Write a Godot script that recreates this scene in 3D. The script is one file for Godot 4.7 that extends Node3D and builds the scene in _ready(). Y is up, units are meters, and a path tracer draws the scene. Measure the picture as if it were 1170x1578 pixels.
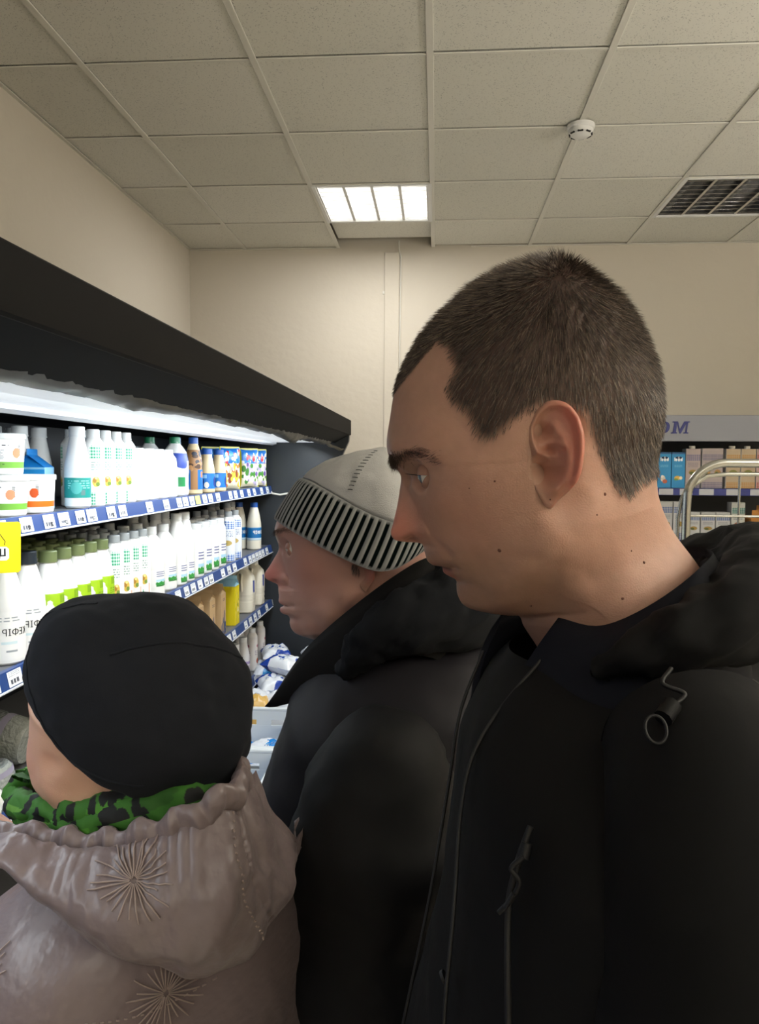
extends Node3D
# A dairy aisle: three shoppers beside an open refrigerated case, under a tiled ceiling.
# Units are metres, y is up, the aisle runs along -z, the refrigerated case is on the left (-x).

# ---------------------------------------------------------------- geometry
class Geo:
	var v := PackedVector3Array()
	var t := PackedVector2Array()
	var c := PackedColorArray()
	var idx := PackedInt32Array()
	var col := Color(1, 1, 1)
	func pt(p: Vector3, q := Vector2.ZERO) -> int:
		v.append(p); t.append(q); c.append(col)
		return v.size() - 1
	func tri(a: int, b: int, d: int):
		idx.append(a); idx.append(b); idx.append(d)
	func quad(a: int, b: int, d: int, e: int):
		tri(a, b, d); tri(a, d, e)
	# a flat face of its own, turned away from «inside»
	func face(p: Array, inside: Vector3):
		var m := Vector3.ZERO
		for q in p: m += q
		m /= p.size()
		var n: Vector3 = (p[1] - p[0]).cross(p[2] - p[0])
		var back: bool = n.dot(m - inside) < 0.0
		var first := v.size()
		for k in p.size(): pt(p[k], Vector2(0 if k == 0 or k == 3 else 1, 0 if k < 2 else 1))
		for k in range(1, p.size() - 1):
			if back: tri(first, first + k + 1, first + k)
			else: tri(first, first + k, first + k + 1)
	func xf(m: Transform3D, from := 0):
		for k in range(from, v.size()): v[k] = m * v[k]
	func flip(from := 0):
		for k in range(from, idx.size(), 3):
			var a := idx[k + 1]
			idx[k + 1] = idx[k + 2]; idx[k + 2] = a
	func add(g: Geo, m := Transform3D.IDENTITY) -> Geo:
		var first := v.size()
		var det := m.basis.determinant()
		for q in g.seams: seams.append(q + Vector2i(first, first))
		for k in g.v.size(): v.append(m * g.v[k])
		t.append_array(g.t); c.append_array(g.c)
		for k in range(0, g.idx.size(), 3):
			if det >= 0: tri(g.idx[k] + first, g.idx[k + 1] + first, g.idx[k + 2] + first)
			else: tri(g.idx[k] + first, g.idx[k + 2] + first, g.idx[k + 1] + first)
		return self
	# chamfered box
	func box(at: Vector3, size: Vector3, b := 0.0, turn := Basis.IDENTITY) -> Geo:
		var h := size / 2.0
		b = minf(b, minf(h.x, minf(h.y, h.z)) * 0.9)
		var first := v.size()
		var o := Vector3.ZERO
		if b <= 0.0:
			for ax in 3:
				for s in [-1.0, 1.0]:
					var q := []
					for w in [[-1, -1], [1, -1], [1, 1], [-1, 1]]:
						var p := Vector3.ZERO
						p[ax] = s * h[ax]; p[(ax + 1) % 3] = w[0] * h[(ax + 1) % 3]; p[(ax + 2) % 3] = w[1] * h[(ax + 2) % 3]
						q.append(p)
					face(q, o)
		else:
			for ax in 3:
				var i := (ax + 1) % 3
				var j := (ax + 2) % 3
				for s in [-1.0, 1.0]:
					var q := []
					for w in [[-1, -1], [1, -1], [1, 1], [-1, 1]]:
						var p := Vector3.ZERO
						p[ax] = s * h[ax]; p[i] = w[0] * (h[i] - b); p[j] = w[1] * (h[j] - b)
						q.append(p)
					face(q, o)
				for s in [-1.0, 1.0]:
					for r in [-1.0, 1.0]:
						var q2 := []
						for w in [[0, -1], [0, 1], [1, 1], [1, -1]]:
							var p2 := Vector3.ZERO
							p2[ax] = w[1] * (h[ax] - b)
							p2[i] = s * (h[i] - (b if w[0] == 1 else 0.0)); p2[j] = r * (h[j] - (0.0 if w[0] == 1 else b))
							q2.append(p2)
						face(q2, o)
			for sx in [-1.0, 1.0]:
				for sy in [-1.0, 1.0]:
					for sz in [-1.0, 1.0]:
						face([Vector3(sx * h.x, sy * (h.y - b), sz * (h.z - b)), Vector3(sx * (h.x - b), sy * h.y, sz * (h.z - b)), Vector3(sx * (h.x - b), sy * (h.y - b), sz * h.z)], o)
		xf(Transform3D(turn, at), first)
		return self
	# points laid out row by row, nu per row; «wrap» joins the last column to the first
	func grid(p: PackedVector3Array, nu: int, out := 0, colors := PackedColorArray(), inside = null, su := 1.0, sv := 1.0) -> Geo:
		var nv := p.size() / nu
		var first := v.size()
		for j in nv:
			for i in nu:
				v.append(p[j * nu + i]); t.append(Vector2(su * i / (nu - 1.0), sv * j / (nv - 1.0)))
				c.append(colors[j * nu + i] if colors.size() else col)
		var m := Vector3.ZERO
		if inside == null:
			for q in p: m += q
			m /= p.size()
		else: m = inside
		var from := idx.size()
		var vote := 0.0
		for j in nv - 1:
			for i in nu - 1:
				var a := first + j * nu + i
				quad(a, a + 1, a + nu + 1, a + nu)
				if (i + j) % 3 == 0:
					vote += (v[a + 1] - v[a]).cross(v[a + nu] - v[a]).dot(v[a] - m)
		if (vote < 0.0) != (out < 0): flip(from)
		var mid := (nv / 2) * nu
		if nv > 2 and p[mid].distance_squared_to(p[mid + nu - 1]) < 1e-12: seam(first, nu, nv)
		return self
	# a profile of (radius, height) turned about y; corners sharper than 35 degrees stay sharp
	func lathe(pr: Array, seg := 20, at := Vector3.ZERO, sq := 0.0) -> Geo:
		var part := [pr[0]]
		for k in range(1, pr.size()):
			part.append(pr[k])
			var sharp: bool = k == pr.size() - 1
			if not sharp:
				var d1: Vector2 = (pr[k] - pr[k - 1]).normalized()
				var d2: Vector2 = (pr[k + 1] - pr[k]).normalized()
				sharp = d1.dot(d2) < 0.82
			if sharp:
				_lathe(part, seg, at, sq)
				part = [pr[k]]
		return self
	func _lathe(pr: Array, seg: int, at: Vector3, sq: float):
		var first := v.size()
		var n := seg + 1
		for j in pr.size():
			for i in n:
				var a := TAU * i / seg
				var r: float = pr[j].x
				if sq > 0.0: r *= 1.0 / pow(pow(absf(cos(a)), 2.0 + sq) + pow(absf(sin(a)), 2.0 + sq), 1.0 / (2.0 + sq))
				pt(at + Vector3(-r * cos(a), pr[j].y, r * sin(a)), Vector2(float(i) / seg, 1.0 - float(j) / maxf(1.0, pr.size() - 1.0)))
		seam(first, n, pr.size())
		for j in pr.size() - 1:
			for i in seg:
				var a := first + j * n + i
				quad(a, a + 1, a + n + 1, a + n)
	# a round tube along a path
	func tube(path: Array, radius, seg := 8, caps := true, flat := 1.0) -> Geo:
		var n := path.size()
		var first := v.size()
		var up := Vector3.UP
		var d0: Vector3 = (path[1] - path[0]).normalized()
		if absf(d0.dot(up)) > 0.9: up = Vector3.RIGHT
		var side := d0.cross(up).normalized()
		for k in n:
			var d: Vector3 = (path[mini(k + 1, n - 1)] - path[maxi(k - 1, 0)]).normalized()
			side = (side - d * side.dot(d)).normalized()
			var o := d.cross(side)
			var r: float = radius if not radius is Array else radius[k]
			for i in seg + 1:
				var a := TAU * i / seg
				pt(path[k] + (side * cos(a) + o * sin(a) * flat) * r, Vector2(float(i) / seg, float(k) / (n - 1.0)))
		seam(first, seg + 1, n)
		for k in n - 1:
			for i in seg:
				var a := first + k * (seg + 1) + i
				quad(a, a + 1, a + seg + 2, a + seg + 1)
		if caps:
			for e in [0, n - 1]:
				var q := []
				for i in seg: q.append(v[first + e * (seg + 1) + i])
				face(q, path[1] if e == 0 else path[n - 2])
		return self
	# an outline in x and y pushed along z
	func prism(outline: PackedVector2Array, z0: float, z1: float) -> Geo:
		var ids := Geometry2D.triangulate_polygon(outline)
		var mid := Vector3(0, 0, (z0 + z1) / 2)
		for z in [z0, z1]:
			for k in range(0, ids.size(), 3):
				var a := outline[ids[k]]; var b := outline[ids[k + 1]]; var d := outline[ids[k + 2]]
				var m := (a + b + d) / 3.0
				face([Vector3(a.x, a.y, z), Vector3(b.x, b.y, z), Vector3(d.x, d.y, z)], Vector3(m.x, m.y, mid.z))
		var area := 0.0
		for k in outline.size(): area += outline[k].cross(outline[(k + 1) % outline.size()])
		for k in outline.size():
			var a := outline[k]; var b := outline[(k + 1) % outline.size()]
			var nn := Vector2(b.y - a.y, a.x - b.x) * signf(area)
			var m := (a + b) / 2 - nn.normalized() * 0.001
			face([Vector3(a.x, a.y, z0), Vector3(b.x, b.y, z0), Vector3(b.x, b.y, z1), Vector3(a.x, a.y, z1)], Vector3(m.x, m.y, mid.z))
		return self
	func ball(at: Vector3, r: Vector3, seg := 12, rows := 8) -> Geo:
		var p := PackedVector3Array()
		for j in rows + 1:
			for i in seg + 1:
				var a := TAU * i / seg
				var b := PI * j / rows
				p.append(at + r * Vector3(sin(b) * cos(a), cos(b), sin(b) * sin(a)))
		grid(p, seg + 1, 1, PackedColorArray(), at)
		return self
	# where a grid closes on itself the normals on both sides of the seam are joined
	func normals() -> PackedVector3Array:
		var n := PackedVector3Array()
		n.resize(v.size())
		for k in range(0, idx.size(), 3):
			var a := idx[k]; var b := idx[k + 1]; var d := idx[k + 2]
			var f := (v[b] - v[a]).cross(v[d] - v[a])
			n[a] += f; n[b] += f; n[d] += f
		for pair in seams:
			var s: Vector3 = n[pair.x] + n[pair.y]
			n[pair.x] = s; n[pair.y] = s
		for k in n.size(): n[k] = n[k].normalized() if n[k].length_squared() > 0.0 else Vector3.UP
		return n
	# folds: moves every vertex along its normal by noise, which is stretched by «freq»
	func wrinkle(noise: FastNoiseLite, amp: float, freq: Vector3, ridged := false, from := 0) -> Geo:
		var n := normals()
		for k in range(from, v.size()):
			var h := noise.get_noise_3dv(v[k] * freq)
			if ridged: h = 0.5 - absf(h) * 2.0
			v[k] += n[k] * h * amp
		return self
	func mesh(m: Material = null) -> ArrayMesh:
		var n := normals()
		var out := PackedInt32Array()
		out.resize(idx.size())
		for k in range(0, idx.size(), 3):
			out[k] = idx[k]; out[k + 1] = idx[k + 2]; out[k + 2] = idx[k + 1]
		var ar := []
		ar.resize(Mesh.ARRAY_MAX)
		ar[Mesh.ARRAY_VERTEX] = v; ar[Mesh.ARRAY_NORMAL] = n; ar[Mesh.ARRAY_TEX_UV] = t; ar[Mesh.ARRAY_COLOR] = c; ar[Mesh.ARRAY_INDEX] = out
		var am := ArrayMesh.new()
		am.add_surface_from_arrays(Mesh.PRIMITIVE_TRIANGLES, ar)
		if m: am.surface_set_material(0, m)
		return am
	var seams: Array[Vector2i] = []
	func seam(first: int, nu: int, nv: int):
		for j in nv: seams.append(Vector2i(first + j * nu, first + j * nu + nu - 1))

# ---------------------------------------------------------------- naming
var used := {}
func numbered(called: String) -> String:
	var k: int = used.get(called, -1) + 1
	used[called] = k
	return called if k == 0 else "%s_%03d" % [called, k]

func thing(called: String, label: String, category: String, at := Vector3.ZERO, turn := 0.0, group := "") -> Node3D:
	var o := Node3D.new()
	o.name = numbered(called)
	o.position = at; o.rotation.y = turn
	tag(o, label, category, group)
	add_child(o)
	return o

func tag(o: Node, label: String, category: String, group := ""):
	o.set_meta("label", label); o.set_meta("category", category)
	if group: o.set_meta("group", group)

func part(called: String, g, m: Material, parent: Node, label := "") -> MeshInstance3D:
	var o := MeshInstance3D.new()
	o.name = called
	o.mesh = g.mesh() if g is Geo else g
	o.material_override = null
	if m: o.set_surface_override_material(0, m)
	if label: o.set_meta("label", label)
	parent.add_child(o, true)
	return o

func struct(called: String, g: Geo, m: Material, label: String, category: String) -> MeshInstance3D:
	var o := part(called, g, m, self)
	o.set_meta("kind", "structure"); o.set_meta("label", label); o.set_meta("category", category)
	return o

func copy(o: Node3D, at: Vector3, label: String, group := "", turn = null) -> Node3D:
	var r: Node3D = o.duplicate()
	r.name = numbered(String(o.name).rstrip("0123456789_"))
	add_child(r)
	r.position = at
	if turn != null: r.rotation.y = turn
	r.set_meta("label", label)
	if group: r.set_meta("group", group)
	return r

# ---------------------------------------------------------------- materials and prints
func lin(r: float, g: float, b: float) -> Color:
	return Color(r, g, b).srgb_to_linear()

func mat(color: Color, rough := 0.6, metal := 0.0, spec := 0.5) -> StandardMaterial3D:
	var m := StandardMaterial3D.new()
	m.albedo_color = color; m.roughness = rough; m.metallic = metal; m.metallic_specular = spec
	return m

func vmat(rough := 0.7, spec := 0.4) -> StandardMaterial3D:
	var m := mat(Color.WHITE, rough, 0.0, spec)
	m.vertex_color_use_as_albedo = true
	return m

func noise_tex(freq: float, size := 256, oct := 4, seed_ := 1, kind := FastNoiseLite.TYPE_SIMPLEX_SMOOTH) -> NoiseTexture2D:
	var n := FastNoiseLite.new()
	n.seed = seed_; n.frequency = freq; n.fractal_octaves = oct; n.noise_type = kind
	var x := NoiseTexture2D.new()
	x.width = size; x.height = size; x.seamless = true; x.noise = n
	return x

func bump(m: StandardMaterial3D, tex: Texture2D, cm: float, scale := 1.0, triplanar := true):
	m.heightmap_enabled = true; m.heightmap_texture = tex; m.heightmap_scale = cm
	if triplanar:
		m.uv1_triplanar = true; m.uv1_scale = Vector3.ONE * scale
	return m

class Paint:
	var im: Image
	var w: int
	var h: int
	func _init(w_: int, h_: int, c: Color):
		w = w_; h = h_
		im = Image.create(w, h, false, Image.FORMAT_RGBA8)
		im.fill(c)
	func rect(x0: float, y0: float, x1: float, y1: float, c: Color) -> Paint:
		im.fill_rect(Rect2i(int(x0 * w), int(y0 * h), maxi(1, int((x1 - x0) * w)), maxi(1, int((y1 - y0) * h))), c)
		return self
	func disc(x: float, y: float, rx: float, ry: float, c: Color) -> Paint:
		for j in range(maxi(0, int((y - ry) * h)), mini(h, int((y + ry) * h) + 1)):
			for i in range(maxi(0, int((x - rx) * w)), mini(w, int((x + rx) * w) + 1)):
				if pow((float(i) / w - x) / rx, 2) + pow((float(j) / h - y) / ry, 2) <= 1.0: im.set_pixel(i, j, c)
		return self
	# a woven check: stripes both ways, darker where they cross
	func check(x0: float, y0: float, x1: float, y1: float, nx: int, ny: int, c: Color, half: Color) -> Paint:
		for j in range(int(y0 * h), int(y1 * h)):
			for i in range(int(x0 * w), int(x1 * w)):
				var a := int(float(i - int(x0 * w)) / ((x1 - x0) * w) * nx * 2) % 2
				var b := int(float(j - int(y0 * h)) / ((y1 - y0) * h) * ny * 2) % 2
				if a + b > 0: im.set_pixel(i, j, c if a + b == 2 else half)
		return self
	# the grey lines of print too small to read
	func lines(x0: float, y0: float, x1: float, y1: float, n: int, c: Color, rng: RandomNumberGenerator) -> Paint:
		for k in n:
			var y := y0 + (y1 - y0) * k / n
			var x := x0
			while x < x1:
				var l := rng.randf_range(0.02, 0.07)
				rect(x, y, minf(x + l, x1), y + (y1 - y0) / n * 0.5, c)
				x += l + 0.015
		return self
	func splotch(x0: float, y0: float, x1: float, y1: float, n: int, cols: Array, rng: RandomNumberGenerator, r := 0.08) -> Paint:
		for k in n:
			disc(rng.randf_range(x0, x1), rng.randf_range(y0, y1), rng.randf_range(r * 0.4, r), rng.randf_range(r * 0.4, r), cols[rng.randi() % cols.size()])
		return self
	func tex() -> ImageTexture:
		return ImageTexture.create_from_image(im)

func print_mat(p: Paint, rough := 0.45) -> StandardMaterial3D:
	var m := mat(Color.WHITE, rough)
	m.albedo_texture = p.tex()
	return m

func serif() -> SystemFont:
	var f := SystemFont.new()
	f.font_names = PackedStringArray(["Droid Serif"]); f.font_weight = 700
	return f
func sans(bold := false) -> SystemFont:
	var f := SystemFont.new()
	f.font_names = PackedStringArray(["Droid Sans"])
	if bold: f.font_weight = 700
	return f

# lettering in the x-y plane, facing +z, «tall» metres high; mirrored as the photograph shows it
func letters(text: String, tall: float, deep: float, font: Font, mirrored := true) -> Geo:
	var tm := TextMesh.new()
	tm.text = text; tm.font = font; tm.font_size = 48; tm.pixel_size = 0.01; tm.depth = 0.02; tm.curve_step = 2.0
	var ar := tm.get_mesh_arrays()
	var g := Geo.new()
	var p: PackedVector3Array = ar[Mesh.ARRAY_VERTEX]
	var lo := Vector3(1e9, 1e9, 1e9); var hi := -lo
	for q in p:
		lo = lo.min(q); hi = hi.max(q)
	var k := tall / maxf(hi.y - lo.y, 1e-6)
	for q in p:
		var x := (q.x - (lo.x + hi.x) / 2) * k
		g.pt(Vector3(-x if mirrored else x, (q.y - (lo.y + hi.y) / 2) * k, (q.z - lo.z) / (hi.z - lo.z) * deep))
	var ids: PackedInt32Array = ar[Mesh.ARRAY_INDEX]
	for j in range(0, ids.size(), 3):
		if mirrored: g.tri(ids[j], ids[j + 1], ids[j + 2])
		else: g.tri(ids[j], ids[j + 2], ids[j + 1])
	return g

# bends x-y lettering round an upright cylinder of radius r, centred on the direction «turn» (0 faces +x)
func bent(g: Geo, r: float, turn: float, y: float) -> Geo:
	for k in g.v.size():
		var p := g.v[k]
		var a := turn - p.x / r
		g.v[k] = Vector3(cos(a) * (r + p.z), p.y + y, sin(a) * (r + p.z))
	return g

const ORD := ["first", "second", "third", "fourth", "fifth", "sixth", "seventh", "eighth", "ninth", "tenth", "eleventh", "twelfth"]

func make_light():
	var cam := Camera3D.new()
	cam.name = "camera"
	cam.fov = 66.2
	cam.near = 0.05
	cam.position = Vector3(0, 1.66, 0)
	cam.rotation_order = EULER_ORDER_YXZ
	cam.rotation_degrees = Vector3(-3.42, 4.15, 0.33)
	add_child(cam)
	cam.current = true
	var e := Environment.new()
	e.background_mode = Environment.BG_COLOR
	e.background_color = Color(0.02, 0.02, 0.022)
	e.tonemap_mode = Environment.TONE_MAPPER_LINEAR
	e.tonemap_exposure = 1.25
	e.sdfgi_enabled = true; e.ssao_enabled = true; e.ssil_enabled = true
	var we := WorldEnvironment.new()
	we.name = "environment"
	we.environment = e
	add_child(we)

const LAMPS := [[-0.337, -4.22, 1.55, 0], [2.663, -1.82, 1.1, 1], [0.863, 1.78, 0.6, 1], [2.663, 1.18, 1.5, 1], [-0.937, 1.78, 0.4, 0]]   # lit ceiling lights: x, z, energy, warmth
const PENDANTS := [[2.7, 0.6, 8.0], [2.75, -1.2, 7.0], [0.9, 2.2, 1.5]]   # hanging strip lights that mostly light the ceiling: x, z, energy
const CEIL := 3.03
const BACK := -5.04

var M := {}
func make_materials():
	var r := RandomNumberGenerator.new(); r.seed = 5
	M.wall = bump(mat(Color(0.80, 0.772, 0.717), 0.9, 0, 0.2), noise_tex(0.02, 256, 4, 3), 0.12, 2.5)
	# mineral-fibre ceiling tile: fine pits and short fissures
	var p := Paint.new(512, 512, Color(1, 1, 1))
	for k in 3600:
		var x := r.randi() % 512; var y := r.randi() % 512
		var n := r.randi_range(1, 5); var s := r.randf_range(0.55, 0.88)
		var dx := r.randf_range(-1, 1); var dy := r.randf_range(-1, 1)
		for j in n: p.im.set_pixel(posmod(int(x + dx * j), 512), posmod(int(y + dy * j), 512), Color(s, s, s))
	M.tile = []
	var pit := p.tex()
	for k in 3:
		var m := mat(Color(0.87 - 0.012 * k, 0.862 - 0.012 * k, 0.825 - 0.014 * k), 0.95, 0, 0.1)
		m.albedo_texture = pit; m.uv1_triplanar = true; m.uv1_world_triplanar = true; m.uv1_scale = Vector3(1.6, 1.6, 1.6); m.uv1_offset = Vector3(0.31 * k, 0, 0.17 * k)
		m.heightmap_enabled = true; m.heightmap_texture = pit; m.heightmap_scale = 0.12
		M.tile.append(m)
	M.bar = mat(Color(0.84, 0.83, 0.79), 0.5)
	M.void = mat(Color(0.09, 0.09, 0.085), 0.95)
	M.floor = mat(Color(0.86, 0.84, 0.79), 0.4)
	M.floor.albedo_texture = noise_ramp(0.03, Color(0.9, 0.9, 0.9), Color(1, 1, 1))
	M.floor.uv1_triplanar = true
	M.grout = mat(Color(0.35, 0.34, 0.32), 0.9)
	M.white = mat(Color(0.87, 0.87, 0.86), 0.4)
	M.chrome = mat(Color(0.72, 0.72, 0.7), 0.22, 1.0)
	M.silver = mat(Color(0.82, 0.82, 0.82), 0.18, 1.0)
	M.black = mat(Color(0.03, 0.03, 0.03), 0.6)
	M.rubber = mat(Color(0.05, 0.05, 0.05), 0.85)
	M.fascia = bump(mat(Color(0.085, 0.082, 0.082), 0.7, 0.0, 0.25), noise_tex(0.3, 128, 2, 8), 0.004, 12.0)
	M.navy = mat(Color(0.08, 0.10, 0.135), 0.5)
	M.bevel = mat(Color(0.045, 0.056, 0.075), 0.65, 0.0, 0.25)
	M.panel = mat(Color(0.17, 0.185, 0.2), 0.38)
	M.shelf = mat(Color(0.42, 0.42, 0.43), 0.45, 0.2)
	M.rail = mat(Color(0.13, 0.26, 0.50), 0.35)
	M.lip = mat(Color(0.82, 0.83, 0.85), 0.4)

func noise_ramp(freq: float, a: Color, b: Color, size := 256) -> NoiseTexture2D:
	var n := noise_tex(freq, size)
	var g := Gradient.new()
	g.set_color(0, a); g.set_color(1, b)
	n.color_ramp = g
	return n

func make_room():
	var g := Geo.new()
	# walls, floor and ceiling slab with thickness
	struct("wall_left", Geo.new().box(Vector3(-1.66, 1.55, -1.0), Vector3(0.12, 3.4, 8.4)), M.wall, "off-white painted wall behind and above the refrigerated case", "wall")
	struct("wall_back", Geo.new().box(Vector3(1.0, 1.55, BACK - 0.06), Vector3(5.2, 3.4, 0.12)), M.wall, "cream painted wall at the end of the aisle", "wall")
	struct("wall_right", Geo.new().box(Vector3(3.66, 1.55, -1.0), Vector3(0.12, 3.4, 8.4)), M.wall, "cream painted wall on the right side of the shop", "wall")
	struct("wall_front", Geo.new().box(Vector3(1.0, 1.55, 3.06), Vector3(5.2, 3.4, 0.12)), M.wall, "cream painted wall behind the photographer", "wall")
	var fl := struct("floor", Geo.new().box(Vector3(1.0, -0.06, -1.0), Vector3(5.4, 0.1, 8.4)), M.grout, "pale tiled shop floor", "floor")
	var ft := Geo.new().box(Vector3.ZERO, Vector3(0.592, 0.012, 0.592), 0.002).mesh()
	for i in 9:
		for j in 14:
			var o := part("floor_tile", ft, M.floor, fl)
			o.position = Vector3(-1.3 + 0.6 * i, -0.006, -4.74 + 0.6 * j)
	# ceiling: slab above, a grid of bars, and tiles lying in it
	var ce := struct("ceiling", Geo.new().box(Vector3(1.0, 3.3, -1.0), Vector3(5.4, 0.1, 8.4)), M.void, "suspended ceiling of square speckled tiles in a white metal grid", "ceiling")
	var x0 := -0.037; var z0 := -2.72
	var r := RandomNumberGenerator.new(); r.seed = 11
	var long := Geo.new()
	var tilem := Geo.new().box(Vector3.ZERO, Vector3(0.584, 0.014, 0.584), 0.004).mesh()
	var lamps := {}
	for l in LAMPS: lamps[Vector2i(roundi((l[0] - 0.3 - x0) / 0.6), roundi((l[1] - 0.3 - z0) / 0.6))] = true
	lamps[Vector2i(2, -3)] = true
	for i in range(-3, 7):
		for j in range(-4, 10):
			if lamps.has(Vector2i(i, j)): continue
			var cx := x0 + 0.6 * i + 0.3; var cz := z0 + 0.6 * j + 0.3
			var lo := Vector2(maxf(cx - 0.292, -1.6), maxf(cz - 0.292, BACK + 0.004))
			var hi := Vector2(minf(cx + 0.292, 3.6), minf(cz + 0.292, 3.0))
			if hi.x - lo.x < 0.05 or hi.y - lo.y < 0.05: continue
			var drop := 0.0; var tilt := 0.0
			if j == -4 and i == -1: lo.y += 0.075; drop = 0.028; tilt = 0.02       # the tile under the lit lamp has slipped out of place
			if j == -4 and (i == 0 or i == 1): lo.y += 0.018
			var whole := hi.x - lo.x > 0.58 and hi.y - lo.y > 0.58
			var t := part("ceiling_tile", tilem if whole else Geo.new().box(Vector3.ZERO, Vector3(hi.x - lo.x, 0.014, hi.y - lo.y), 0.004).mesh(), M.tile[r.randi() % 3], ce)
			t.position = Vector3((lo.x + hi.x) / 2, CEIL + 0.013 + drop + r.randf_range(0, 0.0015), (lo.y + hi.y) / 2)
			t.rotation = Vector3(r.randf_range(-1, 1) * 0.0015 + tilt, 0, r.randf_range(-1, 1) * 0.0015)
	for i in range(-2, 7):
		part("grid_bar", Geo.new().box(Vector3(x0 + 0.6 * i, CEIL + 0.003, -1.02), Vector3(0.024, 0.006, 8.04), 0.001), M.bar, ce)
	for j in range(-3, 10):
		for i in range(-3, 7):
			var a := maxf(x0 + 0.6 * i + 0.012, -1.6); var b := minf(x0 + 0.6 * i + 0.588, 3.6)
			if b - a < 0.05: continue
			part("grid_bar", Geo.new().box(Vector3((a + b) / 2, CEIL + 0.0035, z0 + 0.6 * j), Vector3(b - a, 0.005, 0.014), 0.001), M.bar, ce)
	# wall angle along the walls
	part("wall_angle", Geo.new().box(Vector3(-1.592, CEIL + 0.001, -1.0), Vector3(0.016, 0.004, 8.0)), M.bar, ce)
	part("wall_angle", Geo.new().box(Vector3(-1.12, CEIL + 0.001, BACK + 0.008), Vector3(0.95, 0.004, 0.016)), M.bar, ce)
	part("wall_angle", Geo.new().box(Vector3(1.9, CEIL + 0.001, BACK + 0.008), Vector3(3.4, 0.004, 0.016)), M.bar, ce)
	# lit and unlit louvred lights
	for k in LAMPS.size():
		var l: Array = LAMPS[k]
		ceiling_light(l[0], l[1], l[2], l[3], ["lit square louvred ceiling light glowing white near the left corner", "lit louvred ceiling light over the right part of the shop", "lit louvred ceiling light behind the photographer", "lit louvred ceiling light in the far right corner behind the photographer", "lit louvred ceiling light over the near end of the refrigerated case"][k])
	ceiling_light(x0 + 1.5, z0 - 1.5, 0.0, 0, "switched-off square louvred ceiling light at the right edge")
	for k in PENDANTS.size():
		var q: Array = PENDANTS[k]
		var pl := thing("pendant_light", ["hanging strip light over the right aisle, level with the shoppers", "hanging strip light over the right aisle, further down the shop", "hanging strip light behind the photographer"][k], "pendant light", Vector3(q[0], 2.2, q[1]))
		part("housing", Geo.new().box(Vector3(0, 0.0, 0), Vector3(0.12, 0.04, 1.2), 0.008), M.white, pl)
		var glow := mat(Color(0.9, 0.9, 0.86), 0.5)
		glow.emission_enabled = true; glow.emission = Color(1, 0.98, 0.955); glow.emission_energy_multiplier = 2.0
		part("upper_diffuser", Geo.new().box(Vector3(0, 0.0275, 0), Vector3(0.1, 0.015, 1.18), 0.004), glow, pl)
		for z in [-0.5, 0.5]: part("cord", Geo.new().tube([Vector3(0.055, 0.01, z), Vector3(0.055, CEIL - 2.2, z)], 0.002, 6), M.bar, pl)
		var al := AreaLight3D.new()
		al.name = "glow"
		al.area_size = Vector2(0.1, 1.16); al.light_energy = q[2]; al.light_color = Color(1, 0.98, 0.955)
		al.rotation_degrees.x = 90; al.rotation_order = EULER_ORDER_YXZ; al.position.y = 0.05; al.shadow_enabled = true; al.area_range = 12.0
		pl.add_child(al)
	# smoke detector
	var sd := thing("smoke_detector", "round white smoke detector on the ceiling, right of centre", "smoke detector", Vector3(0.565, CEIL, -3.30))
	part("base", Geo.new().lathe([Vector2(0, 0.0), Vector2(0.055, 0), Vector2(0.055, -0.012), Vector2(0.05, -0.016), Vector2(0, -0.016)].map(func(q): return Vector2(q.x, q.y)), 28), M.white, sd)
	part("sensor_head", Geo.new().lathe([Vector2(0.048, -0.016), Vector2(0.05, -0.022), Vector2(0.047, -0.034), Vector2(0.032, -0.044), Vector2(0.0, -0.046)], 28), M.white, sd)
	for k in 8:
		var a := TAU * k / 8 + 0.2
		part("vent", Geo.new().box(Vector3(0.0435 * cos(a), -0.036, 0.0435 * sin(a)), Vector3(0.006, 0.007, 0.022), 0.001, Basis(Vector3.UP, -a)), M.black, sd)
	# cable duct on the back wall with a loose cable above it
	var du := thing("cable_duct", "slim white cable duct running up the end wall", "cable duct", Vector3(-0.295, 1.0, BACK))
	part("cover", Geo.new().box(Vector3(0, 1.0, 0.006), Vector3(0.094, 2.0, 0.012), 0.003), M.wall, du)
	part("clip", Geo.new().box(Vector3(-0.052, 1.75, 0.004), Vector3(0.012, 0.02, 0.008), 0.002), M.bar, du)
	var cb := thing("cable", "white cable hanging from the ceiling gap beside the duct", "cable", Vector3(-0.25, 3.0, BACK + 0.02))
	part("sheath", Geo.new().tube([Vector3(0, 0.06, 0.03), Vector3(0.0, 0.03, 0.012), Vector3(0.003, 0.0, -0.006), Vector3(0.012, -0.03, -0.011), Vector3(0.008, -0.6, -0.011), Vector3(0.01, -1.4, -0.012), Vector3(0.01, -1.9, -0.012)], 0.004, 8), M.bar, cb)

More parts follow.
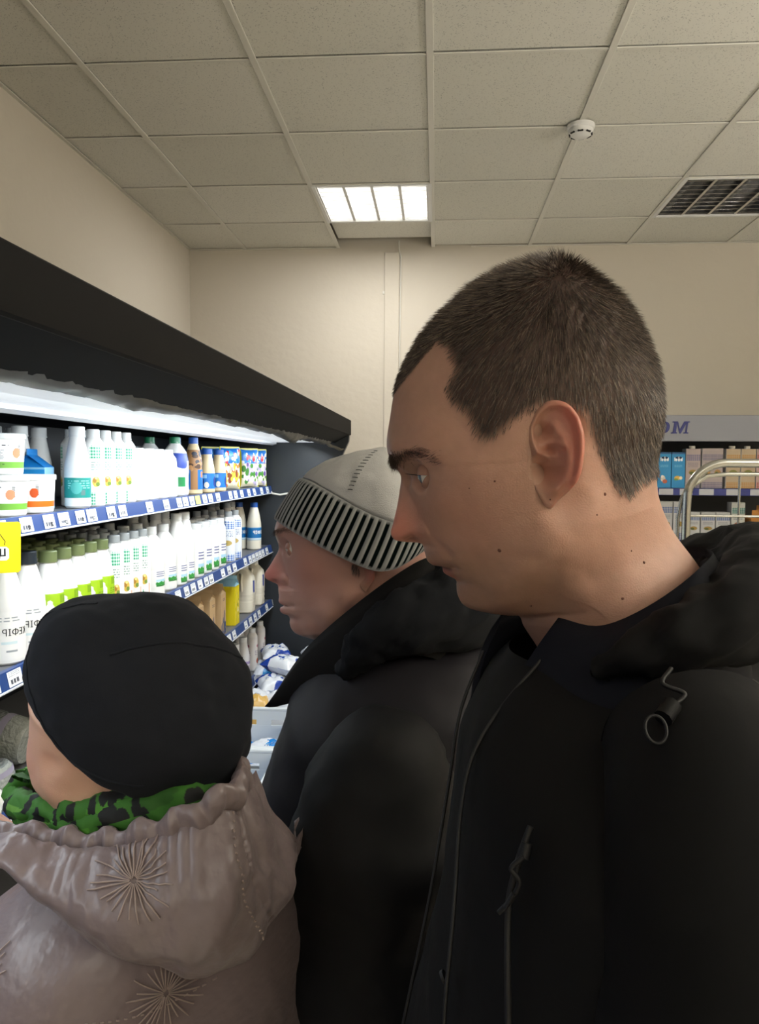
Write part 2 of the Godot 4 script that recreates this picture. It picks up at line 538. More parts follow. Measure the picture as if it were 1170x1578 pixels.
func ceiling_light(cx: float, cz: float, energy: float, warm: float, label: String):
	var t := thing("ceiling_light", label, "ceiling light", Vector3(cx, CEIL, cz))
	var f := Geo.new()
	for s in [-1, 1]:
		f.box(Vector3(s * 0.288, 0.004, 0), Vector3(0.02, 0.012, 0.596), 0.002)
		f.box(Vector3(0, 0.004, s * 0.288), Vector3(0.556, 0.012, 0.02), 0.002)
	part("frame", f, M.white, t)
	var tray := Geo.new()
	tray.box(Vector3(0, 0.085, 0), Vector3(0.59, 0.01, 0.59))
	for s in [-1, 1]:
		tray.box(Vector3(s * 0.29, 0.045, 0), Vector3(0.008, 0.08, 0.58)); tray.box(Vector3(0, 0.045, s * 0.29), Vector3(0.58, 0.08, 0.008))
	part("housing", tray, M.white if energy > 0 else M.silver, t)
	var tint: Color = Color(1, 0.99, 0.98) if warm == 0 else Color(1, 0.965, 0.91)
	var glow := mat(Color(0.85, 0.85, 0.83), 0.5)
	if energy > 0:
		glow.emission_enabled = true; glow.emission = tint; glow.emission_energy_multiplier = 9.0
	for k in 4:
		var x := -0.21 + 0.14 * k
		part("fluorescent_tube", Geo.new().tube([Vector3(x, 0.06, -0.27), Vector3(x, 0.06, 0.27)], 0.013, 10), glow, t)
	# louvre blades: a curved reflector beside each tube, cross blades between
	for k in 5:
		var x := -0.278 + 0.139 * k
		part("louvre", Geo.new().prism(PackedVector2Array([Vector2(x - 0.007, 0.004), Vector2(x + 0.007, 0.004), Vector2(x + 0.003, 0.045), Vector2(x - 0.003, 0.045)]), -0.277, 0.277), M.white if energy > 0 else M.silver, t)
	for k in 9:
		part("louvre", Geo.new().box(Vector3(0, 0.022, -0.277 + 0.0615 * (k + 0.5)), Vector3(0.556, 0.034, 0.004)), M.white if energy > 0 else M.silver, t)
	if energy > 0:
		var a := AreaLight3D.new()
		a.name = "glow"
		a.area_size = Vector2(0.55, 0.55); a.light_energy = energy; a.light_color = tint
		a.rotation_degrees.x = -90; a.position.y = -0.01; a.shadow_enabled = true
		a.area_range = 12.0
		t.add_child(a)

const SHELF_Y := [1.53, 1.172, 0.838, 0.487]
const ZN := 0.6      # near end of the case
const ZF := -4.70    # inner face of the far end panel

func make_case():
	var t := thing("refrigerated_case", "long dark open refrigerated case full of dairy products on the left", "refrigerated case", Vector3(-1.0, 0, -2.05))
	var o := Vector3(1.0, 0, 2.05)
	var P := func(called: String, g: Geo, m: Material, par: Node = t, label := ""):
		g.xf(Transform3D(Basis.IDENTITY, o))
		return part(called, g, m, par, label)
	var zc := (ZN + ZF) / 2; var zl := ZN - ZF
	P.call("back_panel", Geo.new().box(Vector3(-1.535, 1.0, zc), Vector3(0.05, 1.7, zl)), M.navy)
	# end panels with the stepped outline of the case
	var outl := PackedVector2Array([Vector2(-1.57, 0.1), Vector2(-0.5, 0.1), Vector2(-0.5, 0.44), Vector2(-0.56, 0.5), Vector2(-0.62, 1.0), Vector2(-0.62, 1.6), Vector2(-0.53, 1.80), Vector2(-0.52, 1.915), Vector2(-1.57, 1.915)])
	P.call("end_panel", Geo.new().prism(outl, ZF - 0.045, ZF), M.panel)
	P.call("end_panel", Geo.new().prism(outl, ZN, ZN + 0.045), M.panel)
	# canopy: top fascia, lower bevelled fascia, white underside with the lamp behind it
	P.call("canopy_fascia", Geo.new().prism(PackedVector2Array([Vector2(-1.58, 1.93), Vector2(-0.524, 1.93), Vector2(-0.52, 1.926), Vector2(-0.52, 1.842), Vector2(-0.526, 1.838), Vector2(-1.58, 1.838)]), ZF - 0.05, ZN + 0.05), M.fascia)
	P.call("lower_fascia", Geo.new().prism(PackedVector2Array([Vector2(-1.56, 1.838), Vector2(-0.53, 1.838), Vector2(-0.612, 1.792), Vector2(-0.63, 1.796), Vector2(-1.56, 1.80)]), ZF, ZN), M.bevel)
	var lm := mat(Color(0.9, 0.9, 0.9), 0.5)
	lm.emission_enabled = true; lm.emission = Color(0.93, 0.97, 1.0); lm.emission_energy_multiplier = 0.36
	P.call("lamp_panel", Geo.new().box(Vector3(-0.80, 1.796, zc), Vector3(0.33, 0.006, zl - 0.02)), lm, t, "glowing white underside of the canopy")
	P.call("lamp_lip", Geo.new().prism(PackedVector2Array([Vector2(-0.965, 1.80), Vector2(-0.965, 1.782), Vector2(-0.99, 1.774), Vector2(-0.995, 1.78), Vector2(-0.995, 1.80)]), ZF + 0.01, ZN), M.lip)
	# crumpled foil edge hanging along the front of the lamp panel
	var fo := PackedVector3Array()
	var n := FastNoiseLite.new(); n.seed = 4; n.frequency = 1.0
	var steps := 220
	for k in steps + 1:
		var z := ZN + (ZF + 0.15 - ZN) * k / steps
		var sag := 0.012 * (n.get_noise_2d(z * 2.3, 0) + 0.6) + 0.008 * n.get_noise_2d(z * 9.0, 3)
		if z < -3.2 and z > -3.75: sag += 0.022 * sin((z + 3.2) / -0.55 * PI)
		for q in [Vector2(-0.606, 1.797), Vector2(-0.618, 1.789 - sag * 0.5), Vector2(-0.640, 1.787 - sag), Vector2(-0.672, 1.790 - sag * 0.6), Vector2(-0.700, 1.794)]:
			fo.append(Vector3(q.x + 0.006 * n.get_noise_2d(z * 11.0, q.x * 60.0), q.y, z))
	P.call("foil_edge", Geo.new().grid(fo, 5, -1, PackedColorArray(), Vector3(-0.65, 2.3, zc)), mat(Color(0.36, 0.36, 0.35), 0.4, 0.6))
	# something torn hanging at the far end of the canopy
	P.call("torn_film", Geo.new().tube([Vector3(-0.64, 1.792, -4.5), Vector3(-0.62, 1.77, -4.56), Vector3(-0.6, 1.765, -4.62), Vector3(-0.575, 1.75, -4.66), Vector3(-0.56, 1.755, -4.69)], [0.012, 0.018, 0.014, 0.016, 0.008], 8, true, 0.5), mat(Color(0.42, 0.4, 0.36), 0.6))
	# shelves with price rails
	var r := RandomNumberGenerator.new(); r.seed = 21
	var tag_mats := []
	for k in 3:
		var pa := Paint.new(48, 48, Color(0.93, 0.94, 0.95))
		pa.lines(0.1, 0.08, 0.9, 0.4, 3, Color(0.45, 0.47, 0.5), r)
		if k > 0: pa.rect(0.15, 0.55, 0.75, 0.85, Color(0.3, 0.31, 0.35)); pa.rect(0.3, 0.55, 0.38, 0.85, Color(0.93, 0.94, 0.95)); pa.rect(0.5, 0.55, 0.58, 0.85, Color(0.93, 0.94, 0.95))
		else: pa.rect(0.2, 0.6, 0.6, 0.8, Color(0.4, 0.42, 0.46))
		tag_mats.append(print_mat(pa))
	var yellow := mat(Color(0.85, 0.83, 0.45), 0.5)
	var tagm := Geo.new().box(Vector3.ZERO, Vector3(0.0016, 0.036, 0.042), 0.0004)
	for f in tagm.v.size(): tagm.t[f] = Vector2(0.5 - tagm.v[f].z / 0.042, 0.5 - tagm.v[f].y / 0.036)
	var tagg := tagm.mesh()
	for s in 4:
		var y: float = SHELF_Y[s]
		var sh: MeshInstance3D = P.call("shelf", Geo.new().box(Vector3(-1.255, y - 0.012, zc), Vector3(0.49, 0.022, zl - 0.01), 0.002), M.shelf)
		# rail: tilted blue strip with a pale lip below, in lengths of 1.25 m
		var tilt := 0.14
		var z := ZF + 0.012
		while z < ZN:
			var l := minf(1.245, ZN - z)
			var rg := Geo.new().prism(PackedVector2Array([Vector2(-1.012, y + 0.001), Vector2(-0.999, y + 0.001), Vector2(-0.990, y - 0.040), Vector2(-0.994, y - 0.042), Vector2(-1.012, y - 0.036)]), z, z + l)
			P.call("price_rail", rg, M.rail, sh)
			P.call("rail_lip", Geo.new().box(Vector3(-0.990, y - 0.0425, z + l / 2), Vector3(0.008, 0.005, l), 0.001), M.lip, sh)
			z += 1.25
		# price tags, more crowded on the upper shelf
		var spots := [-1.62, -1.72, -1.836, -1.948, -2.029, -2.127, -2.199, -2.335, -2.423, -2.657, -2.828, -2.974, -3.049, -3.132, -3.211, -3.308, -3.395, -3.514, -3.729, -3.827, -3.951, -4.104, -4.231, -4.407, -4.562]
		if s > 0:
			spots = []
			var zz := -1.2 - 0.03 * s
			while zz > ZF + 0.12:
				zz -= r.randf_range(0.075, 0.11) if r.randf() < 0.72 else r.randf_range(0.14, 0.24)
				spots.append(zz)
		for k in spots.size():
			var zt: float = spots[k]
			var pt := part("price_tag", tagg, yellow if (s == 0 and k == 14) else tag_mats[r.randi() % 3], sh)
			pt.position = o + Vector3(-0.9930, y - 0.0195, zt)
			pt.rotation.z = 0.215
			pt.scale.z = r.randf_range(1.3, 1.5)
			if s == 0 and k >= 2 and k < 8:
				var num := letters(["12", "22", "22", "12", "12", "22"][k - 2], 0.011, 0.0004, sans(true))
				num.xf(Transform3D(Basis(Vector3(0, 0, 1), 0.215) * Basis(Vector3.UP, PI / 2), pt.position + Basis(Vector3(0, 0, 1), 0.215) * Vector3(0.0012, -0.008, -0.008)))
				part("price_numerals", num, M.black, sh)
	# hook rod on the end panel
	P.call("rod", Geo.new().tube([Vector3(-1.0, 1.50, -4.66), Vector3(-0.985, 1.485, -4.665), Vector3(-0.94, 1.478, -4.67), Vector3(-0.86, 1.492, -4.685), Vector3(-0.83, 1.50, -4.70)], 0.006, 8), M.bar)
	# base: deck, front, kick plate
	P.call("base_deck", Geo.new().box(Vector3(-1.03, 0.20, zc), Vector3(1.06, 0.03, zl - 0.01)), M.panel)
	P.call("base_front", Geo.new().prism(PackedVector2Array([Vector2(-0.56, 0.1), Vector2(-0.5, 0.1), Vector2(-0.5, 0.4), Vector2(-0.505, 0.42), Vector2(-0.55, 0.42), Vector2(-0.56, 0.4)]), ZF, ZN), M.panel)
	P.call("kick_plate", Geo.new().box(Vector3(-1.05, 0.05, zc), Vector3(0.94, 0.1, zl)), M.black)
	var a := AreaLight3D.new()
	a.name = "canopy_glow"
	a.area_size = Vector2(0.26, zl - 0.3); a.light_energy = 4.2; a.light_color = Color(0.93, 0.97, 1.0)
	a.position = o + Vector3(-0.79, 1.782, zc); a.shadow_enabled = true; a.area_range = 9.0
	a.rotation_degrees = Vector3(-90, 0, 0)
	a.basis = Basis(Vector3(0, 0, 1), -0.35) * Basis(Vector3(1, 0, 0), -PI / 2)
	t.add_child(a)

# ---------------------------------------------------------------- goods on the shelves
func radius_at(pr: Array, y: float) -> float:
	for k in range(1, pr.size()):
		if pr[k].y >= y and pr[k].y > pr[k - 1].y:
			return lerpf(pr[k - 1].x, pr[k].x, clampf((y - pr[k - 1].y) / (pr[k].y - pr[k - 1].y), 0, 1))
	return pr[-1].x

# a turned bottle: body, cap, printed bands (each [low, high, material])
func bottle(called: String, label: String, category: String, pr: Array, body: Material, capm: Material, cap_r: float, cap_h: float, bands: Array, seg := 22, sq := 0.0) -> Node3D:
	var t := thing(called, label, category)
	part("body", Geo.new().lathe(pr, seg, Vector3.ZERO, sq), body, t)
	var top: float = pr[-1].y
	if cap_h > 0.0:
		var c := Geo.new().lathe([Vector2(0, top - 0.004), Vector2(cap_r * 0.98, top - 0.004), Vector2(cap_r, top), Vector2(cap_r, top + cap_h - 0.002), Vector2(cap_r - 0.0015, top + cap_h), Vector2(0, top + cap_h)], 20)
		c.add(Geo.new().lathe([Vector2(cap_r * 1.05, top - 0.006), Vector2(cap_r * 1.05, top - 0.002)], 20))
		part("cap", c, capm, t)
	for b in bands:
		var q := []
		for k in 13:
			var y := lerpf(b[0], b[1], k / 12.0)
			q.append(Vector2(radius_at(pr, y) + 0.0005, y))
		var bg := Geo.new().lathe(q, seg, Vector3.ZERO, sq)
		for k in bg.v.size(): bg.t[k].y = 1.0 - (bg.v[k].y - b[0]) / (b[1] - b[0])
		part("label_band", bg, b[2], t)
	return t

# gable-topped carton, w wide (z), d deep (x), straight to y = h, ridge at y = h2 along x
func gable(called: String, label: String, w: float, d: float, h: float, h2: float, front: Material, side: Material, topm: Material, cap = null) -> Node3D:
	var t := thing(called, label, "carton")
	var g := Geo.new()
	var o := Vector3(0, h / 2, 0)
	for s in [-1, 1]:
		g.face([Vector3(-d / 2, 0, s * w / 2), Vector3(d / 2, 0, s * w / 2), Vector3(d / 2, h, s * w / 2), Vector3(-d / 2, h, s * w / 2)], o)
	g.face([Vector3(-d / 2, 0, -w / 2), Vector3(d / 2, 0, -w / 2), Vector3(d / 2, 0, w / 2), Vector3(-d / 2, 0, w / 2)], o)
	part("side_panel", g, side, t)
	var f := Geo.new()
	for s in [-1, 1]:
		f.face([Vector3(s * d / 2, h, -w / 2), Vector3(s * d / 2, h, w / 2), Vector3(s * d / 2, 0, w / 2), Vector3(s * d / 2, 0, -w / 2)], o)
	part("front_panel", f, front, t)
	var r := Geo.new()
	for s in [-1, 1]:
		r.face([Vector3(-d / 2, h, s * w / 2), Vector3(d / 2, h, s * w / 2), Vector3(d / 2 * 0.98, h2, s * 0.002), Vector3(-d / 2 * 0.98, h2, s * 0.002)], o)
		r.face([Vector3(s * d / 2, h, -w / 2), Vector3(s * d * 0.3, h2 - 0.003, 0), Vector3(s * d / 2, h, w / 2)], o)
		r.face([Vector3(s * d / 2, h, s * w / 2), Vector3(s * d * 0.3, h2 - 0.003, 0), Vector3(s * d / 2 * 0.98, h2, 0)], o)
	r.box(Vector3(0, h2 + 0.008, 0), Vector3(d * 0.98, 0.018, 0.004), 0.001)
	part("gable_top", r, topm, t)
	if cap: part("cap", Geo.new().lathe([Vector2(0.014, 0), Vector2(0.014, 0.014), Vector2(0.012, 0.016), Vector2(0, 0.016)], 14), cap, t).transform = Transform3D(Basis(Vector3(1, 0, 0), 0.75), Vector3(0, (h + h2) / 2, w / 4))
	return t

# straight brick carton with a printed front
func brick_carton(called: String, label: String, w: float, h: float, d: float, front: Material, side: Material, cap = null) -> Node3D:
	var t := thing(called, label, "carton")
	part("body", Geo.new().box(Vector3(0, h / 2, 0), Vector3(w, h, d), 0.002), side, t)
	var f := Geo.new()
	f.face([Vector3(-w / 2 + 0.001, h - 0.001, d / 2 + 0.0006), Vector3(w / 2 - 0.001, h - 0.001, d / 2 + 0.0006), Vector3(w / 2 - 0.001, 0.001, d / 2 + 0.0006), Vector3(-w / 2 + 0.001, 0.001, d / 2 + 0.0006)], Vector3(0, h / 2, 0))
	part("printed_front", f, front, t)
	if cap:
		part("cap", Geo.new().lathe([Vector2(0.017, 0), Vector2(0.017, 0.016), Vector2(0.015, 0.018), Vector2(0, 0.018)], 16), cap, t).position = Vector3(0, h - 0.001, d * 0.15)
	return t

# a filled pouch: pillow lying in x-z or standing in y; w wide, l long, th thick
func pillow(w: float, l: float, th: float, seed_: int, crease := 0.12) -> Geo:
	var n := FastNoiseLite.new(); n.seed = seed_; n.frequency = 1.0
	var g := Geo.new()
	var nu := 17; var nv := 17
	for s in [1.0, -1.0]:
		var p := PackedVector3Array()
		for j in nv:
			for i in nu:
				var a := i / (nu - 1.0) * 2 - 1; var b := j / (nv - 1.0) * 2 - 1
				var up := pow(maxf(0.0, 1.0 - pow(absf(a), 3.0)), 0.6) * pow(maxf(0.0, 1.0 - pow(absf(b), 4.0)), 0.5)
				var k := 1.0 + crease * n.get_noise_2d(a * 2.2 + 7 * s, b * 2.2)
				p.append(Vector3(a * w / 2 * (1.0 - 0.06 * (1.0 - absf(b))), s * th / 2 * up * k + 0.012 * crease * n.get_noise_2d(a * 6, b * 6), b * l / 2 * (1.0 - 0.05 * (1.0 - a * a))))
		g.grid(p, nu, 1, PackedColorArray(), Vector3(0, -s, 0))
	return g

var shelf_base := Vector3.ZERO
func ordinal(k: int) -> String: return ORD[mini(k, 11)]

# a run of alike goods: rows[0] is the front row; each z gets one item per row
func run(proto: Node3D, sh: int, x: float, zs: Array, rows: int, dx: float, what: String, group: String):
	var first := true
	for r in rows:
		for k in zs.size():
			var label: String
			var row_name: String = ["front row", "second row", "third row", "back row"][mini(r, 3)]
			if zs.size() == 1: label = "%s, %s" % [what, row_name] if rows > 1 else what
			else: label = "%s, %s from left, %s" % [what, ordinal(k), row_name]
			var at := Vector3(x - dx * r, SHELF_Y[sh] + 0.0005, zs[k] - 0.012 * (r % 2))
			if label.split(" ").size() <= 14: label += ", %s shelf" % ["top", "second", "third", "lowest"][sh]
			if first:
				proto.position = at; first = false
				tag(proto, label, proto.get_meta("category"), group if zs.size() * rows > 1 else "")
			else:
				copy(proto, at, label, group)

func make_goods():
	var r := RandomNumberGenerator.new(); r.seed = 77
	var milk := mat(Color(0.92, 0.92, 0.91), 0.32)
	var capw := mat(Color(0.86, 0.87, 0.87), 0.4)
	var cap_dark := mat(Color(0.12, 0.16, 0.2), 0.4)
	var cap_olive := mat(Color(0.42, 0.47, 0.3), 0.45)
	var cap_grey := mat(Color(0.6, 0.62, 0.63), 0.45)
	var cap_blue := mat(Color(0.14, 0.35, 0.68), 0.4)
	var cap_green := mat(Color(0.1, 0.45, 0.3), 0.4)
	var cream := mat(Color(0.86, 0.78, 0.62), 0.3)
	var W := Color(0.94, 0.94, 0.93)
	var K := Color(0.16, 0.17, 0.18)
	# ---- profiles
	var p_kefir := [Vector2(0, 0), Vector2(0.033, 0), Vector2(0.0375, 0.005), Vector2(0.0375, 0.115), Vector2(0.0365, 0.135), Vector2(0.031, 0.17), Vector2(0.024, 0.2), Vector2(0.0205, 0.212), Vector2(0.019, 0.214), Vector2(0.019, 0.222)]
	var p_slim := [Vector2(0, 0), Vector2(0.029, 0), Vector2(0.0325, 0.004), Vector2(0.0325, 0.18), Vector2(0.031, 0.19), Vector2(0.021, 0.205), Vector2(0.0175, 0.209), Vector2(0.0165, 0.214)]
	var p_round := [Vector2(0, 0), Vector2(0.031, 0), Vector2(0.0365, 0.006), Vector2(0.0365, 0.10), Vector2(0.035, 0.13), Vector2(0.0285, 0.165), Vector2(0.0225, 0.195), Vector2(0.021, 0.205), Vector2(0.02, 0.212)]
	var p_big := [Vector2(0, 0), Vector2(0.044, 0), Vector2(0.05, 0.007), Vector2(0.051, 0.03), Vector2(0.049, 0.034), Vector2(0.049, 0.10), Vector2(0.051, 0.105), Vector2(0.050, 0.15), Vector2(0.043, 0.19), Vector2(0.028, 0.215), Vector2(0.02, 0.226), Vector2(0.019, 0.234)]
	var p_square := [Vector2(0, 0), Vector2(0.039, 0), Vector2(0.043, 0.005), Vector2(0.043, 0.13), Vector2(0.041, 0.15), Vector2(0.033, 0.163), Vector2(0.0315, 0.166), Vector2(0.0315, 0.17)]
	var p_tub := [Vector2(0, 0.001), Vector2(0.043, 0), Vector2(0.0455, 0.003), Vector2(0.0505, 0.088), Vector2(0.0525, 0.0885), Vector2(0.0525, 0.092)]
	# ---- prints
	var t_lime := Paint.new(128, 128, W)
	t_lime.rect(0.27, 0.02, 0.60, 0.66, Color(0.62, 0.78, 0.12)).disc(0.335, 0.36, 0.055, 0.16, W).disc(0.335, 0.2, 0.03, 0.06, W).rect(0.46, 0.05, 0.56, 0.22, Color(0.5, 0.66, 0.1)).rect(0.27, 0.50, 0.40, 0.68, W)
	t_lime.lines(0.44, 0.3, 0.57, 0.56, 5, Color(0.45, 0.6, 0.1), r)
	var lime := print_mat(t_lime)
	var t_plain := Paint.new(128, 128, W)
	t_plain.lines(0.12, 0.55, 0.17, 0.85, 6, Color(0.55, 0.57, 0.58), r).disc(0.12, 0.22, 0.05, 0.12, Color(0.6, 0.78, 0.2)).lines(0.28, 0.12, 0.46, 0.24, 2, Color(0.6, 0.63, 0.65), r).rect(0.34, 0.8, 0.44, 0.84, Color(0.6, 0.63, 0.65)).rect(0.11, 0.88, 0.15, 0.97, Color(0.4, 0.42, 0.42)).rect(0.3, 0.62, 0.44, 0.68, Color(0.8, 0.88, 0.9))
	var plain := print_mat(t_plain)
	var t_chk := Paint.new(192, 192, W)
	var gr := Color(0.13, 0.58, 0.4)
	for k in 4:
		t_chk.check(0.02 + 0.25 * k, 0.03, 0.17 + 0.25 * k, 0.24, 4, 4, gr, Color(0.6, 0.83, 0.74))
		t_chk.check(0.02 + 0.25 * k, 0.80, 0.09 + 0.25 * k, 1.0, 2, 4, gr, Color(0.6, 0.83, 0.74))
		t_chk.disc(0.10 + 0.25 * k, 0.62, 0.055, 0.085, Color(0.85, 0.72, 0.32)).disc(0.08 + 0.25 * k, 0.6, 0.025, 0.04, Color(0.68, 0.5, 0.2)).disc(0.125 + 0.25 * k, 0.66, 0.03, 0.035, Color(0.45, 0.55, 0.22)).disc(0.1 + 0.25 * k, 0.56, 0.02, 0.02, Color(0.95, 0.9, 0.6))
		t_chk.lines(0.04 + 0.25 * k, 0.30, 0.17 + 0.25 * k, 0.46, 4, Color(0.5, 0.62, 0.58), r)
		t_chk.rect(0.19 + 0.25 * k, 0.7, 0.22 + 0.25 * k, 0.98, Color(0.9, 0.75, 0.66))
	var chk := print_mat(t_chk)
	var t_bchk := Paint.new(128, 192, Color(0.9, 0.92, 0.95))
	for k in 2:
		t_bchk.check(0.03 + 0.5 * k, 0.0, 0.46 + 0.5 * k, 0.2, 6, 4, Color(0.2, 0.35, 0.68), Color(0.62, 0.72, 0.88)).check(0.03 + 0.5 * k, 0.84, 0.46 + 0.5 * k, 1.0, 6, 3, Color(0.2, 0.4, 0.75), Color(0.62, 0.72, 0.88))
		t_bchk.disc(0.25 + 0.5 * k, 0.55, 0.12, 0.07, Color(0.78, 0.68, 0.4)).disc(0.2 + 0.5 * k, 0.56, 0.06, 0.04, Color(0.5, 0.52, 0.25)).lines(0.08 + 0.5 * k, 0.26, 0.42 + 0.5 * k, 0.42, 4, Color(0.45, 0.5, 0.65), r)
	var bchk := print_mat(t_bchk)
	var t_teal := Paint.new(128, 64, Color(0.1, 0.55, 0.52))
	t_teal.lines(0.2, 0.15, 0.5, 0.6, 4, Color(0.6, 0.85, 0.82), r).rect(0.36, 0.62, 0.42, 0.9, Color(0.35, 0.5, 0.5)).disc(0.3, 0.5, 0.07, 0.3, Color(0.3, 0.68, 0.66))
	var teal := print_mat(t_teal)
	var t_str := Paint.new(192, 128, W)
	for k in 3:
		for q in [0.12, 0.24, 0.36]: t_str.rect(0.05 + 0.33 * k, q, 0.27 + 0.33 * k, q + 0.045, Color(0.22, 0.26, 0.52))
		t_str.disc(0.20 + 0.33 * k, 0.26, 0.025, 0.16, W).disc(0.20 + 0.33 * k, 0.26, 0.012, 0.08, Color(0.5, 0.55, 0.7))
		t_str.rect(0.04 + 0.33 * k, 0.58, 0.30 + 0.33 * k, 0.72, Color(0.68, 0.84, 0.93))
		for q in 12: t_str.disc(0.05 + 0.33 * k + q * 0.021, 0.82 + 0.04 * sin(q * 1.7), 0.02, 0.10, Color(0.2, 0.55 + 0.04 * (q % 3), 0.25))
		t_str.rect(0.04 + 0.33 * k, 0.9, 0.30 + 0.33 * k, 1.0, Color(0.22, 0.5, 0.24))
	var stripe := print_mat(t_str)
	var t_blue := Paint.new(128, 64, Color(0.05, 0.42, 0.68))
	t_blue.rect(0, 0.84, 1, 1, Color(0.75, 0.85, 0.9)).rect(0, 0, 1, 0.05, Color(0.5, 0.7, 0.85))
	var blue := print_mat(t_blue)
	var t_bw := Paint.new(128, 128, W)
	t_bw.rect(0.0, 0.02, 1, 0.26, Color(0.16, 0.27, 0.62)).disc(0.4, 0.3, 0.1, 0.12, Color(0.16, 0.27, 0.62)).rect(0.34, 0.62, 0.45, 0.84, Color(0.1, 0.5, 0.28)).lines(0.2, 0.5, 0.32, 0.9, 6, Color(0.6, 0.7, 0.8), r)
	var bw := print_mat(t_bw)
	var t_sauce := Paint.new(128, 64, Color(0.12, 0.45, 0.78))
	for k in 3: t_sauce.disc(0.16 + 0.33 * k, 0.55, 0.06, 0.35, Color(0.1, 0.2, 0.5)).disc(0.28 + 0.33 * k, 0.75, 0.05, 0.2, Color(0.9, 0.88, 0.82)).rect(0.2 + 0.33 * k, 0.1, 0.3 + 0.33 * k, 0.35, Color(0.55, 0.75, 0.92))
	var sauce := print_mat(t_sauce)
	# ---- top shelf
	var tub_print := func(band: Color, spot: Color) -> StandardMaterial3D:
		var p := Paint.new(192, 96, W)
		p.rect(0, 0.68, 1, 0.88, band).lines(0.16, 0.16, 0.30, 0.24, 1, K, r).lines(0.18, 0.32, 0.27, 0.62, 7, Color(0.6, 0.6, 0.6), r).rect(0.38, 0.14, 0.41, 0.5, Color(0.5, 0.5, 0.5))
		for k in 6: p.rect(0.38, 0.16 + 0.05 * k, 0.41, 0.18 + 0.05 * k, W)
		p.disc(0.36, 0.4, 0.035, 0.16, spot).lines(0.2, 0.74, 0.28, 0.82, 1, band.darkened(0.4), r)
		return print_mat(p)
	var lidm := mat(Color(0.86, 0.87, 0.86), 0.35)
	var tub := func(called: String, label: String, band: Color, spot: Color) -> Node3D:
		var t := bottle(called, label, "tub", p_tub, milk, null, 0, 0, [[0.006, 0.084, tub_print.call(band, spot)]], 26)
		part("lid", Geo.new().lathe([Vector2(0.0535, 0.086), Vector2(0.054, 0.09), Vector2(0.054, 0.098), Vector2(0.0515, 0.1), Vector2(0.049, 0.1), Vector2(0.048, 0.097), Vector2(0, 0.097)], 26), lidm, t)
		return t
	var green_tub: Node3D = tub.call("yoghurt_tub", "white yoghurt tub with green band, lower of two stacked at the left edge", Color(0.45, 0.68, 0.25), Color(0.9, 0.55, 0.4))
	green_tub.position = Vector3(-1.058, 1.5305, -1.862); tag(green_tub, green_tub.get_meta("label"), "tub", "green banded tubs")
	copy(green_tub, Vector3(-1.062, 1.6315, -1.857), "white yoghurt tub with green band, upper of two stacked at the left edge", "green banded tubs", 0.5)
	var orange_tub: Node3D = tub.call("yoghurt_tub", "white tub with an orange band and round orange picture in front of the blue carton", Color(0.9, 0.42, 0.08), Color(0.78, 0.3, 0.06))
	orange_tub.position = Vector3(-1.058, 1.5305, -2.0); orange_tub.rotation.y = -0.25
	var b1 := Paint.new(96, 160, Color(0.12, 0.55, 0.82))
	b1.rect(0.3, 0.3, 0.95, 0.42, Color(0.85, 0.9, 0.94)).splotch(0.4, 0.55, 0.9, 0.85, 14, [Color(0.85, 0.4, 0.4), Color(0.8, 0.85, 0.9), Color(0.1, 0.45, 0.75)], r, 0.09).rect(0, 0.0, 1, 0.05, Color(0.5, 0.75, 0.9))
	var bluec := gable("blue_carton", "bright blue gable-topped carton behind the orange tub on the top shelf", 0.092, 0.092, 0.118, 0.152, print_mat(b1), mat(Color(0.55, 0.75, 0.88), 0.4), mat(Color(0.1, 0.48, 0.78), 0.35))
	bluec.position = Vector3(-1.135, 1.5305, -2.135); bluec.rotation.y = 0.2 - PI / 2
	var wb := bottle("milk_bottle", "", "bottle", p_round, milk, capw, 0.0225, 0.024, [])
	run(wb, 0, -1.20, [-2.19, -2.30], 2, 0.085, "plain white bottle behind the blue carton", "plain white bottles on the top shelf")
	run(bottle("milk_bottle", "", "bottle", p_round, milk, capw, 0.0225, 0.024, [[0.03, 0.088, teal]]), 0, -1.045, [-2.222], 1, 0.08, "tall white bottle with a teal label beside the blue carton", "")
	run(bottle("yoghurt_bottle", "", "bottle", p_slim, milk, capw, 0.019, 0.018, [[0.006, 0.188, chk]]), 0, -1.036, [-2.31, -2.392, -2.474, -2.556], 2, 0.072, "slim white bottle with green check print", "green check bottles on the top shelf")
	run(bottle("wide_bottle", "", "bottle", p_square, milk, capw, 0.034, 0.014, [], 28, 3.0), 0, -1.05, [-2.665, -2.765, -2.865, -2.965], 2, 0.1, "squat plain white wide-necked bottle", "squat white bottles on the top shelf")
	var gt := bottle("stacked_tub", "", "tub", p_tub, mat(Color(0.72, 0.74, 0.76), 0.35), null, 0, 0, [], 24)
	part("lid", Geo.new().lathe([Vector2(0.0535, 0.086), Vector2(0.054, 0.09), Vector2(0.054, 0.098), Vector2(0.0515, 0.1), Vector2(0, 0.1)], 24), lidm, gt)
	gt.position = Vector3(-1.245, 1.5305, -3.0)
	tag(gt, "greyish plastic tub, lower left of those stacked behind the squat white bottles", "tub", "grey tubs")
	copy(gt, Vector3(-1.245, 1.6315, -3.0), "greyish plastic tub, upper left of those stacked behind the squat white bottles", "grey tubs")
	copy(gt, Vector3(-1.245, 1.5305, -3.17), "greyish plastic tub, lower right of those stacked behind the squat white bottles", "grey tubs")
	copy(gt, Vector3(-1.245, 1.6315, -3.17), "greyish plastic tub, upper right of those stacked behind the squat white bottles", "grey tubs")
	var p_jug := p_big.map(func(q): return Vector2(q.x * 0.98, q.y * 0.93))
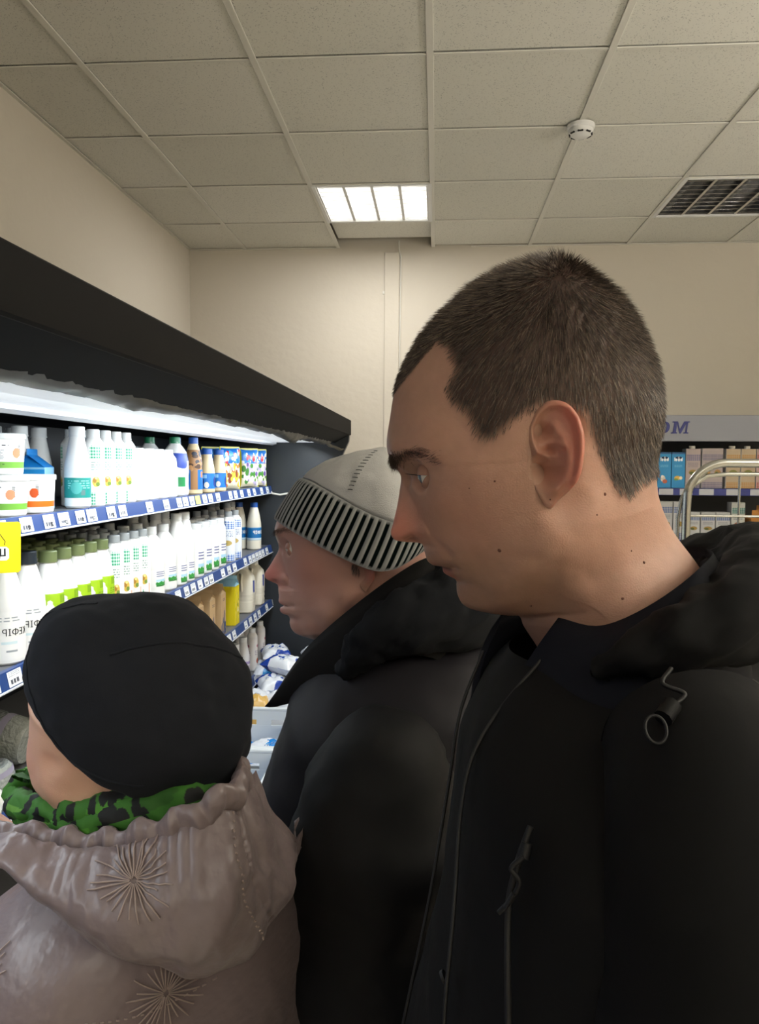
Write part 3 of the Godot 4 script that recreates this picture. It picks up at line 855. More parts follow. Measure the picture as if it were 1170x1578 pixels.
	run(bottle("milk_bottle", "", "bottle", p_jug, milk, cap_green, 0.021, 0.02, [[0.01, 0.185, bw]], 24, 1.2), 0, -1.055, [-3.11], 2, 0.11, "big white bottle with a blue upper label and green cap", "blue and white bottles on the top shelf")
	var t_brown := Paint.new(128, 128, Color(0.62, 0.45, 0.28))
	t_brown.splotch(0, 0, 1, 0.5, 40, [Color(0.3, 0.2, 0.14), Color(0.75, 0.55, 0.35), Color(0.2, 0.2, 0.25)], r, 0.07)
	for k in 3: t_brown.rect(0.05 + 0.33 * k, 0.5, 0.25 + 0.33 * k, 1, Color(0.12, 0.42, 0.75)).rect(0.12 + 0.33 * k, 0.55, 0.19 + 0.33 * k, 0.7, Color(0.9, 0.5, 0.3))
	run(bottle("drink_bottle", "", "bottle", p_kefir, cream, cap_blue, 0.02, 0.022, [[0.02, 0.19, print_mat(t_brown)]]), 0, -1.045, [-3.32], 2, 0.08, "brown-labelled drink bottle with a blue cap", "brown drink bottles")
	run(bottle("sauce_bottle", "", "bottle", [Vector2(0, 0), Vector2(0.031, 0), Vector2(0.035, 0.005), Vector2(0.035, 0.09), Vector2(0.032, 0.115), Vector2(0.023, 0.16), Vector2(0.0215, 0.18)], cream, cap_blue, 0.0235, 0.019, [[0.018, 0.088, sauce]]), 0, -1.045, [-3.52, -3.71], 2, 0.08, "cream-coloured bottle with blue label and blue cap", "cream coloured bottles")
	# standing pouches
	var po := []
	for k in 2:
		var p := Paint.new(128, 192, Color(0.93, 0.9, 0.78))
		p.rect(0, 0, 1, 0.38, [Color(0.15, 0.45, 0.8), Color(0.2, 0.5, 0.85)][k]).splotch(0.05, 0.1, 0.95, 0.35, 26, [Color(0.85, 0.15, 0.2), Color(0.95, 0.95, 0.95), Color(0.3, 0.65, 0.9)], r, 0.08)
		p.splotch(0.05, 0.4, 0.95, 0.95, 46, [[Color(0.85, 0.5, 0.25), Color(0.98, 0.95, 0.85), Color(0.9, 0.75, 0.3), Color(0.55, 0.3, 0.2)], [Color(0.45, 0.35, 0.6), Color(0.95, 0.93, 0.9), Color(0.3, 0.55, 0.25), Color(0.75, 0.7, 0.85)]][k], r, 0.1)
		for e in [0.0, 0.94]: p.rect(e, 0, e + 0.06, 1, Color(0.85, 0.82, 0.2))
		po.append(print_mat(p, 0.25))
	var pk := 0
	for q in [[0, -1.055, -3.95, 0.85], [0, -1.16, -3.99, 0.85], [1, -1.055, -4.36, 0.8], [1, -1.17, -4.42, 0.8], [1, -1.05, -4.55, 0.75]]:
		var t := thing("snack_pouch", ["colourful standing pouch with yellow edges and orange picture, in front beside the cream bottles", "colourful standing pouch with yellow edges and orange picture, behind its twin", "standing pouch with blue top and purple picture, front left of the end group", "standing pouch with blue top and purple picture, behind the others at the shelf end", "standing pouch with blue top and purple picture, last on the top shelf"][pk], "pouch", Vector3(q[1], 1.5305 + 0.108, q[2]), q[3], "standing pouches")
		var pg := pillow(0.125, 0.215, 0.05, 30 + pk)
		pg.xf(Transform3D(Basis(Vector3(1, 0, 0), PI / 2), Vector3.ZERO))
		part("body", pg, po[q[0]], t)
		part("seal", Geo.new().box(Vector3(0, 0.105, 0), Vector3(0.118, 0.012, 0.0016)), mat(Color(0.8, 0.78, 0.3), 0.3), t)
		pk += 1
	# ---- second shelf
	var kef := bottle("kefir_bottle", "", "bottle", p_kefir.map(func(q): return Vector2(q.x * 1.2, q.y * 1.06)), milk, cap_dark, 0.0262, 0.026, [[0.012, 0.13, plain]])
	var word := letters("КЕФІР", 0.017, 0.0006, sans())
	part("lettering", bent(word, 0.0456, 0.52, 0.08), mat(K, 0.5), kef)
	run(kef, 1, -1.052, [-1.835, -1.938], 3, 0.1, "white bottle with black print and a dark cap", "dark capped kefir bottles")
	var lim := bottle("kefir_bottle", "", "bottle", p_kefir.map(func(q): return Vector2(q.x * 1.06, q.y * 1.03)), milk, cap_olive, 0.0238, 0.024, [[0.012, 0.142, lime]])
	part("lettering", bent(letters("КЕФІР", 0.014, 0.0006, sans()), 0.0404, 0.85, 0.056), mat(K, 0.5), lim)
	run(lim, 1, -1.042, [-2.032, -2.115, -2.198, -2.281, -2.364], 4, 0.08, "white bottle with lime green label and olive cap", "lime label bottles on the second shelf")
	run(bottle("yoghurt_bottle", "", "bottle", p_slim.map(func(q): return Vector2(q.x, q.y * 1.12)), milk, cap_grey, 0.019, 0.018, [[0.006, 0.212, chk]], 8), 1, -1.036, [-2.45, -2.53, -2.61, -2.69], 4, 0.072, "slim faceted white bottle with green check print", "green check bottles on the second shelf")
	run(bottle("milk_bottle", "", "bottle", p_big, milk, capw, 0.0215, 0.022, [[0.036, 0.098, stripe]], 26), 1, -1.056, [-2.83, -2.965], 3, 0.108, "big white bottle with dark blue stripes and green meadow print", "striped milk bottles")
	run(bottle("milk_bottle", "", "bottle", p_kefir.map(func(q): return Vector2(q.x * 1.06, q.y * 1.2)), milk, capw, 0.0215, 0.022, [[0.012, 0.09, stripe]], 22), 1, -1.045, [-3.09, -3.19], 3, 0.09, "tall slender white bottle with green meadow print", "tall slender milk bottles")
	var sm := bottle("milk_bottle", "", "bottle", p_square.map(func(q): return Vector2(q.x, q.y * 1.25)), milk, capw, 0.033, 0.016, [[0.012, 0.12, stripe]], 24)
	run(sm, 1, -1.05, [-3.33, -3.45, -3.57, -3.69], 3, 0.095, "wide-necked white bottle with blue stripes and meadow print", "wide necked striped bottles")
	run(bottle("milk_carton", "", "carton", p_slim.map(func(q): return Vector2(q.x * 1.1, q.y * 1.08)), milk, cap_grey, 0.019, 0.02, [[0.006, 0.205, bchk]], 8), 1, -1.04, [-3.86, -3.99], 3, 0.08, "slim white faceted carton with blue check print", "blue check cartons on the second shelf")
	run(bottle("milk_bottle", "", "bottle", p_kefir.map(func(q): return Vector2(q.x, q.y * 1.18)), mat(Color(0.8, 0.79, 0.77), 0.35), cap_grey, 0.021, 0.022, []), 1, -1.12, [-4.13, -4.22], 2, 0.09, "plain whitish bottle behind the blue-labelled one", "plain bottles on the second shelf")
	var bl := bottle("milk_bottle", "", "bottle", p_kefir.map(func(q): return Vector2(q.x * 1.08, q.y * 1.12)), mat(Color(0.88, 0.86, 0.8), 0.3), cap_blue, 0.021, 0.02, [[0.055, 0.128, blue]])
	part("lettering", bent(letters("ЕФІР", 0.02, 0.0006, sans(true)), 0.041, 0.75, 0.1), mat(W, 0.5), bl)
	run(bl, 1, -1.045, [-4.44], 2, 0.09, "milk bottle with a wide blue label and dark blue cap", "blue label bottles")
	# ---- third shelf
	var t_tan := Paint.new(96, 160, Color(0.76, 0.63, 0.46))
	t_tan.lines(0.15, 0.12, 0.6, 0.2, 2, Color(0.25, 0.22, 0.25), r)
	for q in [[0.3, 0.34], [0.52, 0.5], [0.72, 0.62], [0.15, 0.62]]:
		t_tan.rect(q[0] - 0.06, q[1] + 0.12, q[0] + 0.08, 1.0, Color(0.2, 0.26, 0.4)).disc(q[0] + 0.01, q[1] + 0.13, 0.07, 0.07, Color(0.2, 0.26, 0.4)).rect(q[0] - 0.005, q[1], q[0] + 0.02, q[1] + 0.1, Color(0.2, 0.26, 0.4))
	t_tan.splotch(0, 0.75, 1, 1, 24, [Color(0.22, 0.28, 0.42), Color(0.6, 0.5, 0.38), Color(0.35, 0.38, 0.48)], r, 0.1)
	var tanm := print_mat(t_tan, 0.6)
	run(gable("tan_carton", "", 0.085, 0.085, 0.2, 0.232, tanm, mat(Color(0.74, 0.62, 0.46), 0.6), mat(Color(0.74, 0.63, 0.48), 0.55)), 2, -1.06, [-3.32, -3.5, -3.68], 2, 0.1, "tan gable-topped carton with dark blue building print", "tan cartons")
	var t_yel := Paint.new(96, 160, Color(0.92, 0.84, 0.1))
	t_yel.splotch(0.1, 0.2, 0.9, 0.95, 26, [Color(0.75, 0.68, 0.08), Color(0.6, 0.6, 0.15), Color(0.95, 0.9, 0.5)], r, 0.07).disc(0.3, 0.62, 0.1, 0.07, Color(0.95, 0.95, 0.9))
	run(gable("yellow_carton", "", 0.085, 0.085, 0.2, 0.235, print_mat(t_yel), mat(Color(0.88, 0.8, 0.1), 0.45), mat(Color(0.62, 0.82, 0.93), 0.4)), 2, -1.06, [-3.94], 2, 0.1, "bright yellow carton with a pale blue gable top", "yellow cartons")
	var t_jug := Paint.new(128, 128, Color(0.9, 0.88, 0.82))
	for k in 3: t_jug.rect(0.1 + 0.33 * k, 0.1, 0.18 + 0.33 * k, 0.55, Color(0.15, 0.25, 0.62)).disc(0.14 + 0.33 * k, 0.55, 0.04, 0.06, Color(0.15, 0.25, 0.62))
	for k in 5: t_jug.rect(0, 0.68 + 0.06 * k, 1, 0.69 + 0.06 * k, Color(0.7, 0.68, 0.62))
	var jugp := [Vector2(0, 0), Vector2(0.05, 0), Vector2(0.056, 0.008), Vector2(0.055, 0.02), Vector2(0.057, 0.03), Vector2(0.055, 0.045), Vector2(0.057, 0.055), Vector2(0.055, 0.07), Vector2(0.057, 0.08), Vector2(0.057, 0.17), Vector2(0.052, 0.2), Vector2(0.032, 0.225), Vector2(0.023, 0.235), Vector2(0.022, 0.245)]
	var jg := bottle("milk_jug", "", "jug", jugp, mat(Color(0.88, 0.86, 0.8), 0.35), capw, 0.024, 0.016, [[0.06, 0.19, print_mat(t_jug)]], 28, 2.0)
	part("handle", Geo.new().tube([Vector3(-0.02, 0.215, 0.02), Vector3(0.0, 0.212, 0.055), Vector3(0.0, 0.18, 0.066), Vector3(0, 0.14, 0.062), Vector3(0, 0.12, 0.05)], 0.008, 10), mat(Color(0.88, 0.86, 0.8), 0.35), jg)
	run(jg, 2, -1.065, [-4.28, -4.52], 2, 0.125, "squarish white milk jug with a blue label", "white milk jugs")
	var ot := bottle("yoghurt_tub", "white tub with an orange lid on the third shelf beside the tan cartons", "tub", p_tub, milk, null, 0, 0, [], 24)
	part("lid", Geo.new().lathe([Vector2(0.0535, 0.086), Vector2(0.054, 0.09), Vector2(0.054, 0.098), Vector2(0.0515, 0.1), Vector2(0, 0.1)], 24), mat(Color(0.85, 0.38, 0.12), 0.4), ot)
	ot.position = Vector3(-1.07, 0.8385, -3.18)
	# wrapped cheeses and packs at the near end
	var film := mat(Color(0.62, 0.64, 0.62), 0.16)
	bump(film, noise_tex(0.05, 128, 3, 12), 0.35, 9.0)
	var ck := 0
	for q in [[-1.10, -2.02, 0.062, 0.085, 1.35], [-1.22, -1.98, 0.07, 0.08, 0.3], [-1.09, -1.83, 0.055, 0.06, 0.2], [-1.3, -2.15, 0.07, 0.09, 0.0], [-1.08, -2.2, 0.06, 0.06, 0.1]]:
		var t := thing("wrapped_cheese", ["film-wrapped pale cheese wheel standing on edge, nearest the woman's face", "film-wrapped cheese wheel lying behind the one on edge", "small film-wrapped cheese at the frame's left edge", "film-wrapped cheese wheel at the back of the third shelf", "film-wrapped cheese wheel hidden beside the woman's chin"][ck], "cheese", Vector3(q[0], 0.8385, q[1]), 0.3 * ck, "wrapped cheeses on the third shelf")
		var cg := Geo.new().lathe([Vector2(0, 0), Vector2(q[2] * 0.9, 0), Vector2(q[2], 0.01), Vector2(q[2] * 1.03, q[3] / 2), Vector2(q[2], q[3] - 0.01), Vector2(q[2] * 0.88, q[3]), Vector2(q[2] * 0.3, q[3] + 0.002), Vector2(0, q[3])], 28)
		var lb := Geo.new().lathe([Vector2(q[2] * 1.03, q[3] * 0.62), Vector2(q[2] * 1.03, q[3] * 0.74), Vector2(q[2] * 1.025, q[3] * 0.86)], 28)
		var mv := Transform3D(Basis(Vector3(0, 0, 1), q[4]), Vector3(0, q[2] * sin(q[4]) * 1.03, 0))
		cg.xf(mv); lb.xf(mv)
		part("body", cg, film, t)
		part("label_band", lb, mat(Color(0.62, 0.6, 0.68), 0.35), t)
		ck += 1
	var pb := 0
	for q in [[-1.17, -1.86, 0.5, Color(0.75, 0.76, 0.7)], [-1.12, -1.74, 0.1, Color(0.86, 0.87, 0.84)], [-1.28, -1.82, -0.3, Color(0.5, 0.52, 0.5)], [-1.05, -1.70, 0.4, Color(0.88, 0.88, 0.84)]]:
		var t := thing("cheese_pack", ["greenish-white vacuum-packed cheese lying flat near the cheese wheels", "white flat cheese pack at the left edge of the third shelf", "grey flat cheese pack at the back of the third shelf", "white crumpled cheese bag at the front left edge of the third shelf"][pb], "cheese", Vector3(q[0], 0.8385 + 0.025, q[1]), q[2], "flat cheese packs")
		part("body", pillow(0.11, 0.14, 0.05, 50 + pb, 0.5), mat(q[3], 0.2), t)
		part("label_sticker", Geo.new().box(Vector3(0, 0.027, 0), Vector3(0.05, 0.002, 0.06), 0.0006), mat(Color(0.9, 0.9, 0.88), 0.5), t)
		pb += 1
	# ---- fourth shelf
	var t_red := Paint.new(128, 128, Color(0.88, 0.86, 0.84))
	for k in 3: t_red.disc(0.15 + 0.33 * k, 0.72, 0.06, 0.09, Color(0.72, 0.28, 0.15)).disc(0.15 + 0.33 * k, 0.22, 0.05, 0.05, Color(0.72, 0.42, 0.5)).lines(0.05 + 0.33 * k, 0.38, 0.25 + 0.33 * k, 0.55, 3, Color(0.6, 0.55, 0.6), r)
	run(bottle("yoghurt_bottle", "", "bottle", p_slim.map(func(q): return Vector2(q.x * 0.95, q.y * 1.05)), mat(Color(0.86, 0.85, 0.84), 0.35), capw, 0.019, 0.018, [[0.01, 0.18, print_mat(t_red)]]), 3, -1.04, [-4.36, -4.56], 2, 0.08, "slim white yoghurt bottle with red fruit print", "fruit yoghurt bottles")
	var t_pur := Paint.new(128, 64, Color(0.84, 0.83, 0.84))
	t_pur.rect(0, 0.1, 1, 0.3, Color(0.6, 0.55, 0.72)).lines(0.2, 0.4, 0.8, 0.9, 5, Color(0.55, 0.5, 0.6), r)
	run(bottle("yoghurt_bottle", "", "bottle", p_round, mat(Color(0.82, 0.82, 0.82), 0.35), capw, 0.022, 0.02, [[0.03, 0.11, print_mat(t_pur)]]), 3, -1.045, [-3.84, -4.0, -4.17], 2, 0.09, "white yoghurt bottle with a lilac label", "lilac label bottles")
	make_sign()
	make_base_goods()

func make_sign():
	var t := thing("price_flag", "yellow price flag with black lettering hanging from the top shelf at the left edge", "price flag", Vector3(-0.966, 1.475, -1.652))
	var outl := PackedVector2Array([Vector2(-0.06, -0.058), Vector2(0.045, -0.058), Vector2(0.05, -0.053), Vector2(0.052, 0.05), Vector2(0.047, 0.055), Vector2(-0.06, 0.055)])
	var g := Geo.new().prism(outl, -0.0012, 0.0012)
	var turn := Basis(Vector3.UP, 0.55)
	g.xf(Transform3D(turn, Vector3.ZERO))
	part("card", g, mat(Color(0.92, 0.84, 0.05), 0.45), t)
	var bub := Geo.new().prism(PackedVector2Array([Vector2(-0.06, -0.03), Vector2(0.022, -0.03), Vector2(0.027, -0.025), Vector2(0.027, -0.005), Vector2(0.022, 0.0), Vector2(-0.06, 0.004)]), 0.0012, 0.0020)
	bub.xf(Transform3D(turn, Vector3.ZERO)); part("speech_box", bub, mat(Color(0.94, 0.94, 0.92), 0.5), t)
	var w := letters("ЦІНА", 0.022, 0.0006, sans(true))
	w.xf(Transform3D(turn, turn * Vector3(-0.008, -0.0145, 0.0021))); part("lettering", w, mat(Color(0.08, 0.08, 0.08), 0.5), t)
	var ol := Geo.new()
	for q in [[-0.05, 0.04, 0.01, 0.028], [0.01, 0.028, 0.02, 0.012], [0.02, 0.012, 0.018, 0.004], [-0.05, 0.018, -0.02, 0.012]]:
		ol.tube([Vector3(q[0], q[1], 0.0014), Vector3(q[2], q[3], 0.0014)], 0.0008, 6)
	ol.xf(Transform3D(turn, Vector3.ZERO)); part("drawn_outline", ol, mat(Color(0.2, 0.18, 0.05), 0.6), t)
	part("clip", Geo.new().box(Vector3(-0.02, 0.06, -0.008), Vector3(0.016, 0.02, 0.012), 0.002), M.lip, t)

func make_base_goods():
	var r := RandomNumberGenerator.new(); r.seed = 9
	var cr := mat(Color(0.84, 0.86, 0.87), 0.4)
	var bags := []
	for k in 4:
		var p := Paint.new(96, 128, Color(0.90, 0.91, 0.93))
		var c: Color = [Color(0.2, 0.6, 0.86), Color(0.1, 0.25, 0.62), Color(0.85, 0.68, 0.36), Color(0.08, 0.52, 0.84)][k]
		for j in 128:
			for i in 96:
				if (i * 0.9 + j) > [150, 165, 140, 95][k] + 10 * sin(i * 0.1) or (k == 1 and j < 34): p.im.set_pixel(i, j, c)
		p.splotch(0.2, 0.3, 0.9, 0.9, 8, [Color(0.95, 0.95, 0.95), c.lightened(0.35), c], r, 0.08)
		p.lines(0.2, 0.5, 0.7, 0.7, 3, Color(0.5, 0.6, 0.75), r)
		bags.append(print_mat(p, 0.22))
	# two crates
	var cz := [-3.335, -2.80]
	for k in 2:
		var t := thing("plastic_crate", ["pale plastic crate of milk bags at the case's far end", "pale plastic crate of milk bags nearer the woman's shoulder"][k], "crate", Vector3(-0.80, 0.2155, cz[k]), 0.0, "plastic crates")
		var w := 0.36; var l := 0.50; var h := 0.295
		for s in [-1, 1]:
			var outl := PackedVector2Array([Vector2(-l / 2, 0), Vector2(l / 2, 0), Vector2(l / 2, h), Vector2(-l / 2, h)])
			var side := Geo.new().box(Vector3(s * w / 2, h / 2, 0), Vector3(0.008, h, l), 0.002)
			part("side_wall", side, cr, t)
			# end wall with two hand slots
			var ends := Geo.new()
			var z: float = s * l / 2
			ends.box(Vector3(0, (h - 0.075) / 2, z), Vector3(w, h - 0.075, 0.008), 0.001)
			ends.box(Vector3(0, h - 0.025, z), Vector3(w, 0.05, 0.008), 0.001)
			for q in [[-0.14, 0.08], [0.0, 0.07], [0.14, 0.08]]: ends.box(Vector3(q[0], h - 0.0625, z), Vector3(q[1], 0.026, 0.008))
			part("end_wall", ends, cr, t)
			part("rim", Geo.new().box(Vector3(s * (w / 2 + 0.006), h, 0), Vector3(0.024, 0.016, l + 0.03), 0.004), cr, t)
			part("rim", Geo.new().box(Vector3(0, h, s * (l / 2 + 0.004)), Vector3(w, 0.016, 0.02), 0.004), cr, t)
		part("bottom", Geo.new().box(Vector3(0, 0.004, 0), Vector3(w, 0.008, l)), cr, t)
		var n := 0
		for q in [[-0.085, -0.13, 0.05, 0.2], [0.085, -0.12, 0.055, -0.3], [-0.08, 0.09, 0.05, 0.5], [0.085, 0.1, 0.05, 0.1], [0.0, -0.05, 0.125, 0.7], [0.03, 0.12, 0.12, -0.5], [-0.04, -0.15, 0.125, 1.2], [0.085, -0.02, 0.185, 0.9]]:
			var b := thing("milk_bag", "blue and white milk bag, %s one in the %s" % [ordinal(n), ["far crate", "near crate"][k]], "milk bag", Vector3(-0.80 + q[0], 0.2155 + q[2], cz[k] + q[1]), q[3], "milk bags in the crates")
			part("pouch", pillow(0.15, 0.2, 0.075, 60 + n + 10 * k, 0.3), bags[3], b)
			n += 1
	# heap of bags beyond the crates
	var n2 := 0
	for q in [[-0.92, 0.30, -3.78, 0.3, 0], [-0.72, 0.30, -3.80, -0.2, 2], [-0.95, 0.31, -4.02, 0.8, 1], [-0.74, 0.30, -4.05, 0.4, 0], [-0.9, 0.31, -4.3, -0.4, 1], [-0.7, 0.31, -4.32, 0.9, 0],
			[-0.92, 0.385, -3.80, 0.5, 2], [-0.76, 0.39, -3.79, 1.1, 2], [-0.88, 0.395, -4.04, 0.2, 0], [-0.7, 0.39, -4.08, -0.4, 0], [-0.92, 0.395, -4.33, 0.1, 1], [-0.72, 0.4, -4.36, 0.3, 0],
			[-0.9, 0.47, -3.82, 0.1, 2], [-0.74, 0.475, -3.82, 0.9, 2], [-0.86, 0.48, -4.1, 0.4, 1], [-0.7, 0.485, -4.14, -0.6, 0], [-0.95, 0.485, -4.38, 0.2, 0], [-0.75, 0.49, -4.42, 0.6, 1],
			[-0.66, 0.55, -4.0, 0.5, 0], [-0.82, 0.565, -4.2, 1.0, 1], [-0.92, 0.56, -4.45, 0.3, 1], [-0.68, 0.565, -4.4, 0.2, 0]]:
		var kind: String = ["blue and white milk bag", "dark blue and white milk bag", "white and golden food bag"][q[4]]
		var layer: String = ["bottom", "middle", "upper", "topmost"][0 if q[1] < 0.33 else 1 if q[1] < 0.43 else 2 if q[1] < 0.52 else 3]
		var b := thing("food_bag", "%s, %s layer of the heap, %s from the front" % [kind, layer, ordinal(n2 % 6)], "bag", Vector3(q[0], q[1], q[2]), q[3], "heap of bags beyond the crates")
		part("pouch", pillow(0.17, 0.22, 0.095, 90 + n2, 0.35), bags[q[4]], b)
		n2 += 1

# ---------------------------------------------------------------- shelving on the end wall and the roll cage
func make_end_shelves():
	var r := RandomNumberGenerator.new(); r.seed = 31
	var t := thing("shelf_unit", "pale metal shelf unit of juice and milk cartons along the end wall at right", "shelf unit", Vector3(1.9, 0, -4.82))
	var o := Vector3(-1.9, 0, 4.82)
	var grey := mat(Color(0.72, 0.73, 0.75), 0.45)
	var P := func(called: String, g: Geo, m: Material, par: Node = t):
		g.xf(Transform3D(Basis.IDENTITY, o))
		return part(called, g, m, par)
	var xa := 0.98; var xb := 2.9
	var sb: MeshInstance3D = P.call("sign_board", Geo.new().box(Vector3((xa + xb) / 2, 1.879, -4.61), Vector3(xb - xa, 0.148, 0.03), 0.004), mat(Color(0.55, 0.56, 0.60), 0.4))
	var w := letters("МО", 0.068, 0.004, serif())
	# leaning like the italic serif capitals of the sign
	for k in w.v.size(): w.v[k].x = w.v[k].x * 1.12 + w.v[k].y * 0.12
	w.xf(Transform3D(Basis.IDENTITY, Vector3(1.336, 1.883, -4.595)))
	P.call("lettering", w, mat(Color(0.07, 0.12, 0.45), 0.4), sb)
	P.call("back_panel", Geo.new().box(Vector3((xa + xb) / 2, 1.0, -5.015), Vector3(xb - xa, 1.9, 0.02)), mat(Color(0.3, 0.3, 0.31), 0.6))
	P.call("top_panel", Geo.new().box(Vector3((xa + xb) / 2, 1.945, -4.82), Vector3(xb - xa, 0.016, 0.40)), grey)
	for x in [xa, xb]: P.call("upright", Geo.new().box(Vector3(x, 0.98, -4.82), Vector3(0.03, 1.94, 0.42), 0.003), grey)
	var tm := mat(Color(0.72, 0.73, 0.76), 0.5)
	for y in [1.538, 1.245, 0.93, 0.6, 0.25]:
		var sh: MeshInstance3D = P.call("shelf", Geo.new().box(Vector3((xa + xb) / 2, y - 0.012, -4.81), Vector3(xb - xa - 0.03, 0.022, 0.40), 0.002), grey)
		P.call("price_rail", Geo.new().box(Vector3((xa + xb) / 2, y - 0.021, -4.602), Vector3(xb - xa - 0.03, 0.040, 0.012), 0.002), mat(Color(0.16, 0.2, 0.5), 0.4), sh)
		var x := xa + 0.08
		while x < xb - 0.1:
			var pt := part("price_tag", Geo.new().box(Vector3(x, y - 0.021, -4.595) + o, Vector3(r.randf_range(0.06, 0.085), 0.034, 0.002), 0.0005), tm, sh)
			x += r.randf_range(0.085, 0.16)
	# cartons
	var z := -4.665
	# cartons here are printed on unbleached, duller board
	var dim := func(m: StandardMaterial3D) -> StandardMaterial3D:
		m.albedo_color = Color(0.84, 0.83, 0.82)
		return m
	var carton := func(c1: Color, c2: Color, base: Color, food: Color, wide := 1) -> StandardMaterial3D:
		var p := Paint.new(96, 192, base)
		p.check(0.02, 0.14, 0.98, 0.30, 7 * wide, 4, c1, c2).check(0.02, 0.84, 0.98, 1.0, 7 * wide, 4, c1, c2)
		for k in wide: p.disc((k + 0.5) / wide, 0.6, 0.3 / wide, 0.07, food).disc((k + 0.4) / wide, 0.62, 0.15 / wide, 0.04, Color(0.4, 0.45, 0.2))
		p.lines(0.15, 0.36, 0.85, 0.48, 4, Color(0.45, 0.45, 0.55), r)
		return dim.call(print_mat(p, 0.5))
	var bp := Paint.new(96, 192, Color(0.12, 0.55, 0.78))
	bp.rect(0.0, 0.0, 1, 0.05, Color(0.05, 0.3, 0.5)).disc(0.5, 0.15, 0.25, 0.035, Color(0.08, 0.16, 0.3)).rect(0.18, 0.15, 0.26, 0.25, Color(0.93, 0.95, 0.97)).disc(0.32, 0.21, 0.07, 0.04, Color(0.93, 0.95, 0.97)).disc(0.52, 0.21, 0.09, 0.045, Color(0.93, 0.95, 0.97)).rect(0.48, 0.12, 0.55, 0.25, Color(0.93, 0.95, 0.97)).disc(0.7, 0.21, 0.07, 0.04, Color(0.93, 0.95, 0.97)).rect(0.76, 0.15, 0.83, 0.25, Color(0.93, 0.95, 0.97))
	bp.lines(0.2, 0.36, 0.8, 0.44, 2, Color(0.5, 0.78, 0.9), r).disc(0.4, 0.74, 0.18, 0.09, Color(0.85, 0.82, 0.78)).disc(0.55, 0.82, 0.18, 0.06, Color(0.7, 0.35, 0.25)).disc(0.35, 0.68, 0.1, 0.04, Color(0.95, 0.93, 0.9))
	var bp2 := Paint.new(96, 192, Color(0.12, 0.55, 0.78))
	bp2.rect(0.0, 0.0, 1, 0.05, Color(0.05, 0.3, 0.5)).disc(0.5, 0.15, 0.25, 0.035, Color(0.08, 0.16, 0.3)).rect(0.18, 0.15, 0.26, 0.25, Color(0.93, 0.95, 0.97)).disc(0.32, 0.21, 0.07, 0.04, Color(0.93, 0.95, 0.97)).disc(0.52, 0.21, 0.09, 0.045, Color(0.93, 0.95, 0.97)).rect(0.48, 0.12, 0.55, 0.25, Color(0.93, 0.95, 0.97)).disc(0.7, 0.21, 0.07, 0.04, Color(0.93, 0.95, 0.97)).rect(0.76, 0.15, 0.83, 0.25, Color(0.93, 0.95, 0.97))
	bp2.lines(0.2, 0.36, 0.8, 0.44, 2, Color(0.5, 0.78, 0.9), r).disc(0.45, 0.72, 0.25, 0.06, Color(0.85, 0.68, 0.3)).disc(0.35, 0.76, 0.16, 0.03, Color(0.45, 0.6, 0.25)).disc(0.7, 0.72, 0.12, 0.05, Color(0.93, 0.88, 0.75))
	var pinkc: StandardMaterial3D = carton.call(Color(0.18, 0.22, 0.5), Color(0.7, 0.66, 0.75), Color(0.82, 0.76, 0.76), Color(0.72, 0.6, 0.32))
	var widec: StandardMaterial3D = carton.call(Color(0.22, 0.24, 0.45), Color(0.72, 0.68, 0.75), Color(0.80, 0.75, 0.76), Color(0.78, 0.6, 0.34), 2)
	var orac: StandardMaterial3D = carton.call(Color(0.8, 0.55, 0.25), Color(0.88, 0.74, 0.52), Color(0.86, 0.78, 0.66), Color(0.6, 0.6, 0.3))
	var redc: StandardMaterial3D = carton.call(Color(0.7, 0.25, 0.25), Color(0.85, 0.6, 0.58), Color(0.85, 0.72, 0.7), Color(0.6, 0.3, 0.25))
	var bluc: StandardMaterial3D = carton.call(Color(0.15, 0.28, 0.62), Color(0.6, 0.68, 0.84), Color(0.86, 0.88, 0.9), Color(0.74, 0.62, 0.32))
	var grec: StandardMaterial3D = carton.call(Color(0.1, 0.42, 0.4), Color(0.5, 0.7, 0.68), Color(0.85, 0.87, 0.86), Color(0.7, 0.45, 0.35))
	var side := mat(Color(0.75, 0.75, 0.76), 0.5)
	var capc := mat(Color(0.82, 0.8, 0.76), 0.4)
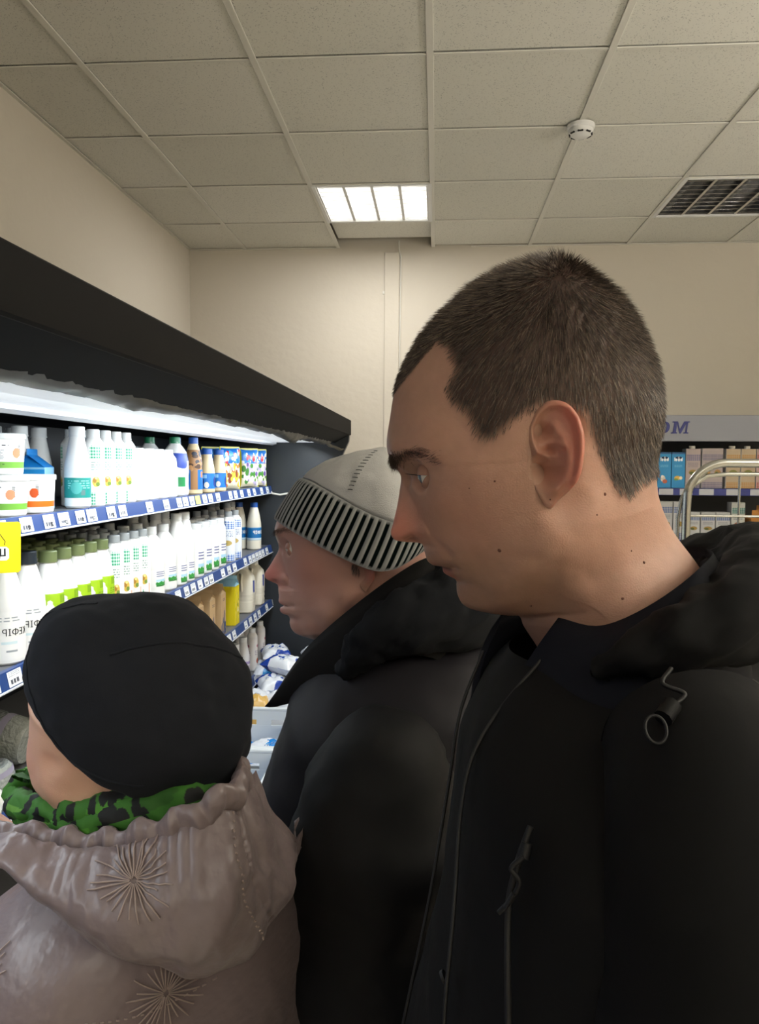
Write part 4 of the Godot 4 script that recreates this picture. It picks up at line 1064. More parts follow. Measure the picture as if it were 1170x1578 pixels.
	# [x, shelf y, width, height, print, side, cap, words, group]
	var list := [
		[1.185, 1.538, 0.076, 0.205, print_mat(bp), mat(Color(0.1, 0.4, 0.6), 0.5), null, "bright blue brick carton with white lettering, hidden behind the man's nape", "blue brick cartons"],
		[1.305, 1.538, 0.076, 0.205, print_mat(bp), mat(Color(0.1, 0.4, 0.6), 0.5), null, "bright blue brick carton with a cup picture, just right of the man's nape", "blue brick cartons"],
		[1.383, 1.538, 0.076, 0.205, print_mat(bp2), mat(Color(0.1, 0.4, 0.6), 0.5), null, "bright blue brick carton with a food picture, second from the man's nape", "blue brick cartons"],
		[1.465, 1.538, 0.082, 0.225, pinkc, side, capc, "pinkish carton with navy check beside the blue cartons", "checked cartons on the end shelf"],
		[1.573, 1.538, 0.118, 0.228, widec, side, null, "wide pinkish carton with navy check above the cage rail", "checked cartons on the end shelf"],
		[1.688, 1.538, 0.080, 0.225, orac, side, capc, "orange-checked carton with a cap, left of its twin under the sign", "orange cartons"],
		[1.772, 1.538, 0.080, 0.225, orac, side, capc, "orange-checked carton with a cap, right of its twin under the sign", "orange cartons"],
		[1.856, 1.538, 0.080, 0.225, redc, side, capc, "red-checked carton with a cap at the right edge of the picture", "red cartons"],
		[1.945, 1.538, 0.080, 0.225, redc, side, capc, "red-checked carton with a cap beyond the right edge of the picture", "red cartons"],
		[1.322, 1.245, 0.072, 0.215, bluc, side, null, "blue-checked milk carton on the lower shelf, nearest the man's neck", "blue checked cartons"],
		[1.398, 1.245, 0.072, 0.215, bluc, side, null, "blue-checked milk carton on the lower shelf, left of the cage post", "blue checked cartons"],
		[1.478, 1.245, 0.070, 0.155, bluc, side, null, "short blue-checked carton, first of three behind the cage wires", "short cartons"],
		[1.558, 1.245, 0.080, 0.155, bluc, side, null, "short blue-checked carton, second of three behind the cage wires", "short cartons"],
		[1.642, 1.245, 0.080, 0.155, bluc, side, null, "short blue-checked carton, third of three behind the cage wires", "short cartons"],
		[1.725, 1.245, 0.076, 0.212, grec, side, null, "teal-checked carton on the lower shelf beside the orange box", "teal cartons"],
	]
	for q in list:
		var c := brick_carton("carton", q[7], q[2], q[3], 0.075, q[4], q[5], q[6])
		c.position = Vector3(q[0], q[1] + 0.0005, z)
		c.set_meta("group", q[8])
	var ob := thing("cardboard_box", "open orange-brown cardboard box on the lower end shelf at the right", "box", Vector3(1.86, 1.2455, -4.70))
	var cm := mat(Color(0.68, 0.46, 0.2), 0.7)
	for s in [-1, 1]:
		part("side_wall", Geo.new().box(Vector3(s * 0.07, 0.06, 0), Vector3(0.004, 0.12, 0.2)), cm, ob)
		part("end_wall", Geo.new().prism(PackedVector2Array([Vector2(-0.07, 0), Vector2(0.07, 0), Vector2(0.07, 0.19), Vector2(0.035, 0.19), Vector2(0.03, 0.13), Vector2(-0.03, 0.13), Vector2(-0.035, 0.17), Vector2(-0.07, 0.17)]), s * 0.1 - 0.002, s * 0.1 + 0.002), cm, ob)
	part("bottom", Geo.new().box(Vector3(0, 0.003, 0), Vector3(0.14, 0.006, 0.2)), cm, ob)

func make_cage():
	var t := thing("trolley", "chrome tubular wire-backed trolley standing behind the bareheaded man's shoulder", "trolley", Vector3(1.2, 0, -2.5))
	var xl := 0.775 - 1.2; var xr := 1.625 - 1.2
	for s in [0.0]:
		var path := [Vector3(xl, 0.14, s), Vector3(xl, 0.8, s), Vector3(xl, 1.52, s)]
		for k in 9:
			var a := PI - (PI / 2) * (k + 1) / 9
			path.append(Vector3(xl + 0.115 + 0.115 * cos(a), 1.557 + 0.115 * sin(a), s))
		for k in 9:
			var a := PI / 2 - (PI / 2) * k / 8
			path.append(Vector3(xr - 0.115 + 0.115 * cos(a), 1.557 + 0.115 * sin(a), s))
		path.append(Vector3(xr, 0.8, s)); path.append(Vector3(xr, 0.14, s))
		part("frame_tube", Geo.new().tube(path, 0.0135, 12), M.chrome, t)
		part("upper_bar", Geo.new().tube([Vector3(xl + 0.015, 1.60, s - 0.0), Vector3(xl + 0.06, 1.632, s), Vector3(xl + 0.12, 1.638, s), Vector3(xr - 0.12, 1.638, s), Vector3(xr - 0.015, 1.6, s)], 0.007, 10), M.chrome, t)
		for k in 9:
			var y := 0.3 + 0.151 * k
			part("wire", Geo.new().tube([Vector3(xl, y, s), Vector3(xr, y, s)], 0.004, 8), M.chrome, t)
		for k in 6:
			var x := xl + 0.16 + 0.118 * k
			part("wire", Geo.new().tube([Vector3(x, 0.2, s - 0.006), Vector3(x, 1.64, s - 0.006)], 0.004, 8), M.chrome, t)
		for x in [xl + 0.04, xr - 0.04]:
			var w := part("castor", Geo.new().lathe([Vector2(0, -0.014), Vector2(0.045, -0.014), Vector2(0.05, -0.008), Vector2(0.05, 0.008), Vector2(0.045, 0.014), Vector2(0, 0.014)], 20), M.rubber, t)
			w.transform = Transform3D(Basis(Vector3(1, 0, 0), PI / 2), Vector3(x, 0.05, s))
			part("castor_fork", Geo.new().box(Vector3(x, 0.085, s), Vector3(0.03, 0.09, 0.04), 0.004), M.chrome, t)
	var second := Geo.new().tube([Vector3(xl - 0.022, 0.14, -0.012), Vector3(xl - 0.022, 1.5, -0.012), Vector3(xl - 0.012, 1.56, -0.012), Vector3(xl + 0.005, 1.60, -0.008)], 0.006, 10)
	part("hinge_rod", second, M.chrome, t)
	var base := Geo.new().box(Vector3((xl + xr) / 2, 0.14, -0.3), Vector3(xr - xl, 0.02, 0.62), 0.004)
	part("platform", base, M.chrome, t)
	for x in [xl + 0.04, xr - 0.04]:
		var w := part("castor", Geo.new().lathe([Vector2(0, -0.014), Vector2(0.045, -0.014), Vector2(0.05, -0.008), Vector2(0.05, 0.008), Vector2(0.045, 0.014), Vector2(0, 0.014)], 20), M.rubber, t)
		w.transform = Transform3D(Basis(Vector3(1, 0, 0), PI / 2), Vector3(x, 0.05, -0.56))
		part("castor_fork", Geo.new().box(Vector3(x, 0.085, -0.56), Vector3(0.03, 0.09, 0.04), 0.004), M.chrome, t)
		part("brace", Geo.new().tube([Vector3(x, 0.55, -0.005), Vector3(x, 0.15, -0.4)], 0.008, 8), M.chrome, t)

# ---------------------------------------------------------------- people: tools
# value of column «c» of the keys at parameter x, through all keys without overshoot
func herm(keys: Array, ts: PackedFloat32Array, i: int, x: float, c: int) -> float:
	var n := keys.size()
	var t0 := ts[i]; var t1 := ts[i + 1]
	var h := t1 - t0
	var p0: float = keys[i][c]; var p1: float = keys[i + 1][c]
	var m := (p1 - p0) / h
	var m0 := m; var m1 := m
	if i > 0: m0 = (p1 - float(keys[i - 1][c])) / (t1 - ts[i - 1])
	if i < n - 2: m1 = (float(keys[i + 2][c]) - p0) / (ts[i + 2] - t0)
	var u := (x - t0) / h
	var u2 := u * u; var u3 := u2 * u
	return p0 * (2 * u3 - 3 * u2 + 1) + h * m0 * (u3 - 2 * u2 + u) + p1 * (-2 * u3 + 3 * u2) + h * m1 * (u3 - u2)

# a smooth path through points
func smooth(pts: Array, n: int) -> Array:
	var keys := []
	var ts := PackedFloat32Array()
	var l := 0.0
	for k in pts.size():
		if k > 0: l += (pts[k] - pts[k - 1]).length()
		ts.append(l)
		keys.append([pts[k].x, pts[k].y, pts[k].z])
	var out := []
	var i := 0
	for k in n:
		var x := l * k / (n - 1.0)
		while i < pts.size() - 2 and x > ts[i + 1]: i += 1
		out.append(Vector3(herm(keys, ts, i, x, 0), herm(keys, ts, i, x, 1), herm(keys, ts, i, x, 2)))
	return out

func spread(vals: Array, n: int) -> Array:
	var out := []
	for k in n:
		var x := (vals.size() - 1.0) * k / (n - 1.0)
		var i := mini(int(x), vals.size() - 2)
		var u := x - i
		u = u * u * (3 - 2 * u)
		out.append(lerpf(vals[i], vals[i + 1], u))
	return out

# a laid-out surface that can be asked for a place and a normal
class Patch:
	var p: PackedVector3Array
	var nu: int
	var nv: int
	func _init(p_: PackedVector3Array, nu_: int):
		p = p_; nu = nu_; nv = p.size() / nu
	func at(u: float, v: float) -> Vector3:
		var x := clampf(u, 0, 1) * (nu - 1); var y := clampf(v, 0, 1) * (nv - 1)
		var i := mini(int(x), nu - 2); var j := mini(int(y), nv - 2)
		var a := p[j * nu + i].lerp(p[j * nu + i + 1], x - i)
		var b := p[(j + 1) * nu + i].lerp(p[(j + 1) * nu + i + 1], x - i)
		return a.lerp(b, y - j)
	func frame(u: float, v: float) -> Array:     # [du per metre direction, dv direction, |du|, |dv|, normal]
		var e := 0.01
		var a := (at(u + e, v) - at(u - e, v)) / (2 * e); var b := (at(u, v + e) - at(u, v - e)) / (2 * e)
		return [a.normalized(), b.normalized(), a.length(), b.length(), a.cross(b).normalized()]

# horizontal rings: keys [t, front, back, half width, roundness, sideways shift] in metres, along fr's axes (forward, up, side)
func loft(fr: Transform3D, keys: Array, rows: int, seg: int) -> PackedVector3Array:
	var ts := PackedFloat32Array()
	for k in keys: ts.append(-k[0])
	var out := PackedVector3Array()
	var i := 0
	for r in rows:
		var x := lerpf(ts[0], ts[-1], r / (rows - 1.0))
		while i < keys.size() - 2 and x > ts[i + 1]: i += 1
		var q := []
		for c in range(1, 6): q.append(herm(keys, ts, i, x, c))
		var a: float = (q[0] - q[1]) / 2; var m: float = (q[0] + q[1]) / 2; var e: float = 2.0 / q[3]
		for j in seg + 1:
			var th := TAU * j / seg
			var cs := cos(th); var sn := sin(th)
			out.append(fr * Vector3(m + a * signf(cs) * pow(absf(cs), e), -x, q[4] + q[2] * signf(sn) * pow(absf(sn), e)))
	return out

# a field of tapered capsules [a, b, ra, rb] joined smoothly, meshed by surface nets
func sdf(bones: Array, cell: float, k: float, g: Geo):
	var lo := Vector3(1e9, 1e9, 1e9); var hi := -lo
	for b in bones:
		var r: float = maxf(b[2], b[3]) + 3.0 * k + 2.0 * cell
		lo = lo.min(b[0] - Vector3.ONE * r).min(b[1] - Vector3.ONE * r)
		hi = hi.max(b[0] + Vector3.ONE * r).max(b[1] + Vector3.ONE * r)
	var d := Vector3i(((hi - lo) / cell).ceil()) + Vector3i.ONE
	var f := PackedFloat32Array()
	f.resize(d.x * d.y * d.z)
	for b in bones:
		var a: Vector3 = b[0]; var ab: Vector3 = b[1] - b[0]
		var ra: float = b[2]; var rb: float = b[3]
		var r := maxf(ra, rb) + 3.0 * k
		var l2 := maxf(ab.length_squared(), 1e-9)
		var n0 := Vector3i(((a.min(b[1]) - Vector3.ONE * r - lo) / cell).floor()); var n1 := Vector3i(((a.max(b[1]) + Vector3.ONE * r - lo) / cell).ceil())
		for z in range(n0.z, n1.z + 1):
			for y in range(n0.y, n1.y + 1):
				var row := (z * d.y + y) * d.x
				for x in range(n0.x, n1.x + 1):
					var p := lo + Vector3(x, y, z) * cell - a
					var t := clampf(p.dot(ab) / l2, 0.0, 1.0)
					var e := (p - ab * t).length() - ra - (rb - ra) * t
					if e < 3.0 * k: f[row + x] += exp(-maxf(e, -12.0 * k) / k)
	var ids := {}
	var off := [0, 1, d.x, d.x + 1, d.x * d.y, d.x * d.y + 1, d.x * d.y + d.x, d.x * d.y + d.x + 1]
	var edges := [[0, 1], [2, 3], [4, 5], [6, 7], [0, 2], [1, 3], [4, 6], [5, 7], [0, 4], [1, 5], [2, 6], [3, 7]]
	for z in d.z - 1:
		for y in d.y - 1:
			for x in d.x - 1:
				var o := (z * d.y + y) * d.x + x
				var inside := 0
				for c in off:
					if f[o + c] > 1.0: inside += 1
				if inside == 0 or inside == 8: continue
				var m := Vector3.ZERO; var n := 0
				for e in edges:
					var va := f[o + off[e[0]]]; var vb := f[o + off[e[1]]]
					if (va > 1.0) == (vb > 1.0): continue
					var la := log(maxf(va, 0.05)); var lb := log(maxf(vb, 0.05))
					var t := la / (la - lb)
					var pa := Vector3(e[0] & 1, (e[0] >> 1) & 1, e[0] >> 2); var pb := Vector3(e[1] & 1, (e[1] >> 1) & 1, e[1] >> 2)
					m += pa.lerp(pb, t); n += 1
				ids[o] = g.pt(lo + (Vector3(x, y, z) + m / n) * cell)
	var ax := [1, d.x, d.x * d.y]
	for o in ids:
		for k2 in 3:
			var s: int = ax[k2]; var u: int = ax[(k2 + 1) % 3]; var w: int = ax[(k2 + 2) % 3]
			var ia := f[o] > 1.0
			if ia == (f[o + s] > 1.0): continue
			if not (ids.has(o - u) and ids.has(o - w) and ids.has(o - u - w)): continue
			if ia: g.quad(ids[o - u - w], ids[o - w], ids[o], ids[o - u])
			else: g.quad(ids[o - u - w], ids[o - u], ids[o], ids[o - w])

# ---------------------------------------------------------------- heads
# Millimetres in the head's own frame: x forward, y up, z towards its near side.
# Keys, crown to neck: front (with nose), front (without), back, half width.
const FACE := [
[-7.1, 126.7, -7.1, 126.7, -19.0, 126.0, 10], [4.9, 125.0, 4.9, 125.0, -31.0, 121.3, 34], [22.9, 120.0, 22.9, 120.0, -44.9, 110.5, 52], [41.0, 110.3, 41.0, 110.3, -57.9, 100.3, 64], [59.2, 96.5, 59.2, 96.5, -68.9, 86.2, 70],
[74.6, 82.4, 74.6, 82.4, -78.1, 70.2, 74], [85.9, 67.2, 85.9, 67.2, -84.8, 55.3, 76], [93.7, 50.7, 93.7, 50.7, -88.7, 41.3, 77], [97.4, 36.2, 97.4, 36.2, -90.6, 27.3, 76.5], [99.6, 21.7, 99.6, 21.7, -90.5, 17.3, 76],
[101.9, 5.4, 101.9, 5.4, -89.5, 9.3, 75], [101.0, -4.5, 101.0, -4.5, -88.5, 2.3, 74], [97.7, -12.7, 97.1, -12.7, -87.9, -2.8, 73.5], [93.2, -17.3, 92.4, -17.3, -87.6, -5.2, 73], [91.3, -21.9, 89.8, -21.9, -87.2, -7.8, 73],
[92.1, -30.7, 86.8, -31.7, -87.0, -12.8, 72.5], [93.9, -42.3, 82.9, -43.3, -87.1, -19.3, 72], [97.0, -55.9, 78.6, -54.8, -87.7, -25.5, 71], [98.5, -61.4, 76.9, -59.6, -88.1, -28.2, 71], [97.8, -65.0, 76.2, -62.6, -88.4, -29.8, 70.5],
[95.2, -67.7, 75.8, -65.1, -88.6, -31.2, 70.5], [87.4, -68.9, 75.3, -67.4, -88.8, -32.6, 70], [78.5, -69.2, 74.9, -69.1, -89.1, -33.8, 70], [75.1, -70.6, 74.7, -71.0, -89.5, -35.4, 69.5], [74.0, -74.8, 74.0, -74.8, -90.4, -38.3, 69],
[71.8, -80.9, 71.8, -80.9, -91.2, -41.1, 68], [69.1, -84.0, 69.1, -84.0, -91.9, -42.9, 67.5], [66.3, -85.6, 66.3, -85.6, -92.3, -44.3, 67], [61.9, -86.0, 61.9, -86.0, -92.7, -45.3, 66.5], [60.4, -86.8, 60.4, -86.8, -92.9, -46.1, 66], [59.5, -90.2, 59.5, -90.2, -93.7, -48.0, 65],
[55.1, -93.4, 55.1, -93.4, -94.6, -50.0, 64], [50.5, -96.1, 50.5, -96.1, -95.4, -51.6, 63.5], [50.2, -99.7, 50.2, -99.7, -96.2, -53.2, 63], [49.5, -106.0, 49.5, -106.0, -98.3, -56.2, 62], [46.1, -112.9, 46.1, -112.9, -101.1, -60.0, 61], [40.2, -116.8, 40.2, -116.8, -104.3, -63.8, 60],
[27.6, -119.6, 27.6, -119.6, -108.3, -68.6, 58.5], [15.2, -120.9, 15.2, -120.9, -112.4, -73.6, 57.5], [4.9, -121.2, 4.9, -121.2, -116.0, -78.0, 57], [1.5, -128.3, 1.5, -128.3, -121.0, -84.8, 57], [-7.8, -142.3, -7.8, -142.3, -127.1, -95.3, 58], [-16.2, -156.8, -16.2, -156.8, -133.3, -108.3, 62], [-22.7, -175.6, -22.7, -175.6, -140.6, -125.5, 68]]

# [place, reach, push] of the modelling of the face; mirrored to the far side
const FACE_TOUCHES := [
	[Vector3(76.7, -18.5, 29), 16, Vector3(-11, 0, 0)],      # eye socket
	[Vector3(86.1, -21.0, 13), 10, Vector3(-4, 0, -2)],         # inner corner beside the bridge
	[Vector3(91.5, -8.2, 22), 17, Vector3(3.0, 0, 0.5)],       # brow ridge
	[Vector3(48.0, -30.3, 60), 36, Vector3(0, 0, 3.0)],         # cheekbone
	[Vector3(63.7, -40.7, 45), 26, Vector3(1.5, 0, 1.5)],
	[Vector3(48.3, 12.0, 68), 38, Vector3(0, 0, -4.0)],        # temple
	[Vector3(34.7, -62.2, 58), 48, Vector3(0, 0, -3.5)],       # hollow of the cheek
	[Vector3(-17.6, -53.2, 66), 26, Vector3(0, 0, 3.0)], [Vector3(-11.2, -73.9, 62), 26, Vector3(0, 0, 3.5)], [Vector3(4.4, -92.1, 55), 24, Vector3(1, 0, 3.5)], [Vector3(20.7, -102.8, 45), 22, Vector3(1, 0, 3.0)],   # jaw
	[Vector3(-24.6, -89.0, 58), 42, Vector3(0, 0, -7)], [Vector3(-7.2, -107.5, 52), 34, Vector3(0, 0, -7)],   # under the jaw
	[Vector3(71.9, -59.2, 15), 10.5, Vector3(-1.0, 0, 5.5)],    # wing of the nose
	[Vector3(64.8, -57.1, 21), 6, Vector3(-2.0, 0, -1.5)],      # crease behind the wing
	[Vector3(83.1, -67.2, 8), 5.5, Vector3(-1, 4.0, -1)], [Vector3(83.3, -65.5, 11), 5.2, Vector3(0, 1.2, -5.5)],     # nostril
	[Vector3(62.1, -65.7, 26), 7, Vector3(-1, 0, -1)], [Vector3(56.2, -73.2, 30), 8, Vector3(-1.2, 0, -1)],   # fold from nose to mouth
	[Vector3(53.2, -83.3, 23), 7, Vector3(-2.0, 0, -1.5)],     # corner of the mouth
	[Vector3(67.9, -81.6, 6), 7, Vector3(1.2, 0, 0)], [Vector3(56.5, -89.8, 8), 10, Vector3(1.5, 0, 0)],    # lips
	[Vector3(54.6, -96.6, 14), 13, Vector3(-1.0, 0, 0)],       # below the lower lip
	[Vector3(-35.4, -42.1, 64), 22, Vector3(0, 0, 2.5)], [Vector3(-28.7, -68.5, 58), 22, Vector3(0, 0, 3.5)], [Vector3(-21.7, -95.7, 52), 22, Vector3(0, 0, 3.5)], [Vector3(-15.4, -119.9, 46), 22, Vector3(0, 0, 3.5)],   # muscle of the neck
	[Vector3(-19.1, -38.6, 66), 20, Vector3(0, 0, -4)],          # behind the ear lobe
	[Vector3(-14, 8, 70), 19, Vector3(0, 0, -14)], [Vector3(-13, -12, 70), 18, Vector3(0, 0, -15)],   # the skull under the ear
]

func head(keys0: Array, anchors: Array, touches: Array, color: Callable, rows := 280, seg := 240) -> Array:
	var keys := keys0.duplicate(true)
	var ts := PackedFloat32Array()
	var l := 0.0
	for k in keys.size():
		if k > 0:
			l += Vector2(keys[k][0] - keys[k - 1][0], keys[k][1] - keys[k - 1][1]).length() * 0.8 + Vector2(keys[k][4] - keys[k - 1][4], keys[k][5] - keys[k - 1][5]).length() * 0.25 + 0.6
		ts.append(l)
	# between the bridge of the nose, its base and the chin the cheeks run smoothly; nose and lips stand out from them
	for n in anchors.size() - 1:
		for k in range(anchors[n] + 1, anchors[n + 1]):
			var u := (ts[k] - ts[anchors[n]]) / (ts[anchors[n + 1]] - ts[anchors[n]])
			for c in range(2, 7): keys[k][c] = lerpf(keys[anchors[n]][c], keys[anchors[n + 1]][c], u)
	var p := PackedVector3Array()
	var cols := PackedColorArray()
	var i := 0
	var all := []
	for r in rows:
		var x := l * r / (rows - 1.0)
		while i < keys.size() - 2 and x > ts[i + 1]: i += 1
		var q := []
		for c in 7: q.append(herm(keys, ts, i, x, c))
		all.append(q)
	# soften the underlying shape from the bridge of the nose down
	var first := 0
	while l * first / (rows - 1.0) < ts[anchors[0]] - 10.0: first += 1
	for pass_ in 3:
		var was := all.duplicate(true)
		for r in range(first, rows - 1):
			var w := mini(mini(9, rows - 1 - r), (r - first) / 3)
			for c in range(2, 7):
				var s := 0.0
				for d in range(-w, w + 1): s += was[r + d][c]
				all[r][c] = s / (2 * w + 1)
	for r in rows:
		var x := l * r / (rows - 1.0)
		var q: Array = all[r]
		var front := Vector2(q[0], q[1]); var base := Vector2(q[2], q[3]); var back := Vector2(q[4], q[5])
		var push := front - base
		var y: float = base.y
		# how the half width runs from front to back: blunt at the skull, tapering at the jaw
		var low := clampf((-75.0 - y) / 40.0, 0, 1)
		var h := lerpf(0.60, 0.80, low)
		var gg := lerpf(1.12, 1.0, clampf((40.0 - y) / 60.0, 0, 1))
		var sig := lerpf(7.5, 10.5, clampf((keys[anchors[0]][1] - 5.0 - front.y) / 35.0, 0, 1))
		if x > ts[anchors[1]]: sig = lerpf(10.5, 24.0, clampf((x - ts[anchors[1]]) / 5.0, 0, 1)) + 26.0 * smoothstep(-4.0, 12.0, x - ts[anchors[2]])
		for j in seg + 1:
			var th := TAU * j / seg
			var k := (1.0 - cos(th)) / 2.0
			var s := sin(PI * pow(k, gg))
			var z: float = q[6] * pow(maxf(s, 0.0), h) * (1.0 if th <= PI else -1.0)
			var m := base.lerp(back, k)
			if k < 0.4 and push.length_squared() > 0.01: m += push * exp(-pow(absf(z) / sig, 2.6))
			var v := Vector3(m.x, m.y, absf(z))
			for t in touches:
				var dv: Vector3 = v - t[0]
				var rr: float = t[1]
				if absf(dv.y) > rr or absf(dv.x) > rr: continue
				var d2 := dv.length_squared() / (rr * rr)
				if d2 < 1.0: v += t[2] * (1.0 - d2) * (1.0 - d2)
			cols.append(color.call(v))
			if j == 0 or j == seg: v.z = 0.0
			if z < 0: v.z = -v.z
			p.append(v)
	return [p, cols, seg + 1]

# outer ear, millimetres in the head's frame; rises from the head towards its rear edge
const EAR_EDGE := [Vector3(4.5, 18.2, 84), Vector3(0.3, 24.2, 84), Vector3(-5.7, 26.8, 84), Vector3(-11.6, 27.1, 84), Vector3(-17.6, 24.7, 84), Vector3(-22.9, 18.1, 84), Vector3(-25.9, 10.3, 84), Vector3(-27.3, 2.5, 84), Vector3(-26.8, -9.6, 84), Vector3(-24.5, -21.0, 84), Vector3(-19.5, -28.0, 84), Vector3(-13.7, -34.2, 84), Vector3(-9.5, -39.5, 84), Vector3(-6.5, -38.5, 84), Vector3(-3.0, -32.9, 84), Vector3(-0.1, -27.6, 84), Vector3(2.1, -22.9, 84), Vector3(3.2, -16.8, 84), Vector3(4.4, -8.0, 84), Vector3(5.6, 0.7, 84), Vector3(5.7, 10.3, 84)]
func seg_dist(p: Vector2, line: Array) -> float:
	var d := 1e9
	for k in line.size() - 1:
		d = minf(d, p.distance_to(Geometry2D.get_closest_point_to_segment(p, line[k], line[k + 1])))
	return d
func ear(z0: float) -> Geo:
	var f := func(a: Array) -> Array: return a.map(func(q): return Vector2(q.x, q.y))
	var helix: Array = f.call([Vector3(-0.4, -4.5, 84), Vector3(2.5, 2.5, 84), Vector3(3.0, 11.2, 84), Vector3(-1.0, 19.9, 84), Vector3(-6.6, 24.0, 84), Vector3(-12.5, 24.3, 84), Vector3(-18.0, 21.6, 84), Vector3(-22.2, 15.5, 84), Vector3(-24.5, 6.0, 84), Vector3(-24.9, -4.4, 84), Vector3(-23.9, -14.0, 84), Vector3(-21.6, -21.8, 84)])
	var anti: Array = f.call([Vector3(-12.1, -26.3, 84), Vector3(-16.8, -20.1, 84), Vector3(-18.7, -11.4, 84), Vector3(-17.8, -2.7, 84), Vector3(-14.6, 4.2, 84), Vector3(-9.4, 11.2, 84)])
	var crus: Array = f.call([Vector3(-16.4, -1.0, 84), Vector3(-9.6, 1.6, 84), Vector3(-3.6, 0.4, 84)])
	var root: Array = f.call([Vector3(-0.4, -4.9, 84), Vector3(-6.3, -6.2, 84)])
	var V := func(q): return Vector2(q.x, q.y)
	var concha: Vector2 = V.call(Vector3(-5.8, -17.1, 84)); var canal: Vector2 = V.call(Vector3(-0.9, -15.4, 84)); var fossa: Vector2 = V.call(Vector3(-3.4, 8.6, 84))
	var tragus: Vector2 = V.call(Vector3(2.9, -15.4, 84)); var anti_t: Vector2 = V.call(Vector3(-9.3, -29.3, 84)); var cymba: Vector2 = V.call(Vector3(-7.9, -3.1, 84))
	var mid: Vector2 = V.call(Vector3(-8.0, -6.2, 84))
	var edge: Array = smooth(EAR_EDGE + [EAR_EDGE[0]], 97)
	var p := PackedVector3Array(); var c := PackedColorArray()
	for row in 34:
		for e in edge:
			var o := Vector2(e.x, e.y)
			var v := minf(row / 27.0, 1.0)
			var q := mid.lerp(o, v)
			var back := maxf(0.0, (row - 27) / 6.0)
			var lift := clampf((6.0 - q.x) / 33.0, 0, 1)
			var low := clampf((-24.0 - q.y) / 14.0, 0, 1)
			var z := z0 + lerpf(17.0, 9.0, low) * pow(lift, 1.4)
			z -= 0.6 * clampf((q.x + 3.0) / 6.0, 0, 1) * pow(v, 8.0)
			z += 4.4 * exp(-pow(seg_dist(q, helix) / 2.3, 2)) * clampf((q.y + 26.0) / 10.0, 0, 1)
			z += 3.4 * exp(-pow(seg_dist(q, anti) / 3.0, 2)) + 2.2 * exp(-pow(seg_dist(q, crus) / 2.4, 2)) + 2.2 * exp(-pow(seg_dist(q, root) / 2.4, 2))
			z -= 11.0 * exp(-Vector2((q.x - concha.x) / 6.5, (q.y - concha.y) / 7.5).length_squared())
			z -= 7.0 * exp(-pow(q.distance_to(canal) / 4.2, 2)) + 7.0 * exp(-pow(q.distance_to(fossa) / 4.6, 2)) + 5.0 * exp(-pow(q.distance_to(cymba) / 3.6, 2))
			z += 4.5 * exp(-pow(q.distance_to(tragus) / 4.0, 2)) + 2.0 * exp(-pow(q.distance_to(anti_t) / 3.6, 2))
			if back > 0.0:
				var in_ := sin(back * PI / 2)
				q = q.lerp(mid, 0.30 * in_ * lift); q += (o - mid).normalized() * 0.8 * sin(back * PI)
				z = lerpf(z, z0 - 6.0, back)
			elif v > 0.93: z -= 1.2 * pow((v - 0.93) / 0.07, 2)
			p.append(Vector3(q.x, q.y, z))
			var red := clampf(lift * 1.2, 0, 1) * clampf((q.y + 34) / 14.0, 0, 1)
			c.append(lin(0.72, 0.545, 0.465).lerp(lin(0.73, 0.47, 0.41), red * 0.8).lerp(lin(0.45, 0.25, 0.2), 0.75 * exp(-pow(q.distance_to(canal) / 3.6, 2))))
	var g := Geo.new()
	g.grid(p, 97, 0, c, Vector3(mid.x, mid.y, z0 - 60))
	return g

# eyeball with iris, and lids: in the head's frame
func eyeball(at: Vector3, gaze: Vector3, r: float) -> Geo:
	var g := Geo.new()
	var up := Vector3.UP
	var sd := gaze.cross(up).normalized(); up = sd.cross(gaze).normalized()
	var p := PackedVector3Array(); var c := PackedColorArray()
	for j in 25:
		for i in 33:
			var b := PI * pow(j / 24.0, 1.4); var a := TAU * i / 32
			var rr := r + (0.8 * pow(maxf(0.0, 1.0 - b / 0.5), 2) if b < 0.5 else 0.0)
			p.append(at + (gaze * cos(b) + (sd * cos(a) + up * sin(a)) * sin(b)) * rr)
			c.append(lin(0.04, 0.04, 0.04) if b < 0.18 else lin(0.36, 0.43, 0.47) if b < 0.46 else lin(0.2, 0.22, 0.25) if b < 0.5 else lin(0.88, 0.86, 0.82))
	g.grid(p, 33, 0, c, at)
	return g
func lids(at: Vector3, gaze: Vector3, r: float, up_open: float, low_open: float, skin: Color) -> Geo:
	var g := Geo.new()
	var sd := Vector3(0, 0, 1); sd = (sd - gaze * sd.dot(gaze)).normalized()
	var up := (Vector3.UP - gaze * gaze.y); up = (up - sd * up.dot(sd)).normalized()
	for w in [1.0, -1.0]:
		var p := PackedVector3Array(); var c := PackedColorArray()
		for j in 15:
			for i in 31:
				var la := lerpf(-1.25, 1.35, i / 30.0)
				var open: float = (up_open if w > 0 else low_open) * pow(maxf(0.0, cos(clampf(la / 1.05, -1, 1) * PI / 2)), 0.8)
				var ph: float = lerpf(open, 1.35, pow(maxf(0.0, (j - 1) / 13.0), 1.2)) * w
				var rr := r * (1.075 - 0.12 * smoothstep(0.95, 1.35, absf(la)) - 0.12 * smoothstep(0.8, 1.35, absf(ph)))
				if j == 0: rr = r * 1.0; ph = open * w
				p.append(at + (gaze * cos(ph) * cos(la) + up * sin(ph) * cos(la) + sd * sin(la)) * rr)
				c.append(skin.lerp(lin(0.62, 0.36, 0.32), 0.6) if j < 2 else skin)
		g.grid(p, 31, 0, c, at)
	return g

